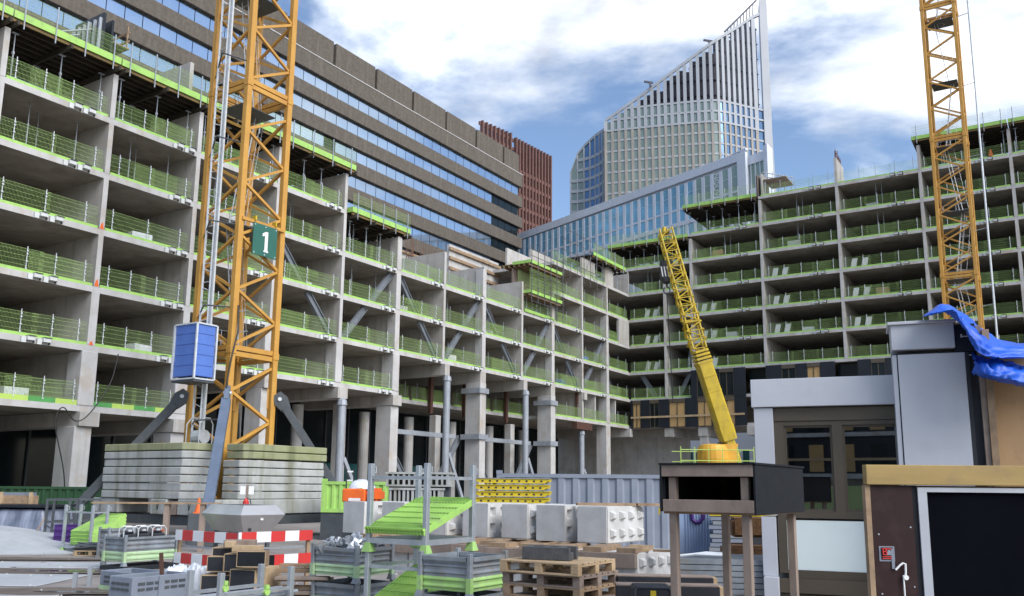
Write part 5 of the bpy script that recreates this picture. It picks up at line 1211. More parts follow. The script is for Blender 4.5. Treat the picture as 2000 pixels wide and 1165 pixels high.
solo('cable_heap', MB().path([(aA * .8 + .1 * math.sin(i * 1.7), .4 + .12 * math.cos(i * 2.3), .0 + .03 * math.sin(i * 3.1) + .005 * i) for i in range(26)], .02, 5), M['orange'], 'heap of orange cable at the right end of the bin of machines', 'cable', Vector((pA_.x, pA_.y, zA - .02)), TH)
tB, pB_, aB, bB, zB = bin_('upper steel bin heaped with galvanised clamps', 698, 613, 766, 1072, 14.8, TH, .56, M['bin_green'])
bin_('lower steel bin under the bin of clamps', 698, 613, 766, 1072 + 72, 14.8, TH, .5, M['bin_green'], z0=0.0)
def clamp_mesh(seed):
    r = random.Random(seed); mb = MB()
    mb.beam((-.13, 0, 0), (.13, 0, .0), .05, .045); mb.beam((.10, 0, -.06), (.13, 0, .09), .07, .04); mb.beam((-.12, 0, -.02), (-.07, 0, .11), .06, .035); mb.tube((-.02, -.05, .0), (-.02, .05, .0), .03, 6)
    return mb.mesh('clamp', M['galv'])
CL = [clamp_mesh(i) for i in range(2)]
rc = random.Random(3)
sides = ('near the rim', 'half way up the heap', 'high on the heap')
for i in range(46):
    x, y = rc.uniform(.06, aB - .06), rc.uniform(.06, bB - .06); hh = max(0, 1 - ((x - aB * .45) / (aB * .6)) ** 2 - ((y - bB * .5) / (bB * .6)) ** 2)
    o = solo('clamp', CL[i % 2], None, 'galvanised formwork clamp in the heap on the upper bin', 'clamp', local(pB_, TH, x, y, zB - .06 + hh * .13 * rc.uniform(.4, 1.1)), 0, 'heap of galvanised clamps')
    o.rotation_euler = (rc.uniform(-.9, .9), rc.uniform(-.9, .9), rc.uniform(0, 6.28))
tC, pC_, aC, bC, zC = bin_('steel bin with bright green base in front of the lime panels', 918, 822, 987, 1090, 12.2, TH, .56, M['bin_green2'])
bin_('steel bin at the bottom edge under the bright green based bin', 918, 822, 987, 1090 + 78, 12.2, TH, .5, M['bin_green2'], z0=0.0)
bin_('small steel bin just behind the pale green based bin', 214, 196, 262, 1034, 25.2, TH, .7, M['bin_steel'], z0=0.0)

# ---- grey plastic boxes
def pbox(label, xn, xl, xr, ytop, D, th):
    p, a, b_ = solve(xn, xl, xr, ytop, D, th); h = Z(ytop, D, xn)
    t = thing('plastic_box', label, 'box', p, th, 'grey plastic pallet boxes'); w_ = .05
    for nm, bx in (('wall', (0, a, 0, w_)), ('wall', (0, a, b_ - w_, b_)), ('wall', (0, w_, w_ + .001, b_ - w_ - .001)), ('wall', (a - w_, a, w_ + .001, b_ - w_ - .001))):
        part(nm, MB().box(*bx, .12, h), M['plastic_grey'], t, bevel=.01)
    part('floor', MB().box(.051, a - .051, .051, b_ - .051, .13, .17), M['plastic_grey'], t)
    for x in (0, a / 2 - .06, a - .12): part('runner', MB().box(x, x + .12, 0, b_, 0, .119), M['plastic_grey'], t)
    for i in range(6):
        x = a * (.1 + i * .14)
        for k in range(2): part('slot_rib', MB().box(x, x + a * .11, -.014, -.001, h - .13 - k * .09, h - .09 - k * .09), M['crane_dark'], t)
    for i in range(4):
        y = b_ * (.12 + i * .2)
        for k in range(2): part('slot_rib', MB().box(-.014, -.001, y, y + b_ * .15, h - .13 - k * .09, h - .09 - k * .09), M['crane_dark'], t)
    part('base_band', MB().box(-.008, a + .008, -.008, b_ + .008, .0, h * .30), M['bin_green'], t)
    part('tag_plate', MB().box(a * .44, a * .54, -.02, -.001, h - .42, h - .01), M['plastic_grey'], t)
    return t
pbox('large open grey plastic box in front of the bin of machines', 259, 214, 371, 1129, 14.6, TH)
pbox('smaller grey plastic box left of the large open box', 268, 196, 330, 1121, 17.2, R(58))
solo('rusty_stake', MB().beam((0, 0, 0), (-.08, 0, .75), .06, .04), M['rust'], 'rusty stake standing up in the large grey plastic box', 'stake', Vector((at(321, 1120, 15.3).x, 15.3, .18)))
for i, (x, y0, D, lab) in enumerate(((148, 1118, 18, 'left'), (177, 1108, 18.6, 'right'))):
    solo('steel_stub', MB().box(-.04, .04, -.04, .04, 0, Z(y0, D, x)), M['galv'], f'{lab} of two short steel posts standing on the plates', 'post', Vector((X(x, D, y0), D, 0)), R(10))
# pallet with bundled bars
def pallet(name_label, p, th, h0=0.0, a=1.2, b_=.8, m='timber', group='wooden pallets', cat='pallet'):
    n = 7 if b_ > .9 else 5
    t = thing('pallet', name_label, cat, Vector((p.x, p.y, h0)), th, group)
    for i in range(3): y = i * (b_ - .1) / 2; part('bottom_board', PAL('bb', a, m), None, t, (0, y, 0))
    for i in range(3):
        for j in range(3): part('block', PAL('bl', a, m), None, t, (i * (a - .1) / 2, j * (b_ - .1) / 2, .0225))
    for i in range(3): part('stringer', PAL('st', b_, m), None, t, (i * (a - .1) / 2, 0, .1015))
    for i in range(n): part('deck_board', PAL('db', a, m), None, t, (0, i * (b_ - .115) / (n - 1), .1245))
    return t
PALC = {}
def PAL(k, L_, m):
    key = (k, round(L_, 2), m)
    if key not in PALC:
        bx = {'bb': (0, L_, 0, .1, 0, .022), 'bl': (0, .1, 0, .1, 0, .078), 'st': (0, .1, 0, L_, 0, .022), 'db': (0, L_, 0, .115, 0, .022)}[k]
        PALC[key] = MB().box(*bx).mesh({'bb': 'bottom_board', 'bl': 'block', 'st': 'stringer', 'db': 'deck_board'}[k], M[m], bevel=.003)
    return PALC[key]
pallet('small pallet under the bundle of dark bars', Vector((X(150, 26.2, 1075), 26.0, 0)), R(-3), .0, 1.0, .8, 'timber_new')
rbm = MB(); rr_ = random.Random(5)
for i in range(26): rbm.tube((-.1 + rr_.random() * .1, .05 + rr_.random() * .7, .17 + rr_.random() * .2), (1.05 + rr_.random() * .2, .05 + rr_.random() * .7, .17 + rr_.random() * .2), .025, 5)
tag(solo('bar_bundle', rbm, M['crane_dark'], 'bundle of dark bars on the small pallet by the lime rack', 'bars', Vector((X(150, 26.2, 1075), 26.0, 0)), R(-3)), None, None)

# ---- red and white barriers, film, hopper
def barrier(label, xa, xb, Da, Db, ya, yb, n, first, lower):
    A, B_ = at(xa, ya, Da), at(xb, yb, Db); d = B_ - A; d.z = 0; L_ = d.length; th = math.atan2(d.y, d.x); zt = (A.z + B_.z) / 2
    t = thing('barrier', label, 'barrier', Vector((A.x, A.y, 0)), th, 'red and white barriers')
    def board(z1, x0=0.0):
        z0 = z1 - .205; k = 0; x = x0; cuts = [0.0] + [first + i * (L_ - first) / n for i in range(n)] + [L_]
        for i in range(len(cuts) - 1):
            part('white_band' if (i % 2 == 0) else 'red_band', MB().box(cuts[i], cuts[i + 1], -.02, .02, z0, z1), M['white'] if i % 2 == 0 else M['red'], t)
    board(zt)
    if lower: board(zt - .46)
    for x in (.06, L_ - .06): part('upright', MB().box(x - .035, x + .035, .022, .08, 0, zt - .02), M['timber'], t)
    part('backing_rail', MB().box(0, L_, .082, .10, zt - .35, zt - .31), M['galv'], t)
    return t, A, B_, th, L_, zt
barrier('left red and white barrier below the steel hopper', 345, 466, 18.6, 17.4, 1037, 1040, 5, .24, True)
barrier('right red and white barrier beside the bin of clamps', 466, 610, 17.35, 18.6, 1040, 1036, 5, .06, True)
fm = MB(); nx_, ny_ = 44, 26; fp = Vector((X(338, 17.6, 1100), 17.5, 0))
for j in range(ny_ + 1):
    for i in range(nx_ + 1):
        u, v = i / nx_, j / ny_; hgt = min(1, 4 * u * (1 - u) * 2.2) * min(1, 4 * v * (1 - v) * 2.2)
        q = mnoise.noise(Vector((u * 5, v * 3, 1.3))) * .16 - abs(mnoise.noise(Vector((u * 9 + v * 3, v * 8 - u * 4, 4.3)))) * .22 - abs(mnoise.noise(Vector((u * 21 - v * 8, v * 15 + u * 9, 2.3)))) * .08
        fm.v.append((u * 1.0, v * .7, max(0.0, (.58 + q * 1.1) * hgt)))
for j in range(ny_):
    for i in range(nx_): a = j * (nx_ + 1) + i; fm.f.append((a, a + 1, a + nx_ + 2, a + nx_ + 1)); fm.m.append(0)
solo('plastic_film', fm, M['white_film'], 'crumpled heap of white plastic film behind the left barrier', 'film', fp - Vector((0, .75, 0)), R(-20), smooth=True)
# hopper: square, seen on its corner
HD = 20.0; zt_, zw, zb_ = Z(988, HD, 472), Z(1007, HD, 472), Z(1042, HD, 472)
pn, a, b_ = solve(470, 393, 557, 1007, HD, R(47))
t = thing('steel_hopper', 'brushed steel hopper with slanting sides above the red and white barriers', 'hopper', pn, R(47))
i1, i2 = .16, .22
def ringz(z, i): return [(i, i, z), (a - i, i, z), (a - i, b_ - i, z), (i, b_ - i, z)]
for nm, lo_, hi_ in (('lower_side', ringz(zb_, i2), ringz(zw, 0)), ('upper_side', ringz(zw, 0), ringz(zt_, i1))):
    for k in range(4):
        k2 = (k + 1) % 4; mb = MB(); P = [Vector(lo_[k]), Vector(lo_[k2]), Vector(hi_[k2]), Vector(hi_[k])]
        nrm = (P[1] - P[0]).cross(P[3] - P[0]).normalized() * .012; mb.prism(P, -nrm); part(nm, mb, M['stainless'], t)
part('lid', MB().box(i1 + .01, a - i1 - .01, i1 + .01, b_ - i1 - .01, zt_ - .03, zt_ - .005), M['crane_dark'], t)
for x in (i2 + .05, a - i2 - .05):
    for y in (i2 + .05, b_ - i2 - .05): part('leg', MB().box(x - .04, x + .04, y - .04, y + .04, 0, zb_ + .02), M['crane_dark'], t)
part('latch', MB().box(a * .28, a * .33, i2 * .7, i2 * .8 - .0, zb_ + .02, zb_ + .09), M['black'], t)
part('plate', MB().box(.46 * a, .52 * a, .028, .04, zw - .12, zw - .08), M['white'], t)
# notice post with extinguisher
t = thing('notice_post', 'timber post with two white notices and a red extinguisher behind hopper', 'post', Vector((X(483, 22, 960), 22, 0)), R(8))
zz = Z(950, 22, 483)
part('post', MB().box(-.03, .03, -.03, .03, 0, zz + .02), M['timber_grey'], t)
for x in (-.10, .10): part('notice', MB().box(x - .065, x + .065, -.045, -.04, zz - .2, zz), M['white'], t)
ex_ = part('extinguisher', MB().tube((0, -.12, zz - .75), (0, -.12, zz - .36), .075, 12).tube((0, -.12, zz - .36), (0, -.12, zz - .30), .06, 12, .025), M['red'], t)
part('hose', MB().path([(.02, -.12, zz - .3), (.1, -.14, zz - .32), (.13, -.14, zz - .45), (.12, -.14, zz - .65)], .014, 6), M['black'], ex_)
solo('traffic_cone', MB().tube((0, 0, .03), (0, 0, .52), .13, 14, .025).box(-.17, .17, -.17, .17, 0, .03), M['orange'], 'orange traffic cone at the foot of the blue crane strut', 'cone', Vector((X(388, 30.2, 990), 30.2, Z(1003, 30.2, 388))), R(20))
solo('ballast_box', MB().box(-.45, .45, -.35, .35, 0, Z(1003, 30.2, 388)), M['crane_dark'], 'dark steel box under the orange traffic cone', 'box', Vector((X(388, 30.2, 990) + .1, 30.3, 0)), R(20), bevel=.02)

# ---- black faced formwork boxes, planks
def fbox(label, x0, x1, y0, y1, D, depth, th=R(-6), side='timber_new', zrest=None, cat='form box'):
    A = at(x0, y1, D); w_ = (x1 - x0) / FPX * D * 1.02; z0 = A.z if zrest is None else zrest; z1 = Z(y0, D, x0)
    t = thing('form_box', label, cat, Vector((A.x, A.y, z0)), th, 'black faced form boxes'); h = z1 - z0
    part('face', MB().box(.012, w_ - .012, 0, .02, .012, h - .012), M['black'] if side != 'g' else M['felt'], t)
    f = MB().box(0, w_, .021, depth, 0, h); part('body', f, M[side if side != 'g' else 'timber'], t)
    part('edge_trim', MB().box(0, .011, -.002, .02, 0, h).box(w_ - .011, w_, -.002, .02, 0, h).box(.012, w_ - .012, -.002, .02, h - .011, h).box(.012, w_ - .012, -.002, .02, 0, .011), M['timber_new'], t)
    return t
zq = 0.0
b1 = fbox('black faced form box with yellow plywood side, bottom of the pile', 448, 500, 1112, 1140, 15.4, .9, R(-14), zrest=0.0)
b2 = fbox('low black form box at the left foot of the pile', 392, 450, 1124, 1140, 15.8, .8, R(4), zrest=0.0)
b3 = fbox('left black form box in the second row of the pile', 403, 434, 1087, 1117, 15.9, .6, R(0), zrest=None)
b4 = fbox('black form box next to the dark grey faced one', 436, 472, 1082, 1117, 15.7, .7, R(0), zrest=None)
b5 = fbox('dark grey faced form box with timber edges in front', 461, 514, 1077, 1108, 15.2, .3, R(3), 'g')
b6 = fbox('topmost black form box under loose timbers', 414, 452, 1070, 1088, 16.1, .5, R(0), zrest=None)
for i, (x0, x1, y0, y1, D, m, lab) in enumerate(((436, 494, 1056, 1068, 16.0, 'timber_grey', 'grey timber offcut on top of the form boxes'), (452, 506, 1067, 1078, 15.6, 'timber_new', 'pale timber offcut with blue white label on the form boxes'), (438, 455, 1058, 1070, 15.9, 'timber_new', 'short square timber end on top of the form boxes'))):
    A = at(x0, y1, D); o = solo('timber_offcut', MB().box(0, (x1 - x0) / FPX * D, 0, .25, 0, (y1 - y0) / FPX * D), M[m], lab, 'timber', A, R(6 - 5 * i), bevel=.006)
solo('yellow_ply_box', MB().box(0, .33, 0, .5, 0, .32).box(.01, .02, -.012, 0, 0, .32).box(.15, .17, -.012, 0, 0, .32), M['timber_new'], 'upright yellow plywood box beside the black form boxes', 'box', Vector((X(500, 15.2, 1130), 15.2, 0)), R(-14))
for i in range(9):
    D = 15.2 + .25 * (i % 3); z = .06 + i * .085; ln = 1.0 - .05 * (i % 4)
    x = X(536 + 4 * (i % 3), D, 1130)
    solo('plank', MB().box(0, ln, 0, .22, 0, .05 + .015 * (i % 2)), M['timber' if i % 3 else 'timber_grey'], f'{("bottom", "second", "third", "fourth", "fifth", "sixth", "seventh", "eighth", "top")[i]} plank of the pile left of the stacked bins', 'plank', Vector((x - .05 * (i % 2), D + .1 * (i % 2), z - .06)), R(-4 + 3 * (i % 4)), 'planks left of the bins', bevel=.004)
solo('grey_panel', MB().box(0, .85, 0, .04, 0, .78), M['felt'], 'dark grey board standing behind the form boxes', 'board', Vector((X(450, 17.0, 1080), 16.9, 0)), R(3))
# rack of scaffold tubes in front
p, a, b_ = solve(432, 372, 568, 1130, 12.6, TH); zr = Z(1128, 12.6, 432)
t = thing('tube_rack', 'low steel rack of scaffold tubes at the bottom edge', 'rack', p, TH)
for x, y in ((0, 0), (a, 0), (a, b_), (0, b_)): part('post', MB().box(x - .04, x + .04, y - .04, y + .04, 0, zr + .06), M['galv'], t, bevel=.006)
for y in (0, b_):
    for z in (.15, zr - .28): part('rail', MB().box(.041, a - .041, y - .025, y + .025, z, z + .05), M['galv'], t)
for x in (0, a): part('rail', MB().box(x - .025, x + .025, .041, b_ - .041, .15, .2), M['galv'], t)
rt = random.Random(11)
for i in range(16):
    y = .08 + rt.random() * (b_ - .16); z = .26 + (i // 5) * .085 + rt.random() * .02
    o = solo('scaffold_tube', MB().tube((-.1, 0, 0), (a + .12 + .1 * rt.random(), .02 * rt.uniform(-4, 4), rt.uniform(-.02, .05)), .032, 8), M['galv'], 'galvanised tube lying in the low steel rack at the bottom edge', 'tube', local(p, TH, 0, y, z), TH, 'tubes in the low rack')
for i, (x, z) in enumerate(((.05, zr - .1), (a * .62, zr - .22))): solo('lime_coupler', MB().tube((0, 0, -.05), (0, .07, -.05), .05, 10).box(-.03, .03, .0, .06, -.02, .05), M['lime'], f'{("left", "right")[i]} lime coupler on the rack of scaffold tubes', 'coupler', local(p, TH, x, -.06, z), TH)

# ---- pallet stack with hollow block
PD = 10.6
pn, a, b_ = solve(1129, 976, 1202, 1102, PD, TH); ztp = Z(1102, PD, 1129)
npal = int(ztp / .147)
ux = Vector((math.cos(TH), math.sin(TH), 0))
for i in range(npal):
    z = ztp - (npal - i) * .1475
    jit = Vector((rnd.uniform(-.03, .05), rnd.uniform(-.02, .06), 0)) if i < npal - 1 else Vector((0, 0, 0))
    lab = 'top pallet of the stack, under the hollow block' if i == npal - 1 else f'{ORD[npal - i]} pallet from the top in the stack under the hollow block'
    pallet(lab, pn + jit + ux * a, TH + R(90) + R(rnd.uniform(-3, 3)) * (i < npal - 1), z, b_, a, 'timber_new' if i == npal - 1 else 'timber' if i % 2 else 'timber_grey', 'stack of pallets')
t = thing('hollow_block', 'dark grey hollow concrete block lying on the pallet stack', 'block', local(pn, TH, .2, b_ * .52, ztp + .001), R(-22))
bw, bd, bh = .62, .36, .16
part('shell', MB().box(-.3, -.3 + bw, 0, .06, 0, bh).box(-.3, -.3 + bw, bd - .06, bd, 0, bh).box(-.3, -.24, .061, bd - .061, 0, bh).box(-.06, .0, .061, bd - .061, 0, bh).box(.14, .2, .061, bd - .061, 0, bh).box(.26, .32, .061, bd * .5, 0, bh * .6), M['grey_block'], t, bevel=.008)

# ---- interlocking concrete blocks
BW = .80
nubm = MB()
for (x, z) in [(.2 + .4 * i, .22 + .38 * j) for i in range(4) for j in range(2)]:
    nubm.hexa([(x - .10, 0, z - .10), (x + .10, 0, z - .10), (x + .10, 0, z + .10), (x - .10, 0, z + .10), (x - .05, -.09, z - .05), (x + .05, -.09, z - .05), (x + .05, -.09, z + .05), (x - .05, -.09, z + .05)])
def blk(label, P, th, L_=1.6, studs='right', grp='interlocking concrete blocks'):
    """local x runs away along the long side, the 0.8 m end faces the viewer at left"""
    t = thing('concrete_block', label, 'concrete block', P, th, grp)
    part('body', BODY if studs == 'right' else BODYS, None, t)
    for i in range(4):
        for j in range(2):
            x, z = .2 + .4 * i, .22 + .38 * j
            if studs == 'right': part('stud', STUD, None, t, (x, 0, z))
            else: part('socket', SOCK, None, t, (x, 0, z))
    return t
STUD = MB().hexa([(-.10, 0, -.10), (.10, 0, -.10), (.10, 0, .10), (-.10, 0, .10), (-.055, -.09, -.055), (.055, -.09, -.055), (.055, -.09, .055), (-.055, -.09, .055)]).mesh('stud', M['block'], bevel=.01)
SOCK = MB().add([(-.11, 0, -.11), (.11, 0, -.11), (.11, 0, .11), (-.11, 0, .11), (-.07, .09, -.07), (.07, .09, -.07), (.07, .09, .07), (-.07, .09, .07)], [(0, 1, 5, 4), (1, 2, 6, 5), (2, 3, 7, 6), (3, 0, 4, 7), (4, 5, 6, 7)]).mesh('socket', M['block'], fix=False)
BODY = MB().box(0, 1.6, 0, BW, 0, BW).mesh('body', M['block'], bevel=.022, seg=2)
_b = MB().box(0, 1.6, 0, BW, 0, BW); del _b.f[2]; del _b.m[2]        # the socketed side is a sheet with eight square openings
_xs = [0] + [q for i in range(4) for q in (.2 + .4 * i - .11, .2 + .4 * i + .11)] + [1.6]; _zs = [0, .11, .33, .49, .71, BW]
for i in range(9):
    for j in range(5):
        if not (i % 2 and j % 2): _b.quad((_xs[i], 0, _zs[j]), (_xs[i + 1], 0, _zs[j]), (_xs[i + 1], 0, _zs[j + 1]), (_xs[i], 0, _zs[j + 1]))
BODYS = _b.mesh('body', M['block'], fix=False)
bth = R(52)
ups = [(1186, 990, 19.4, 'right', 'rightmost pale concrete block with studs beside grey container'), (1103, 988, 20.2, 'sock', 'pale concrete block with sockets, second from the right in the upper row'), (1031, 986, 20.8, 'right', 'pale concrete block with studs below the yellow tables'),
       (953, 984, 21.5, 'sock', 'pale concrete block with sockets right of the lime rack'), (873, 983, 22.0, 'right', 'pale concrete block partly hidden behind the lime rack'), (790, 982, 22.6, 'sock', 'pale concrete block behind the lime panels'), (712, 981, 23.2, 'sock', 'leftmost pale concrete block below the orange box')]
for xn, yt, D, st, lab in ups:
    q = at(xn, yt, D); blk(lab, Vector((q.x, q.y, q.z - BW)), bth, 1.6, st)
# lower wall of blocks and the timbers between
zl = Z(990, 19.4, 1186) - BW - .10
for i, (xn, D, lab) in enumerate(((1243, 18.2, 'lower pale concrete block with studs in front of the container'), (1120, 19.0, 'lower concrete block behind the pallet stack'), (1010, 19.8, 'lower concrete block left of the pallet stack'))):
    q = at(xn, 1070, D); blk(lab, Vector((q.x, q.y, zl - BW)), bth if i == 0 else R(30), 1.6, 'right' if i == 0 else 'sock')
for i in range(3):
    solo('support_block', MB().box(0, 7.4, 0, .8, 0, zl - .02 - .0 * i), M['block'], ('long low concrete plinth under the rightmost upper blocks', 'long low concrete plinth under the middle upper blocks', 'long low concrete plinth under the leftmost upper blocks')[i], 'plinth', Vector((X(1185 - 0, 20.6, 1060) - 3.2 * 0 - [1.4, 4.2, 7.0][i], 20.2 + [.2, 1.1, 1.9][i], 0)), R(-16), bevel=.03) if False else None
for i, (xa, xb, Da, Db, lab) in enumerate(((946, 1240, 19.6, 18.1, 'long grey timber beam below the upper concrete blocks'), (880, 1120, 20.6, 19.5, 'second timber beam behind, below the middle concrete blocks'), (690, 900, 22.6, 20.9, 'timber beam below the left concrete blocks'))):
    A, B_ = at(xa, 1064, Da), at(xb, 1068, Db); d = Vector((B_.x - A.x, B_.y - A.y, 0))
    t = thing('timber_beam', lab, 'timber', Vector((A.x, A.y, 0)), math.atan2(d.y, d.x)); L_ = d.length
    part('beam', MB().box(0, L_, 0, .16, zl - .30, zl + .0), M['timber_grey'], t, bevel=.01)
    for k in range(5): part('packer', MB().box(.1 + k * (L_ - .5) / 4, .5 + k * (L_ - .5) / 4, .02, 1.3, zl + .001, zl + .098), M['timber'], t)
    for k in range(4): part('prop_block', MB().box(.05 + k * (L_ - .9) / 3, .8 + k * (L_ - .9) / 3, .17, .95, 0, zl - .301), M['block'], t)
    part('ledger', MB().box(0, L_, .17, 1.35, zl - .30, zl - .002), M['timber'], t)
for i, (dx, dy, dz, r_) in enumerate(((0, 0, 0, -8), (.05, .12, 0, 6), (.08, .05, .07, -12))):
    q = at(1222, 1064, 18.6); solo('wedge', MB().box(0, .48 - .1 * i, 0, .09, 0, .065), M['timber_new'], f'{("front", "rear", "top")[i]} one of three pale timber wedges on the lower block', 'timber', Vector((q.x + dx, q.y + dy, zl + .005 + dz)), R(r_), 'three timber wedges', bevel=.005)
solo('timber_strip', MB().box(0, .5, 0, .1, 0, .05), M['timber'], 'timber strip on the lower block beside the shelter post', 'timber', Vector((X(1275, 18.4, 1062), 18.4, zl + .02)), R(-18))
for i, (x0, x1) in enumerate(((0, 1.35), (1.4, 1.9))):
    q = at(1128, 984, 20.2); solo('top_board', MB().box(x0, x1, 0, .25, 0, .06), M['timber'], f'{("longer", "shorter")[i]} timber board on the rightmost upper block', 'board', Vector((q.x, q.y, Z(990, 19.4, 1186) + .003)), R(4))

# ---- right foreground between the posts
t = thing('sheet_stack', 'stack of galvanised wall sheets behind the shelter posts', 'stack', Vector((X(1322, 13.2, 1120), 13.4, 0)), R(-9))
zs_ = Z(1092, 13.2, 1330)
for i in range(12):
    z0 = .06 + i * (zs_ - .06) / 12; part('sheet', MB().box(rnd.uniform(0, .05), 1.75 + rnd.uniform(-.05, .05), rnd.uniform(0, .02), 1.2, z0, z0 + (zs_ - .06) / 12 - .012), M['bin_steel'], t)
for x in (.1, 1.4): part('skid', MB().box(x, x + .12, 0, 1.2, 0, .055), M['timber'], t)
for i in range(5): part('tube', MB().path([(.05 + .06 * i, .1 + .1 * i, zs_ + .02), (.3 + .05 * i, .12 + .1 * i, zs_ + .05), (.8, .1 + .12 * i, zs_ + .04)], .02, 6), M['galv_white'], t)
for i, (x0, x1, y0, y1, D, rz, lab) in enumerate(((1206, 1392, 1128, 1142, 11.4, -6, 'upper black coated timber beam with a pale end'), (1204, 1405, 1144, 1172, 10.6, -4, 'black coated form box at the bottom edge'))):
    A = at(x0, y1, D); w_ = (x1 - x0) / FPX * D; h = max(.1, Z(y0, D, x0) - (A.z if i == 0 else .0)); z0 = A.z if i == 0 else 0
    t = thing('black_beam', lab, 'form box', Vector((A.x, A.y, z0)), R(rz)); part('body', MB().box(0, w_ - .05, 0, .3, 0, h), M['black'], t, bevel=.006); part('end_grain', MB().box(w_ - .049, w_, .01, .29, .01, h - .005), M['timber_new'], t)
    part('top_strip', MB().box(.0, w_ - .06, .002, .298, h + .001, h + .012), M['timber_grey'], t)
t = thing('black_crate', 'black plastic crate with yellow tag at the bottom edge', 'crate', Vector((X(1237, 9.6, 1150), 9.6, 0)), R(-2)); hh = Z(1146, 9.6, 1237)
part('shell', MB().box(0, .42, 0, .4, 0, hh), M['black'], t, bevel=.03); part('handle_frame', MB().path([(.02, -.012, hh - .16), (.02, -.012, hh - .03), (.05, -.012, hh - .005), (.37, -.012, hh - .005), (.40, -.012, hh - .03), (.40, -.012, hh - .16)], .012, 6), M['crane_dark'], t)
part('tag', MB().box(.18, .24, -.006, -.002, hh - .3, hh - .04), M['yellow_table'], t)
# coir bales on timber and grey boards
t = thing('board_stack', 'pile of grey formwork boards behind the shelter', 'stack', Vector((X(1388, 21, 1080), 21, 0)), R(-12)); zb1 = Z(1008, 21, 1400)
for i in range(14): part('board', MB().box(rnd.uniform(-.05, .08), 1.5, 0, 1.2, .05 + i * (zb1 - .05) / 14, .05 + (i + .82) * (zb1 - .05) / 14), M['container' if i % 3 else 'galv'], t)
part('edge_strip', MB().box(0, 1.5, -.01, 1.2, zb1, zb1 + .10), M['yellow_table'], t)
for i, (x, y, w_, y1, y2, D, lab) in enumerate(((1431, 0, .55, 1012, 1050, 17.5, 'upper brown coir bale behind the shelter post'), (1413, 0, .85, 1066, 1092, 17.0, 'lower wide brown coir bale behind the shelter post'))):
    z1, z0 = Z(y1, D, x), (Z(y2, D, x) if i == 0 else .25); solo('coir_bale', MB().box(0, w_ + .4, 0, .8, 0, z1 - z0), M['coir'], lab, 'bale', Vector((X(x, D, 1050), D, z0)), R(-8), bevel=.05, seg=2)
solo('bale_stand', MB().box(.1, 1.1, .05, .75, 0, .24), M['timber'], 'low timber stand under the lower coir bale', 'stand', Vector((X(1413, 17, 1050), 17, 0)), R(-8))
solo('bale_post', MB().box(.25, .75, .1, .7, 0, Z(1050, 17.5, 1431) - Z(1066, 17, 1413)), M['crane_dark'], 'dark block between the two coir bales', 'block', Vector((X(1431, 17.4, 1050), 17.3, Z(1066, 17.0, 1413))), R(-8))

# ---- containers and things behind the block wall
def container(label, P, th, L_, h, pitch_, m, depth=.06, cat='container'):
    t = thing('container', label, cat, P, th, None); mb = MB(); n = int(L_ / pitch_); x = .12
    mb.box(0, .12, 0, .1, 0, h).box(L_ - .12, L_, 0, .1, 0, h)
    part('corner_post', mb, m, t)
    st = MB(); pw = (L_ - .24) / n
    for i in range(n):
        x = .12 + i * pw; pr = [(x, .02), (x + pw * .36, .02), (x + pw * .5, .02 + depth), (x + pw * .86, .02 + depth), (x + pw, .02)]
        for k in range(4): st.quad((pr[k][0], pr[k][1], .15), (pr[k + 1][0], pr[k + 1][1], .15), (pr[k + 1][0], pr[k + 1][1], h - .12), (pr[k][0], pr[k][1], h - .12))
    part('corrugated_side', st, m, t, fix=False)
    part('top_rail', MB().box(0.121, L_ - .121, 0, .1, h - .12, h), m, t); part('bottom_rail', MB().box(.121, L_ - .121, 0, .1, 0, .15), m, t)
    part('roof', MB().box(0.0, L_, .101, 2.4, h - .06, h - .01), m, t); part('end', MB().box(0, .05, .101, 2.4, 0, h - .061), m, t); part('end', MB().box(L_ - .05, L_, .101, 2.4, 0, h - .061), m, t); part('back', MB().box(.05, L_ - .05, 2.35, 2.4, 0, h - .061), m, t)
    part('corner_casting', MB().box(-.01, .18, -.012, .15, h - .02, h + .10), m, t)
    return t
container('dark green corrugated container under the left wing', Vector((at(60, 970, 40).x - 4.2, 40.2, 0)), R(6), 6.6, 1.9, .35, M['green_container'])
GD = 28.5; A = at(970, 925, GD); zc1 = A.z
container('grey blue corrugated container behind the pale concrete blocks', Vector((A.x, A.y, 0)), R(-4), 9.6, zc1, .46, M['container'])
pc_ = container('small pale blue ribbed container with a purple mark', Vector((X(1322, 22.5, 1000), 22.4, 0)), R(-6), 1.02, Z(975, 22.5, 1322), .09, M['container_pale'], .03)
zz = Z(1010, 22.5, 1356)
part('purple_mark', MB().path([(.34, -.004, zz + .12), (.36, -.004, zz - .06), (.44, -.004, zz - .13), (.54, -.004, zz - .12), (.62, -.004, zz - .02), (.64, -.004, zz + .12)], .05, 4), M['purple'], pc_)
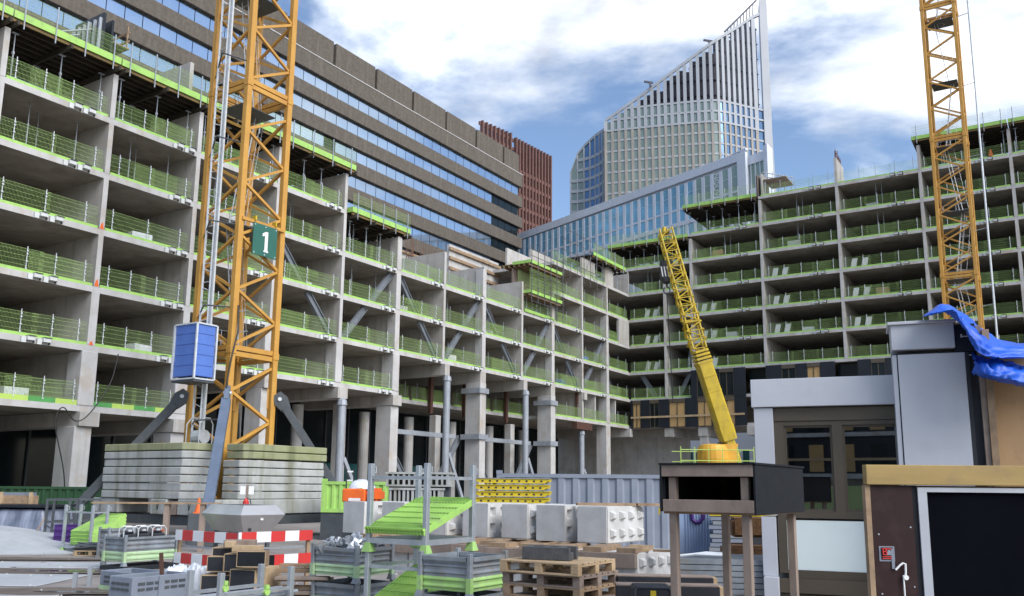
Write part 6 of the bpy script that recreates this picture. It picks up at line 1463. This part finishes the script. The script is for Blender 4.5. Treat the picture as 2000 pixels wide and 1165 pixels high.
# yellow table stack
for i in range(4):
    D = 25.2; w0 = X(928, D, 960); w1 = X(1072, D, 960); z = Z(983, D, 1000) + i * .185
    t = thing('yellow_table', f'yellow steel formwork table, {("bottom", "second", "third", "top")[i]} of the stack above the concrete blocks', 'formwork table', Vector((w0 + .03 * (i % 2), D, z)), R(-5), 'stack of yellow tables'); L_ = w1 - w0
    for y in (0, 1.3): part('side_beam', MB().prism([(.0, y, .05), (.12, y, 0), (L_ * .42, y, 0.0), (L_ * .46, y, .0), (L_ - .15, y, .0), (L_, y, .09), (L_, y, .125), (0, y, .125)], (0, .05, 0)), M['yellow_table'], t)
    for k in range(9): part('hole_shadow', MB().box(L_ * (.07 + k * .1), L_ * (.07 + k * .1) + .06, -.004, -.001, .035, .085), M['black'], t)
    for k in range(5): part('cross_beam', MB().box(k * (L_ - .1) / 4, k * (L_ - .1) / 4 + .08, .051, 1.299, .04, .12), M['yellow_table'], t)
    part('top_sheet', MB().box(0, L_, -.03, 1.38, .127, .145), M['galv' if i == 3 else 'yellow_table'], t)
solo('table_base', MB().box(0, X(1072, 25.2, 960) - X(928, 25.2, 960), .1, 1.3, 0, Z(983, 25.2, 1000) - .003), M['crane_dark'], 'dark stillage under the stack of yellow tables', 'stillage', Vector((X(928, 25.2, 960), 25.2, 0)), R(-5))
# green skip, orange box with white bags
container('bright green corrugated skip beside the right ballast stack', Vector((X(628, 34.5, 960), 34.5, 1.05)), R(-3), 3.1, Z(941, 34.5, 690) - 1.05, .3, M['lime'])
solo('skip_frame', MB().box(0, 3.1, .05, 2.3, 0, 1.04), M['crane_dark'], 'dark steel frame carrying the bright green skip', 'frame', Vector((X(628, 34.5, 960), 34.5, 0)), R(-3))
OD = 25.5; t = thing('orange_box', 'orange plastic box with white bags on top of the concrete blocks', 'box', Vector((X(668, OD, 965), OD, Z(981, OD, 700))), R(-6)); w_ = X(742, OD, 965) - X(668, OD, 965); hh = Z(955, OD, 700) - Z(981, OD, 700)
part('body', MB().box(0, w_ * .62, 0, .8, 0, hh), M['orange'], t, bevel=.03); part('body', MB().box(w_ * .63, w_, .05, .75, 0, hh * 1.05), M['orange'], t, bevel=.09, seg=2)
bg_ = MB(); n = 14
for j in range(7):
    for i in range(n):
        ph = j / 6 * math.pi / 2; th_ = i * 2 * math.pi / n; r = math.cos(ph) * (1 + .12 * math.sin(i * 2.3)); bg_.v.append((w_ * .42 + r * w_ * .36 * math.cos(th_), .4 + r * .36 * math.sin(th_), hh + math.sin(ph) * .26 + .02 * math.sin(i * 1.9 + j)))
for j in range(6):
    for i in range(n): bg_.f.append((j * n + i, j * n + (i + 1) % n, (j + 1) * n + (i + 1) % n, (j + 1) * n + i)); bg_.m.append(0)
part('white_bag', bg_, M['white_film'], t, smooth=True)
part('sticker', MB().box(w_ * .18, w_ * .5, -.006, -.001, .03, .11), M['white'], t)
part('stand', MB().box(0.05, w_ - .05, .05, .75, -Z(981, OD, 700), -.002), M['crane_dark'], t)
t = thing('chair_stack', 'dark tube frame with white slats beside the orange box', 'rack', Vector((X(676, 30, 930), 30, 0)), R(0))
for x in (0, .24): part('post', MB().box(x, x + .035, 0, .035, 0, Z(917, 30, 680)), M['black'], t)
for i in range(3): part('slat', MB().box(.037, .238, 0, .03, Z(917, 30, 680) - .1 - i * .3, Z(917, 30, 680) - .05 - i * .3), M['white'], t)
# grey concrete railings stacked behind the rack
for j, (x0, x1, y0, y1, D, lab) in enumerate(((752, 880, 922, 950, 31, 'upper stack of grey slotted railing units behind the lime rack'), (758, 860, 953, 985, 29.5, 'lower stack of grey slotted railing units behind the lime rack'))):
    A = at(x0, y1, D); w_ = (x1 - x0) / FPX * D; h = (y1 - y0) / FPX * D; zb0 = A.z if j == 0 else 0; h = Z(y0, D, x0) - zb0
    t = thing('railing_stack', lab, 'stack', Vector((A.x, A.y, zb0 if j == 0 else 0)), R(-4))
    for z in ((0, .06), (h - .07, h)): part('rail', MB().box(0, w_, 0, .9, z[0], z[1]), M['ballast'], t)
    n = 12
    for i in range(n): part('baluster', MB().box(i * w_ / n + .03, i * w_ / n + .09 + .02 * (i % 2), .02, .88, .061, h - .071), M['ballast'], t)
    if j == 0: part('trestle', MB().box(.1, w_ - .1, .2, .7, -zb0, -.002), M['crane_dark'], t)
# loose timber and cables on the ground further back
solo('timber_plank', MB().box(0, 3.9, 0, .3, 0, .05), M['timber'], 'long plank lying on trestles behind the left steel bin', 'plank', Vector((X(152, 26.8, 1000), 27.6, 1.46)), R(4))
solo('plank_support', MB().box(2.2, 2.35, .05, .25, 0, 1.455).box(3.3, 3.45, .05, .25, 0, 1.455), M['timber_grey'], 'timber legs under the long plank behind the left bin', 'support', Vector((X(152, 26.8, 1000), 27.6, 0)), R(4))
hc = [W('L', -62.6, -.5, 8.5), W('L', -62.9, -.5, 7.0), W('L', -63.9, -.6, 5.4), W('L', -64.6, -.6, 5.0), W('L', -65.2, -.5, 5.6), W('L', -65.5, -.5, 4.8), W('L', -64.9, -.6, 2.5), W('L', -64.6, -.6, .1)]
def smooth_path(pts, n=6):
    out = []
    for i in range(len(pts) - 1):
        p0, p1, p2, p3 = pts[max(i - 1, 0)], pts[i], pts[i + 1], pts[min(i + 2, len(pts) - 1)]
        for k in range(n):
            t_ = k / n; out.append(.5 * ((2 * p1) + (p2 - p0) * t_ + (2 * p0 - 5 * p1 + 4 * p2 - p3) * t_ ** 2 + (3 * p1 - p0 - 3 * p2 + p3) * t_ ** 3))
    return out + [pts[-1]]
solo('hanging_cable', MB().path(smooth_path(hc), .03, 5), M['cable'], 'black cable looping down the front column at far left', 'cable')

# ---- puddles, mud and rubble on the yard floor
wet = mat('wet', (0.055, 0.05, 0.047), (0.035, 0.032, 0.03), 0.06, scale=2, spec=0.6)
mud = mat('mud', (0.15, 0.12, 0.10), (0.10, 0.08, 0.066), 0.85, scale=1.5, detail=9, bump=.5, bscale=8)
rp = random.Random(9)
def blob(cx, cy_, rx, ry, z, n=22):
    mb = MB(); mb.add([(cx + rx * math.cos(i * 6.2832 / n) * rp.uniform(.75, 1.1), cy_ + ry * math.sin(i * 6.2832 / n) * rp.uniform(.75, 1.1), z) for i in range(n)], [tuple(range(n))]); return mb
for cx, cy_, rx, ry in ((-11.5, 21.2, 2.6, .35), (-14.5, 24.6, 3.4, .3), (-8.8, 17.4, 1.5, .35), (-3.5, 17.0, 1.6, .8), (2.5, 15.2, 1.6, .6)): struct('mud_patch', blob(cx, cy_, rx * 1.3, ry * 1.7, .034 if cx < -8 else .006), mud, fix=False)
for cx, cy_, rx, ry in ((-10.6, 21.3, 1.3, .16), (-15.5, 24.55, 1.6, .13), (-8.4, 17.3, .7, .16)): struct('puddle', blob(cx, cy_, rx, ry, .038), wet, fix=False)
rub = MB()
for i in range(420):
    x, y = rp.uniform(-14, 5), rp.uniform(11.5, 27); r_ = rp.uniform(.012, .05); z = .03 if x < -8 else 0
    a0 = rp.random() * 6.28; vs = [(x + r_ * math.cos(a0 + k * 1.57) * rp.uniform(.6, 1.3), y + r_ * math.sin(a0 + k * 1.57) * rp.uniform(.6, 1.3), z) for k in range(4)] + [(x + rp.uniform(-.3, .3) * r_, y, z + r_ * rp.uniform(.5, 1.1))]
    rub.add(vs, [(0, 1, 4), (1, 2, 4), (2, 3, 4), (3, 0, 4)])
tag(link('rubble', rub.mesh('rubble', M['ballast'], fix=False)), 'scattered small stones and crumbs on the yard floor', 'rubble', None, 'stuff')
# ------------------------------------------------------------------ facade mock-up at the right
MD = 13.2; L0 = at(1467, 900, MD); MTH = R(-21.9); mo = Vector((L0.x, L0.y, 0))
def hit(x, y, off=0.0):             # pixel on the plane of the mock-up (moved off metres towards the viewer): along, height
    d = ray(x, y); c, s = math.cos(MTH), math.sin(MTH); n = Vector((-s, c, 0)); t_ = (n.dot(mo) - off) / n.dot(d); q = d * t_
    return (q.x - mo.x) * c + (q.y - mo.y) * s, q.z + EYE
MK = thing('facade_mockup', 'pale grey facade mock-up with a brown framed double window', 'mock-up', mo, MTH)
def rect(name, x0, y0, x1, y1, m, d0=0.0, d1=.1, off=0.0, parent=MK, bevel=.004):
    a, zt = hit(x0, y0, off); b_, zb = hit(x1, y1, off)
    return part(name, MB().box(a, b_, -off + d0, -off + d1, zb, zt), M[m], parent, bevel=bevel)
sL, zT = hit(1467, 744); sR, _ = hit(1760, 900); _, zF = hit(1490, 797)
part('fascia', MB().box(sL, sR, -.12, .3, zF, zT), M['mock_grey'], MK, bevel=.006)
sp1, _ = hit(1514, 900)
part('pier', MB().box(sL + .03, sp1, -.08, .28, 1.72, zF - .012), M['mock_grey'], MK, bevel=.004)
part('pier', MB().box(sL + .08, sp1 - .02, -.08, .28, .86, 1.705), M['mock_grey'], MK, bevel=.004); part('pier', MB().box(sL + .1, sp1 - .02, -.08, .28, 0.0, .5), M['mock_grey'], MK, bevel=.004)
part('pier_shelf', MB().box(sL + .1, sp1 + .0, -.25, -.081, .50, .86), M['mock_grey'], MK, bevel=.004)
sw0, zl1 = hit(1515, 797); sw1, _ = hit(1800, 900); _, zl0 = hit(1600, 822)
part('lintel', MB().box(sp1 + .003, sR, -.02, .25, zl0, zF - .012), M['mock_frame'], MK, bevel=.004)
a0, zt0 = hit(1530, 832); a1, zb0 = hit(1633, 1000); c0, _ = hit(1648, 900); c1, _ = hit(1775, 900)
fr_ = MB(); fz = zb0 - .10
fr_.box(sp1 + .004, a0, .0, .2, fz, zl0 - .003).box(a1, c0, .0, .2, fz, zl0 - .003).box(a0, a1, .0, .2, zt0, zl0 - .003).box(a0, a1, 0, .2, fz, zb0).box(c0, c1, 0, .2, zt0, zl0 - .003).box(c0, c1, 0, .2, fz, zb0).box(c1, c1 + .1, 0, .2, fz, zl0 - .003)
wf = part('window_frame', fr_, M['mock_frame'], MK)
for (x0, x1) in ((a0, a1), (c0, c1)):
    part('sash', MB().box(x0, x0 + .03, .03, .12, zb0, zt0).box(x1 - .03, x1, .03, .12, zb0, zt0).box(x0 + .03, x1 - .03, .03, .12, zt0 - .03, zt0).box(x0 + .03, x1 - .03, .03, .12, zb0, zb0 + .03), M['mock_frame'], wf)
    part('pane', MB().box(x0 + .03, x1 - .03, .07, .08, zb0 + .03, zt0 - .03), M['pane'], wf)
p0_, pz1 = hit(1536, 1016); p1_, pz0 = hit(1760, 1122)
part('frosted_panel', MB().box(p0_, p1_, .02, .06, pz0, fz - .03), M['frosted'], MK)
part('panel_frame', MB().box(sp1 + .004, p0_ - .001, 0, .2, pz0 - .05, fz - .002).box(p0_, p1_, 0, .2, pz0 - .12, pz0 - .001), M['mock_frame'], MK)
part('sill', MB().box(sp1 + .004, p1_, -.06, .2, pz0 - .32, pz0 - .121), M['mock_frame'], MK); part('plinth', MB().box(sp1 + .004, p1_, 0.0, .2, 0, pz0 - .34), M['mock_frame'], MK)
# room behind the window: timber back wall with boarded openings
part('room_back', MB().box(sp1, sR + 1.6, 2.6, 2.7, 0, zT - .1), M['black_panel'], MK); part('room_side', MB().box(sp1 - .05, sp1, .3, 2.6, 0, zT - .1), M['plywood'], MK)
part('room_roof', MB().box(sL, sR, .301, 2.7, zT - .08, zT - .01), M['black'], MK); part('room_floor', MB().box(sp1, sR, .3, 2.6, 0, .3), M['plywood'], MK)
# pillar standing proud of the facade
po = .42
qa, qz1 = hit(1742, 690, po); qb, _ = hit(1893, 800, po); ca, ct = hit(1738, 632, po); cb_, _ = hit(1862, 640, po); _, cz0 = hit(1800, 683, po)
part('pillar_panel', MB().box(qa + .07, qb, -po, -po + .05, 0, qz1 - .03), M['mock_grey'], MK, bevel=.005)
part('pillar_reveal', MB().box(qa, qa + .055, -po + .02, .0, 0, qz1 - .03), M['mock_grey'], MK)
part('pillar_core', MB().box(qa + .056, qb - .02, -po + .052, .3, 0, qz1 - .01), M['black'], MK)
part('pillar_head', MB().box(ca, cb_, -po - .06, .2, cz0, ct - .045), M['mock_grey'], MK, bevel=.005); part('pillar_cap', MB().box(ca - .04, cb_ + .03, -po - .1, .25, ct - .043, ct), M['mock_grey'], MK, bevel=.006)
part('membrane', MB().box(cb_ + .001, cb_ + .26, -po + .02, .25, cz0 - .05, ct - .06), M['black_panel'], MK)
part('membrane', MB().box(qb + .002, qb + .05, -po + .0, .25, 0, cz0 - .06), M['black'], MK)
part('stud', MB().box(cb_ + .265, cb_ + .33, -po - .02, .2, 0, ct - .1), M['timber_grey'], MK); part('stud', MB().box(cb_ + .335, cb_ + .42, -po - .05, .2, 0, ct - .16), M['timber'], MK)
part('membrane', MB().box(min(qb + .052, cb_ + .1), cb_ + .264, -po + .06, .24, 0, cz0 - .052), M['black'], MK)
t_ = MB()
for k, z in enumerate((ct - .24, ct - .5)): t_.box(cb_ + .10, cb_ + .20, -po + .012, -po + .018, z, z + .012).box(cb_ + .08, cb_ + .10, -po + .012, -po + .018, z - .01, z + .04)
part('chalk_mark', t_, M['white'], MK)
# plywood side wall running back to the right, with a stud
sx = cb_ + .45
part('plywood_sheet', MB().box(sx, sx + 1.22, .15, .18, 0, ct - .35), M['plywood'], MK); part('plywood_sheet', MB().box(sx + 1.225, sx + 3.2, .15, .18, 0, ct - .35), M['plywood'], MK)
part('stud', MB().box(sx + .78, sx + .88, .02, .148, 0, ct - .7), M['timber_new'], MK); part('stud', MB().box(sx + 1.9, sx + 2.0, .02, .148, 0, ct - .7), M['timber_new'], MK)
part('roof_board', MB().box(sx, sx + 3.2, -.3, 2.4, ct - .72, ct - .66), M['black'], MK)
# blue tarpaulin thrown over the roof
def tarp_surf(rows, label, n=34):
    """rows of control points from the back edge to the hanging front edge, each given as pixel and depth"""
    R_ = [[at(*q) for q in r] for r in rows]
    def cat_(P, t):
        m_ = len(P) - 1; f = t * m_; i = min(int(f), m_ - 1); t = f - i
        p0, p1, p2, p3 = P[max(i - 1, 0)], P[i], P[i + 1], P[min(i + 2, m_)]
        return .5 * ((2 * p1) + (p2 - p0) * t + (2 * p0 - 5 * p1 + 4 * p2 - p3) * t ** 2 + (3 * p1 - p0 - 3 * p2 + p3) * t ** 3)
    nu, nv = 60, n; mb = MB()
    for j in range(nv + 1):
        v = j / nv
        for i in range(nu + 1):
            u = i / nu; P = cat_([cat_(r, u) for r in R_], v)
            q = mnoise.noise(Vector((u * 3 + v * 2, v * 5, 3.1))) * .07 + abs(mnoise.noise(Vector((u * 5 - v * 2, v * 9 + u * 4, 8.2)))) * .10 + abs(mnoise.noise(Vector((u * 13 + v * 6, v * 12 - u * 5, 5.7)))) * .04
            mb.v.append(P + Vector((.1 * q, -q * .8, q * .45)))
    for j in range(nv):
        for i in range(nu): a = j * (nu + 1) + i; mb.f.append((a, a + 1, a + nu + 2, a + nu + 1)); mb.m.append(0)
    me = mb.mesh('tarpaulin', M['tarp'], smooth=True); o = solo('tarpaulin', me, None, label, 'tarpaulin')
    md = o.modifiers.new('thickness', 'SOLIDIFY'); md.thickness = .006; return o
D0 = 11.55
tarp_surf([[(1806, 618, D0 + .9), (1842, 597, D0 + .9), (1884, 614, D0 + .9), (1922, 648, D0 + .9), (1960, 668, D0 + 1.4), (2040, 672, D0 + 1.4)],
           [(1803, 621, D0), (1840, 606, D0 - .1), (1876, 628, D0 - .1), (1915, 660, D0 - .1), (1955, 676, D0), (2040, 680, D0)],
           [(1850, 615, D0 - .2), (1868, 622, D0 - .3), (1890, 650, D0 - .4), (1918, 680, D0 - .4), (1955, 690, D0 - .4), (2040, 692, D0 - .3)],
           [(1874, 622, D0 - .2), (1885, 645, D0 - .35), (1898, 676, D0 - .45), (1925, 698, D0 - .5), (1960, 702, D0 - .5), (2040, 702, D0 - .4)]], 'crumpled blue tarpaulin draped over the top of the grey pillar')
tarp_surf([[(1893, 690, D0 + .4), (1915, 702, D0 + .4), (1945, 704, D0 + .4), (1970, 712, D0 + .4), (2000, 718, D0 + .4), (2040, 720, D0 + .4)],
           [(1897, 700, D0 - .1), (1912, 706, D0 - .2), (1940, 712, D0 - .3), (1970, 718, D0 - .3), (2000, 726, D0 - .3), (2040, 730, D0 - .2)],
           [(1899, 722, D0 - .2), (1915, 728, D0 - .4), (1940, 736, D0 - .5), (1970, 742, D0 - .5), (2000, 748, D0 - .5), (2040, 750, D0 - .4)],
           [(1899, 735, D0 - .1), (1918, 738, D0 - .2), (1942, 744, D0 - .3), (1970, 751, D0 - .3), (2000, 758, D0 - .3), (2040, 762, D0 - .2)]], 'lower fold of blue tarpaulin bunched above the plywood wall', 22)

# ------------------------------------------------------------------ timber shelter with dark box top
nC = at(1472, 960, 8.0); lC = at(1292, 955, 8.5); rC = at(1575, 955, 9.0)
c2 = Vector((nC.x, nC.y, 0)); dl = Vector((lC.x - nC.x, lC.y - nC.y, 0)); dr = Vector((rC.x - nC.x, rC.y - nC.y, 0))
ths = math.atan2(-dl.y, -dl.x)      # local x runs from the left corner to the near corner
SHT = thing('timber_shelter', 'small timber shelter with a dark felt box on four posts', 'shelter', Vector((lC.x, lC.y, 0)), ths)
wx = dl.length; wy = 1.55; zt1 = Z(908, 8.2, 1400); zb1 = Z(1002, 8.2, 1400)
part('roof', MB().box(-.02, wx + .03, -.02, wy + .02, zt1, zt1 + .018), M['felt'], SHT)
bb_ = .155
part('top_rail', MB().box(0, wx, -.001, .04, zt1 - .11, zt1 - .001), M['timber_grey'], SHT, bevel=.004); part('bottom_rail', MB().box(.01, wx, -.001, .04, zb1, zb1 + .115), M['timber_grey'], SHT, bevel=.004)
part('side_board', MB().box(wx - .0, wx + .018, .0, wy, zb1 - .01, zt1 - .002), M['felt'], SHT); part('side_board', MB().box(-.018, 0, 0, wy, zb1, zt1 - .002), M['felt'], SHT)
part('back_board', MB().box(0, wx, wy - .02, wy, zb1, zt1 - .002), M['black'], SHT); part('floor_board', MB().box(0.001, wx - .001, .041, wy - .021, zb1 - .02, zb1 - .001), M['timber'], SHT)
part('lining', MB().box(.002, .012, .05, wy - .03, zb1, zt1 - .12).box(wx - .012, wx - .002, .05, wy - .03, zb1, zt1 - .12), M['black'], SHT)
for x, y in ((.09, .045), (wx - .1, .045), (wx - .1, wy - .12), (.09, wy - .12)):
    part('post', MB().box(x - .037, x + .037, y, y + .075, 0, zb1 - .021), M['timber_grey'], SHT, bevel=.004)
    part('stud', MB().box(x - .037, x + .037, y, y + .07, zb1 + .0, zt1 - .115), M['timber_grey'], SHT, bevel=.004)
part('mid_stud', MB().box(wx * .62, wx * .62 + .03, wy - .08, wy - .021, zb1, zt1 - .01), M['timber_grey'], SHT)
part('tag', MB().box(-.035, -.019, -.004, .0, zb1 - .03, zb1 + .03), M['yellow_table'], SHT)

# ------------------------------------------------------------------ dark brown hut in the right foreground
HD_ = 6.2; hA = at(1692, 930, HD_); hth = R(-3.5)
HU = thing('site_hoarding', 'dark brown hoarding with a yellowish top board and black door', 'hoarding', Vector((hA.x, hA.y, 0)), hth)
def hh_(x, y):
    d = ray(x, y); c, s = math.cos(hth), math.sin(hth); n = Vector((-s, c, 0)); o_ = Vector((hA.x, hA.y, 0)); t_ = n.dot(o_) / n.dot(d); q = d * t_
    return (q.x - o_.x) * c + (q.y - o_.y) * s, q.z + EYE
_, z1 = hh_(1800, 909); _, z0 = hh_(1800, 948); e1, _ = hh_(1797, 1050); e2, _ = hh_(1804, 1050); e3, _ = hh_(1815, 1050); _, zd = hh_(1850, 953); _, zd2 = hh_(1850, 962)
part('top_board', MB().box(-.01, 3.4, -.03, .05, z0, z1), M['hut_board'], HU, bevel=.004)
part('wall_panel', MB().box(.02, e1 - .035, 0, .05, 0, z0 - .002), M['hut_brown'], HU)
part('wall_strip', MB().box(e1 - .034, e1 + .0, .002, .05, 0, z0 - .002), M['felt'], HU)
part('door_frame', MB().box(e1 + .001, e3, -.012, .05, 0, zd2).box(e1 + .001, 3.4, -.012, .05, zd2 + .0005, zd), M['frame_white'], HU)
part('door', MB().box(e3 + .001, 1.4, .012, .05, 0, zd2 - .001), M['void'], HU); part('door', MB().box(1.405, 3.3, .012, .05, 0, zd2 - .001), M['void'], HU)
for z in (.4, .9, 1.4, 1.8): part('screw', MB().tube((.06, -.004, z), (.06, 0, z), .006, 8).tube((e1 - .06, -.004, z + .05), (e1 - .06, 0, z + .05), .006, 8), M['galv'], HU)
part('edge_post', MB().box(-.016, .019, -.004, .06, 0, z0 - .002), M['timber'], HU); part('brace', MB().beam((2.9, .06, 1.9), (2.9, 1.2, .0), .08), M['timber'], HU)
part('back_rail', MB().box(.03, 3.4, .052, .10, z0 - .1, z0 - .003), M['timber'], HU)
s0_, sz1 = hh_(1716, 1067); s1_, sz0 = hh_(1748, 1097)
st = part('sticker', MB().box(s0_, s1_, -.004, -.001, sz0, sz1), M['plastic_grey'], HU)
wS, hS = s1_ - s0_, sz1 - sz0
part('sticker_print', MB().box(s0_ + .12 * wS, s1_ - .12 * wS, -.006, -.0042, sz0 + .1 * hS, sz1 - .08 * hS), M['hut_brown'], st)
letters('B', .068, M['red'], HU, (s0_ + .15 * wS, -.0072, sz0 + .42 * hS), (R(90), 0, 0), 'sticker_letter')
part('sticker_print', MB().prism([(s0_ + .45 * wS, -.0075, sz0 + .42 * hS), (s0_ + .85 * wS, -.0075, sz0 + .42 * hS), (s0_ + .72 * wS, -.0075, sz0 + .75 * hS), (s0_ + .56 * wS, -.0075, sz0 + .75 * hS)], (0, .001, 0)), M['container'], st)
for k in range(2): part('sticker_print', MB().box(s0_ + .2 * wS, s1_ - .2 * wS, -.0075, -.0065, sz0 + (.16 + .12 * k) * hS, sz0 + (.22 + .12 * k) * hS), M['red'], st)
part('sticker_print', MB().box(s0_ + .16 * wS, s1_ - .2 * wS, -.0075, -.0065, sz1 - .2 * hS, sz1 - .13 * hS), M['red'], st)
g0_, gz = hh_(1747, 1110); part('hasp', MB().box(g0_ - .018, g0_ + .002, -.008, -.001, gz - .005, gz + .13), M['plastic_grey'], HU)
part('cord', MB().path([(g0_ - .0, -.02, gz - .01), (g0_ + .03, -.02, gz + .02), (g0_ + .05, -.02, gz + .035), (g0_ + .068, -.02, gz + .03), (g0_ + .066, -.02, gz - .03), (g0_ + .062, -.02, gz - .05)], .007, 6).path([(g0_ + .05, -.02, gz - .045), (g0_ + .052, -.02, gz - .3), (g0_ + .06, -.02, gz - .8), (g0_ + .05, -.02, .3)], .0055, 6).tube((g0_ + .066, -.03, gz - .06), (g0_ + .066, -.012, gz - .06), .017, 10), M['white'], HU)
# papers and debris on the hut roof
#solo('paper_scrap', MB().hexa([(0, 0, 0), (.12, 0, .0), (.12, .1, .0), (0, .1, 0), (.0, 0, .03), (.1, .01, .05), (.13, .1, .02), (0, .1, .04)]), M['white_film'], 'scrap of white paper on the hut roof at the right edge', 'paper', Vector((at(1975, 905, 7.2).x, 7.2, z1 - .008)), R(20))

# ------------------------------------------------------------------ finished block across the street behind the camera, seen in the mock-up's panes
RBK = thing('street_building', 'dark clad building with boarded windows reflected in the mock-up panes', 'building', Vector((-78, -52, 0)), R(-10))
part('body', MB().box(0, 80, -9, -.3, 3.2, 16.5), M['black_panel'], RBK); part('base', MB().box(0, 80, -9, -1.2, 0, 3.19), M['concrete'], RBK)
part('slab_edge', MB().box(0, 80, -.29, .25, 3.2, 3.7), M['concrete_edge'], RBK); part('slab_edge', MB().box(0, 80, -.29, .1, 7.4, 7.8), M['concrete_edge'], RBK)
for i in range(26):
    for z in (3.9, 8.0):
        part('window_board', MB().box(.8 + i * 3.0, 2.2 + i * 3.0, -.29, -.15, z, z + 2.7), M['osb' if (i + int(z)) % 3 else 'glass_dark'], RBK)
part('timber_rail', MB().box(0, 80, -.14, -.05, 5.0, 5.25), M['timber_new'], RBK)
gv = mat('verge_grass', (0.075, 0.115, 0.025), (0.05, 0.085, 0.02), 0.95, scale=3, bump=.6, bscale=20)
struct('verge', MB().hexa([(-70, -40, .0), (20, -40, .0), (20, -26, 0), (-70, -26, 0), (-70, -39.5, 2.4), (20, -39.5, 2.4), (20, -26.5, .1), (-70, -26.5, .1)]), gv)
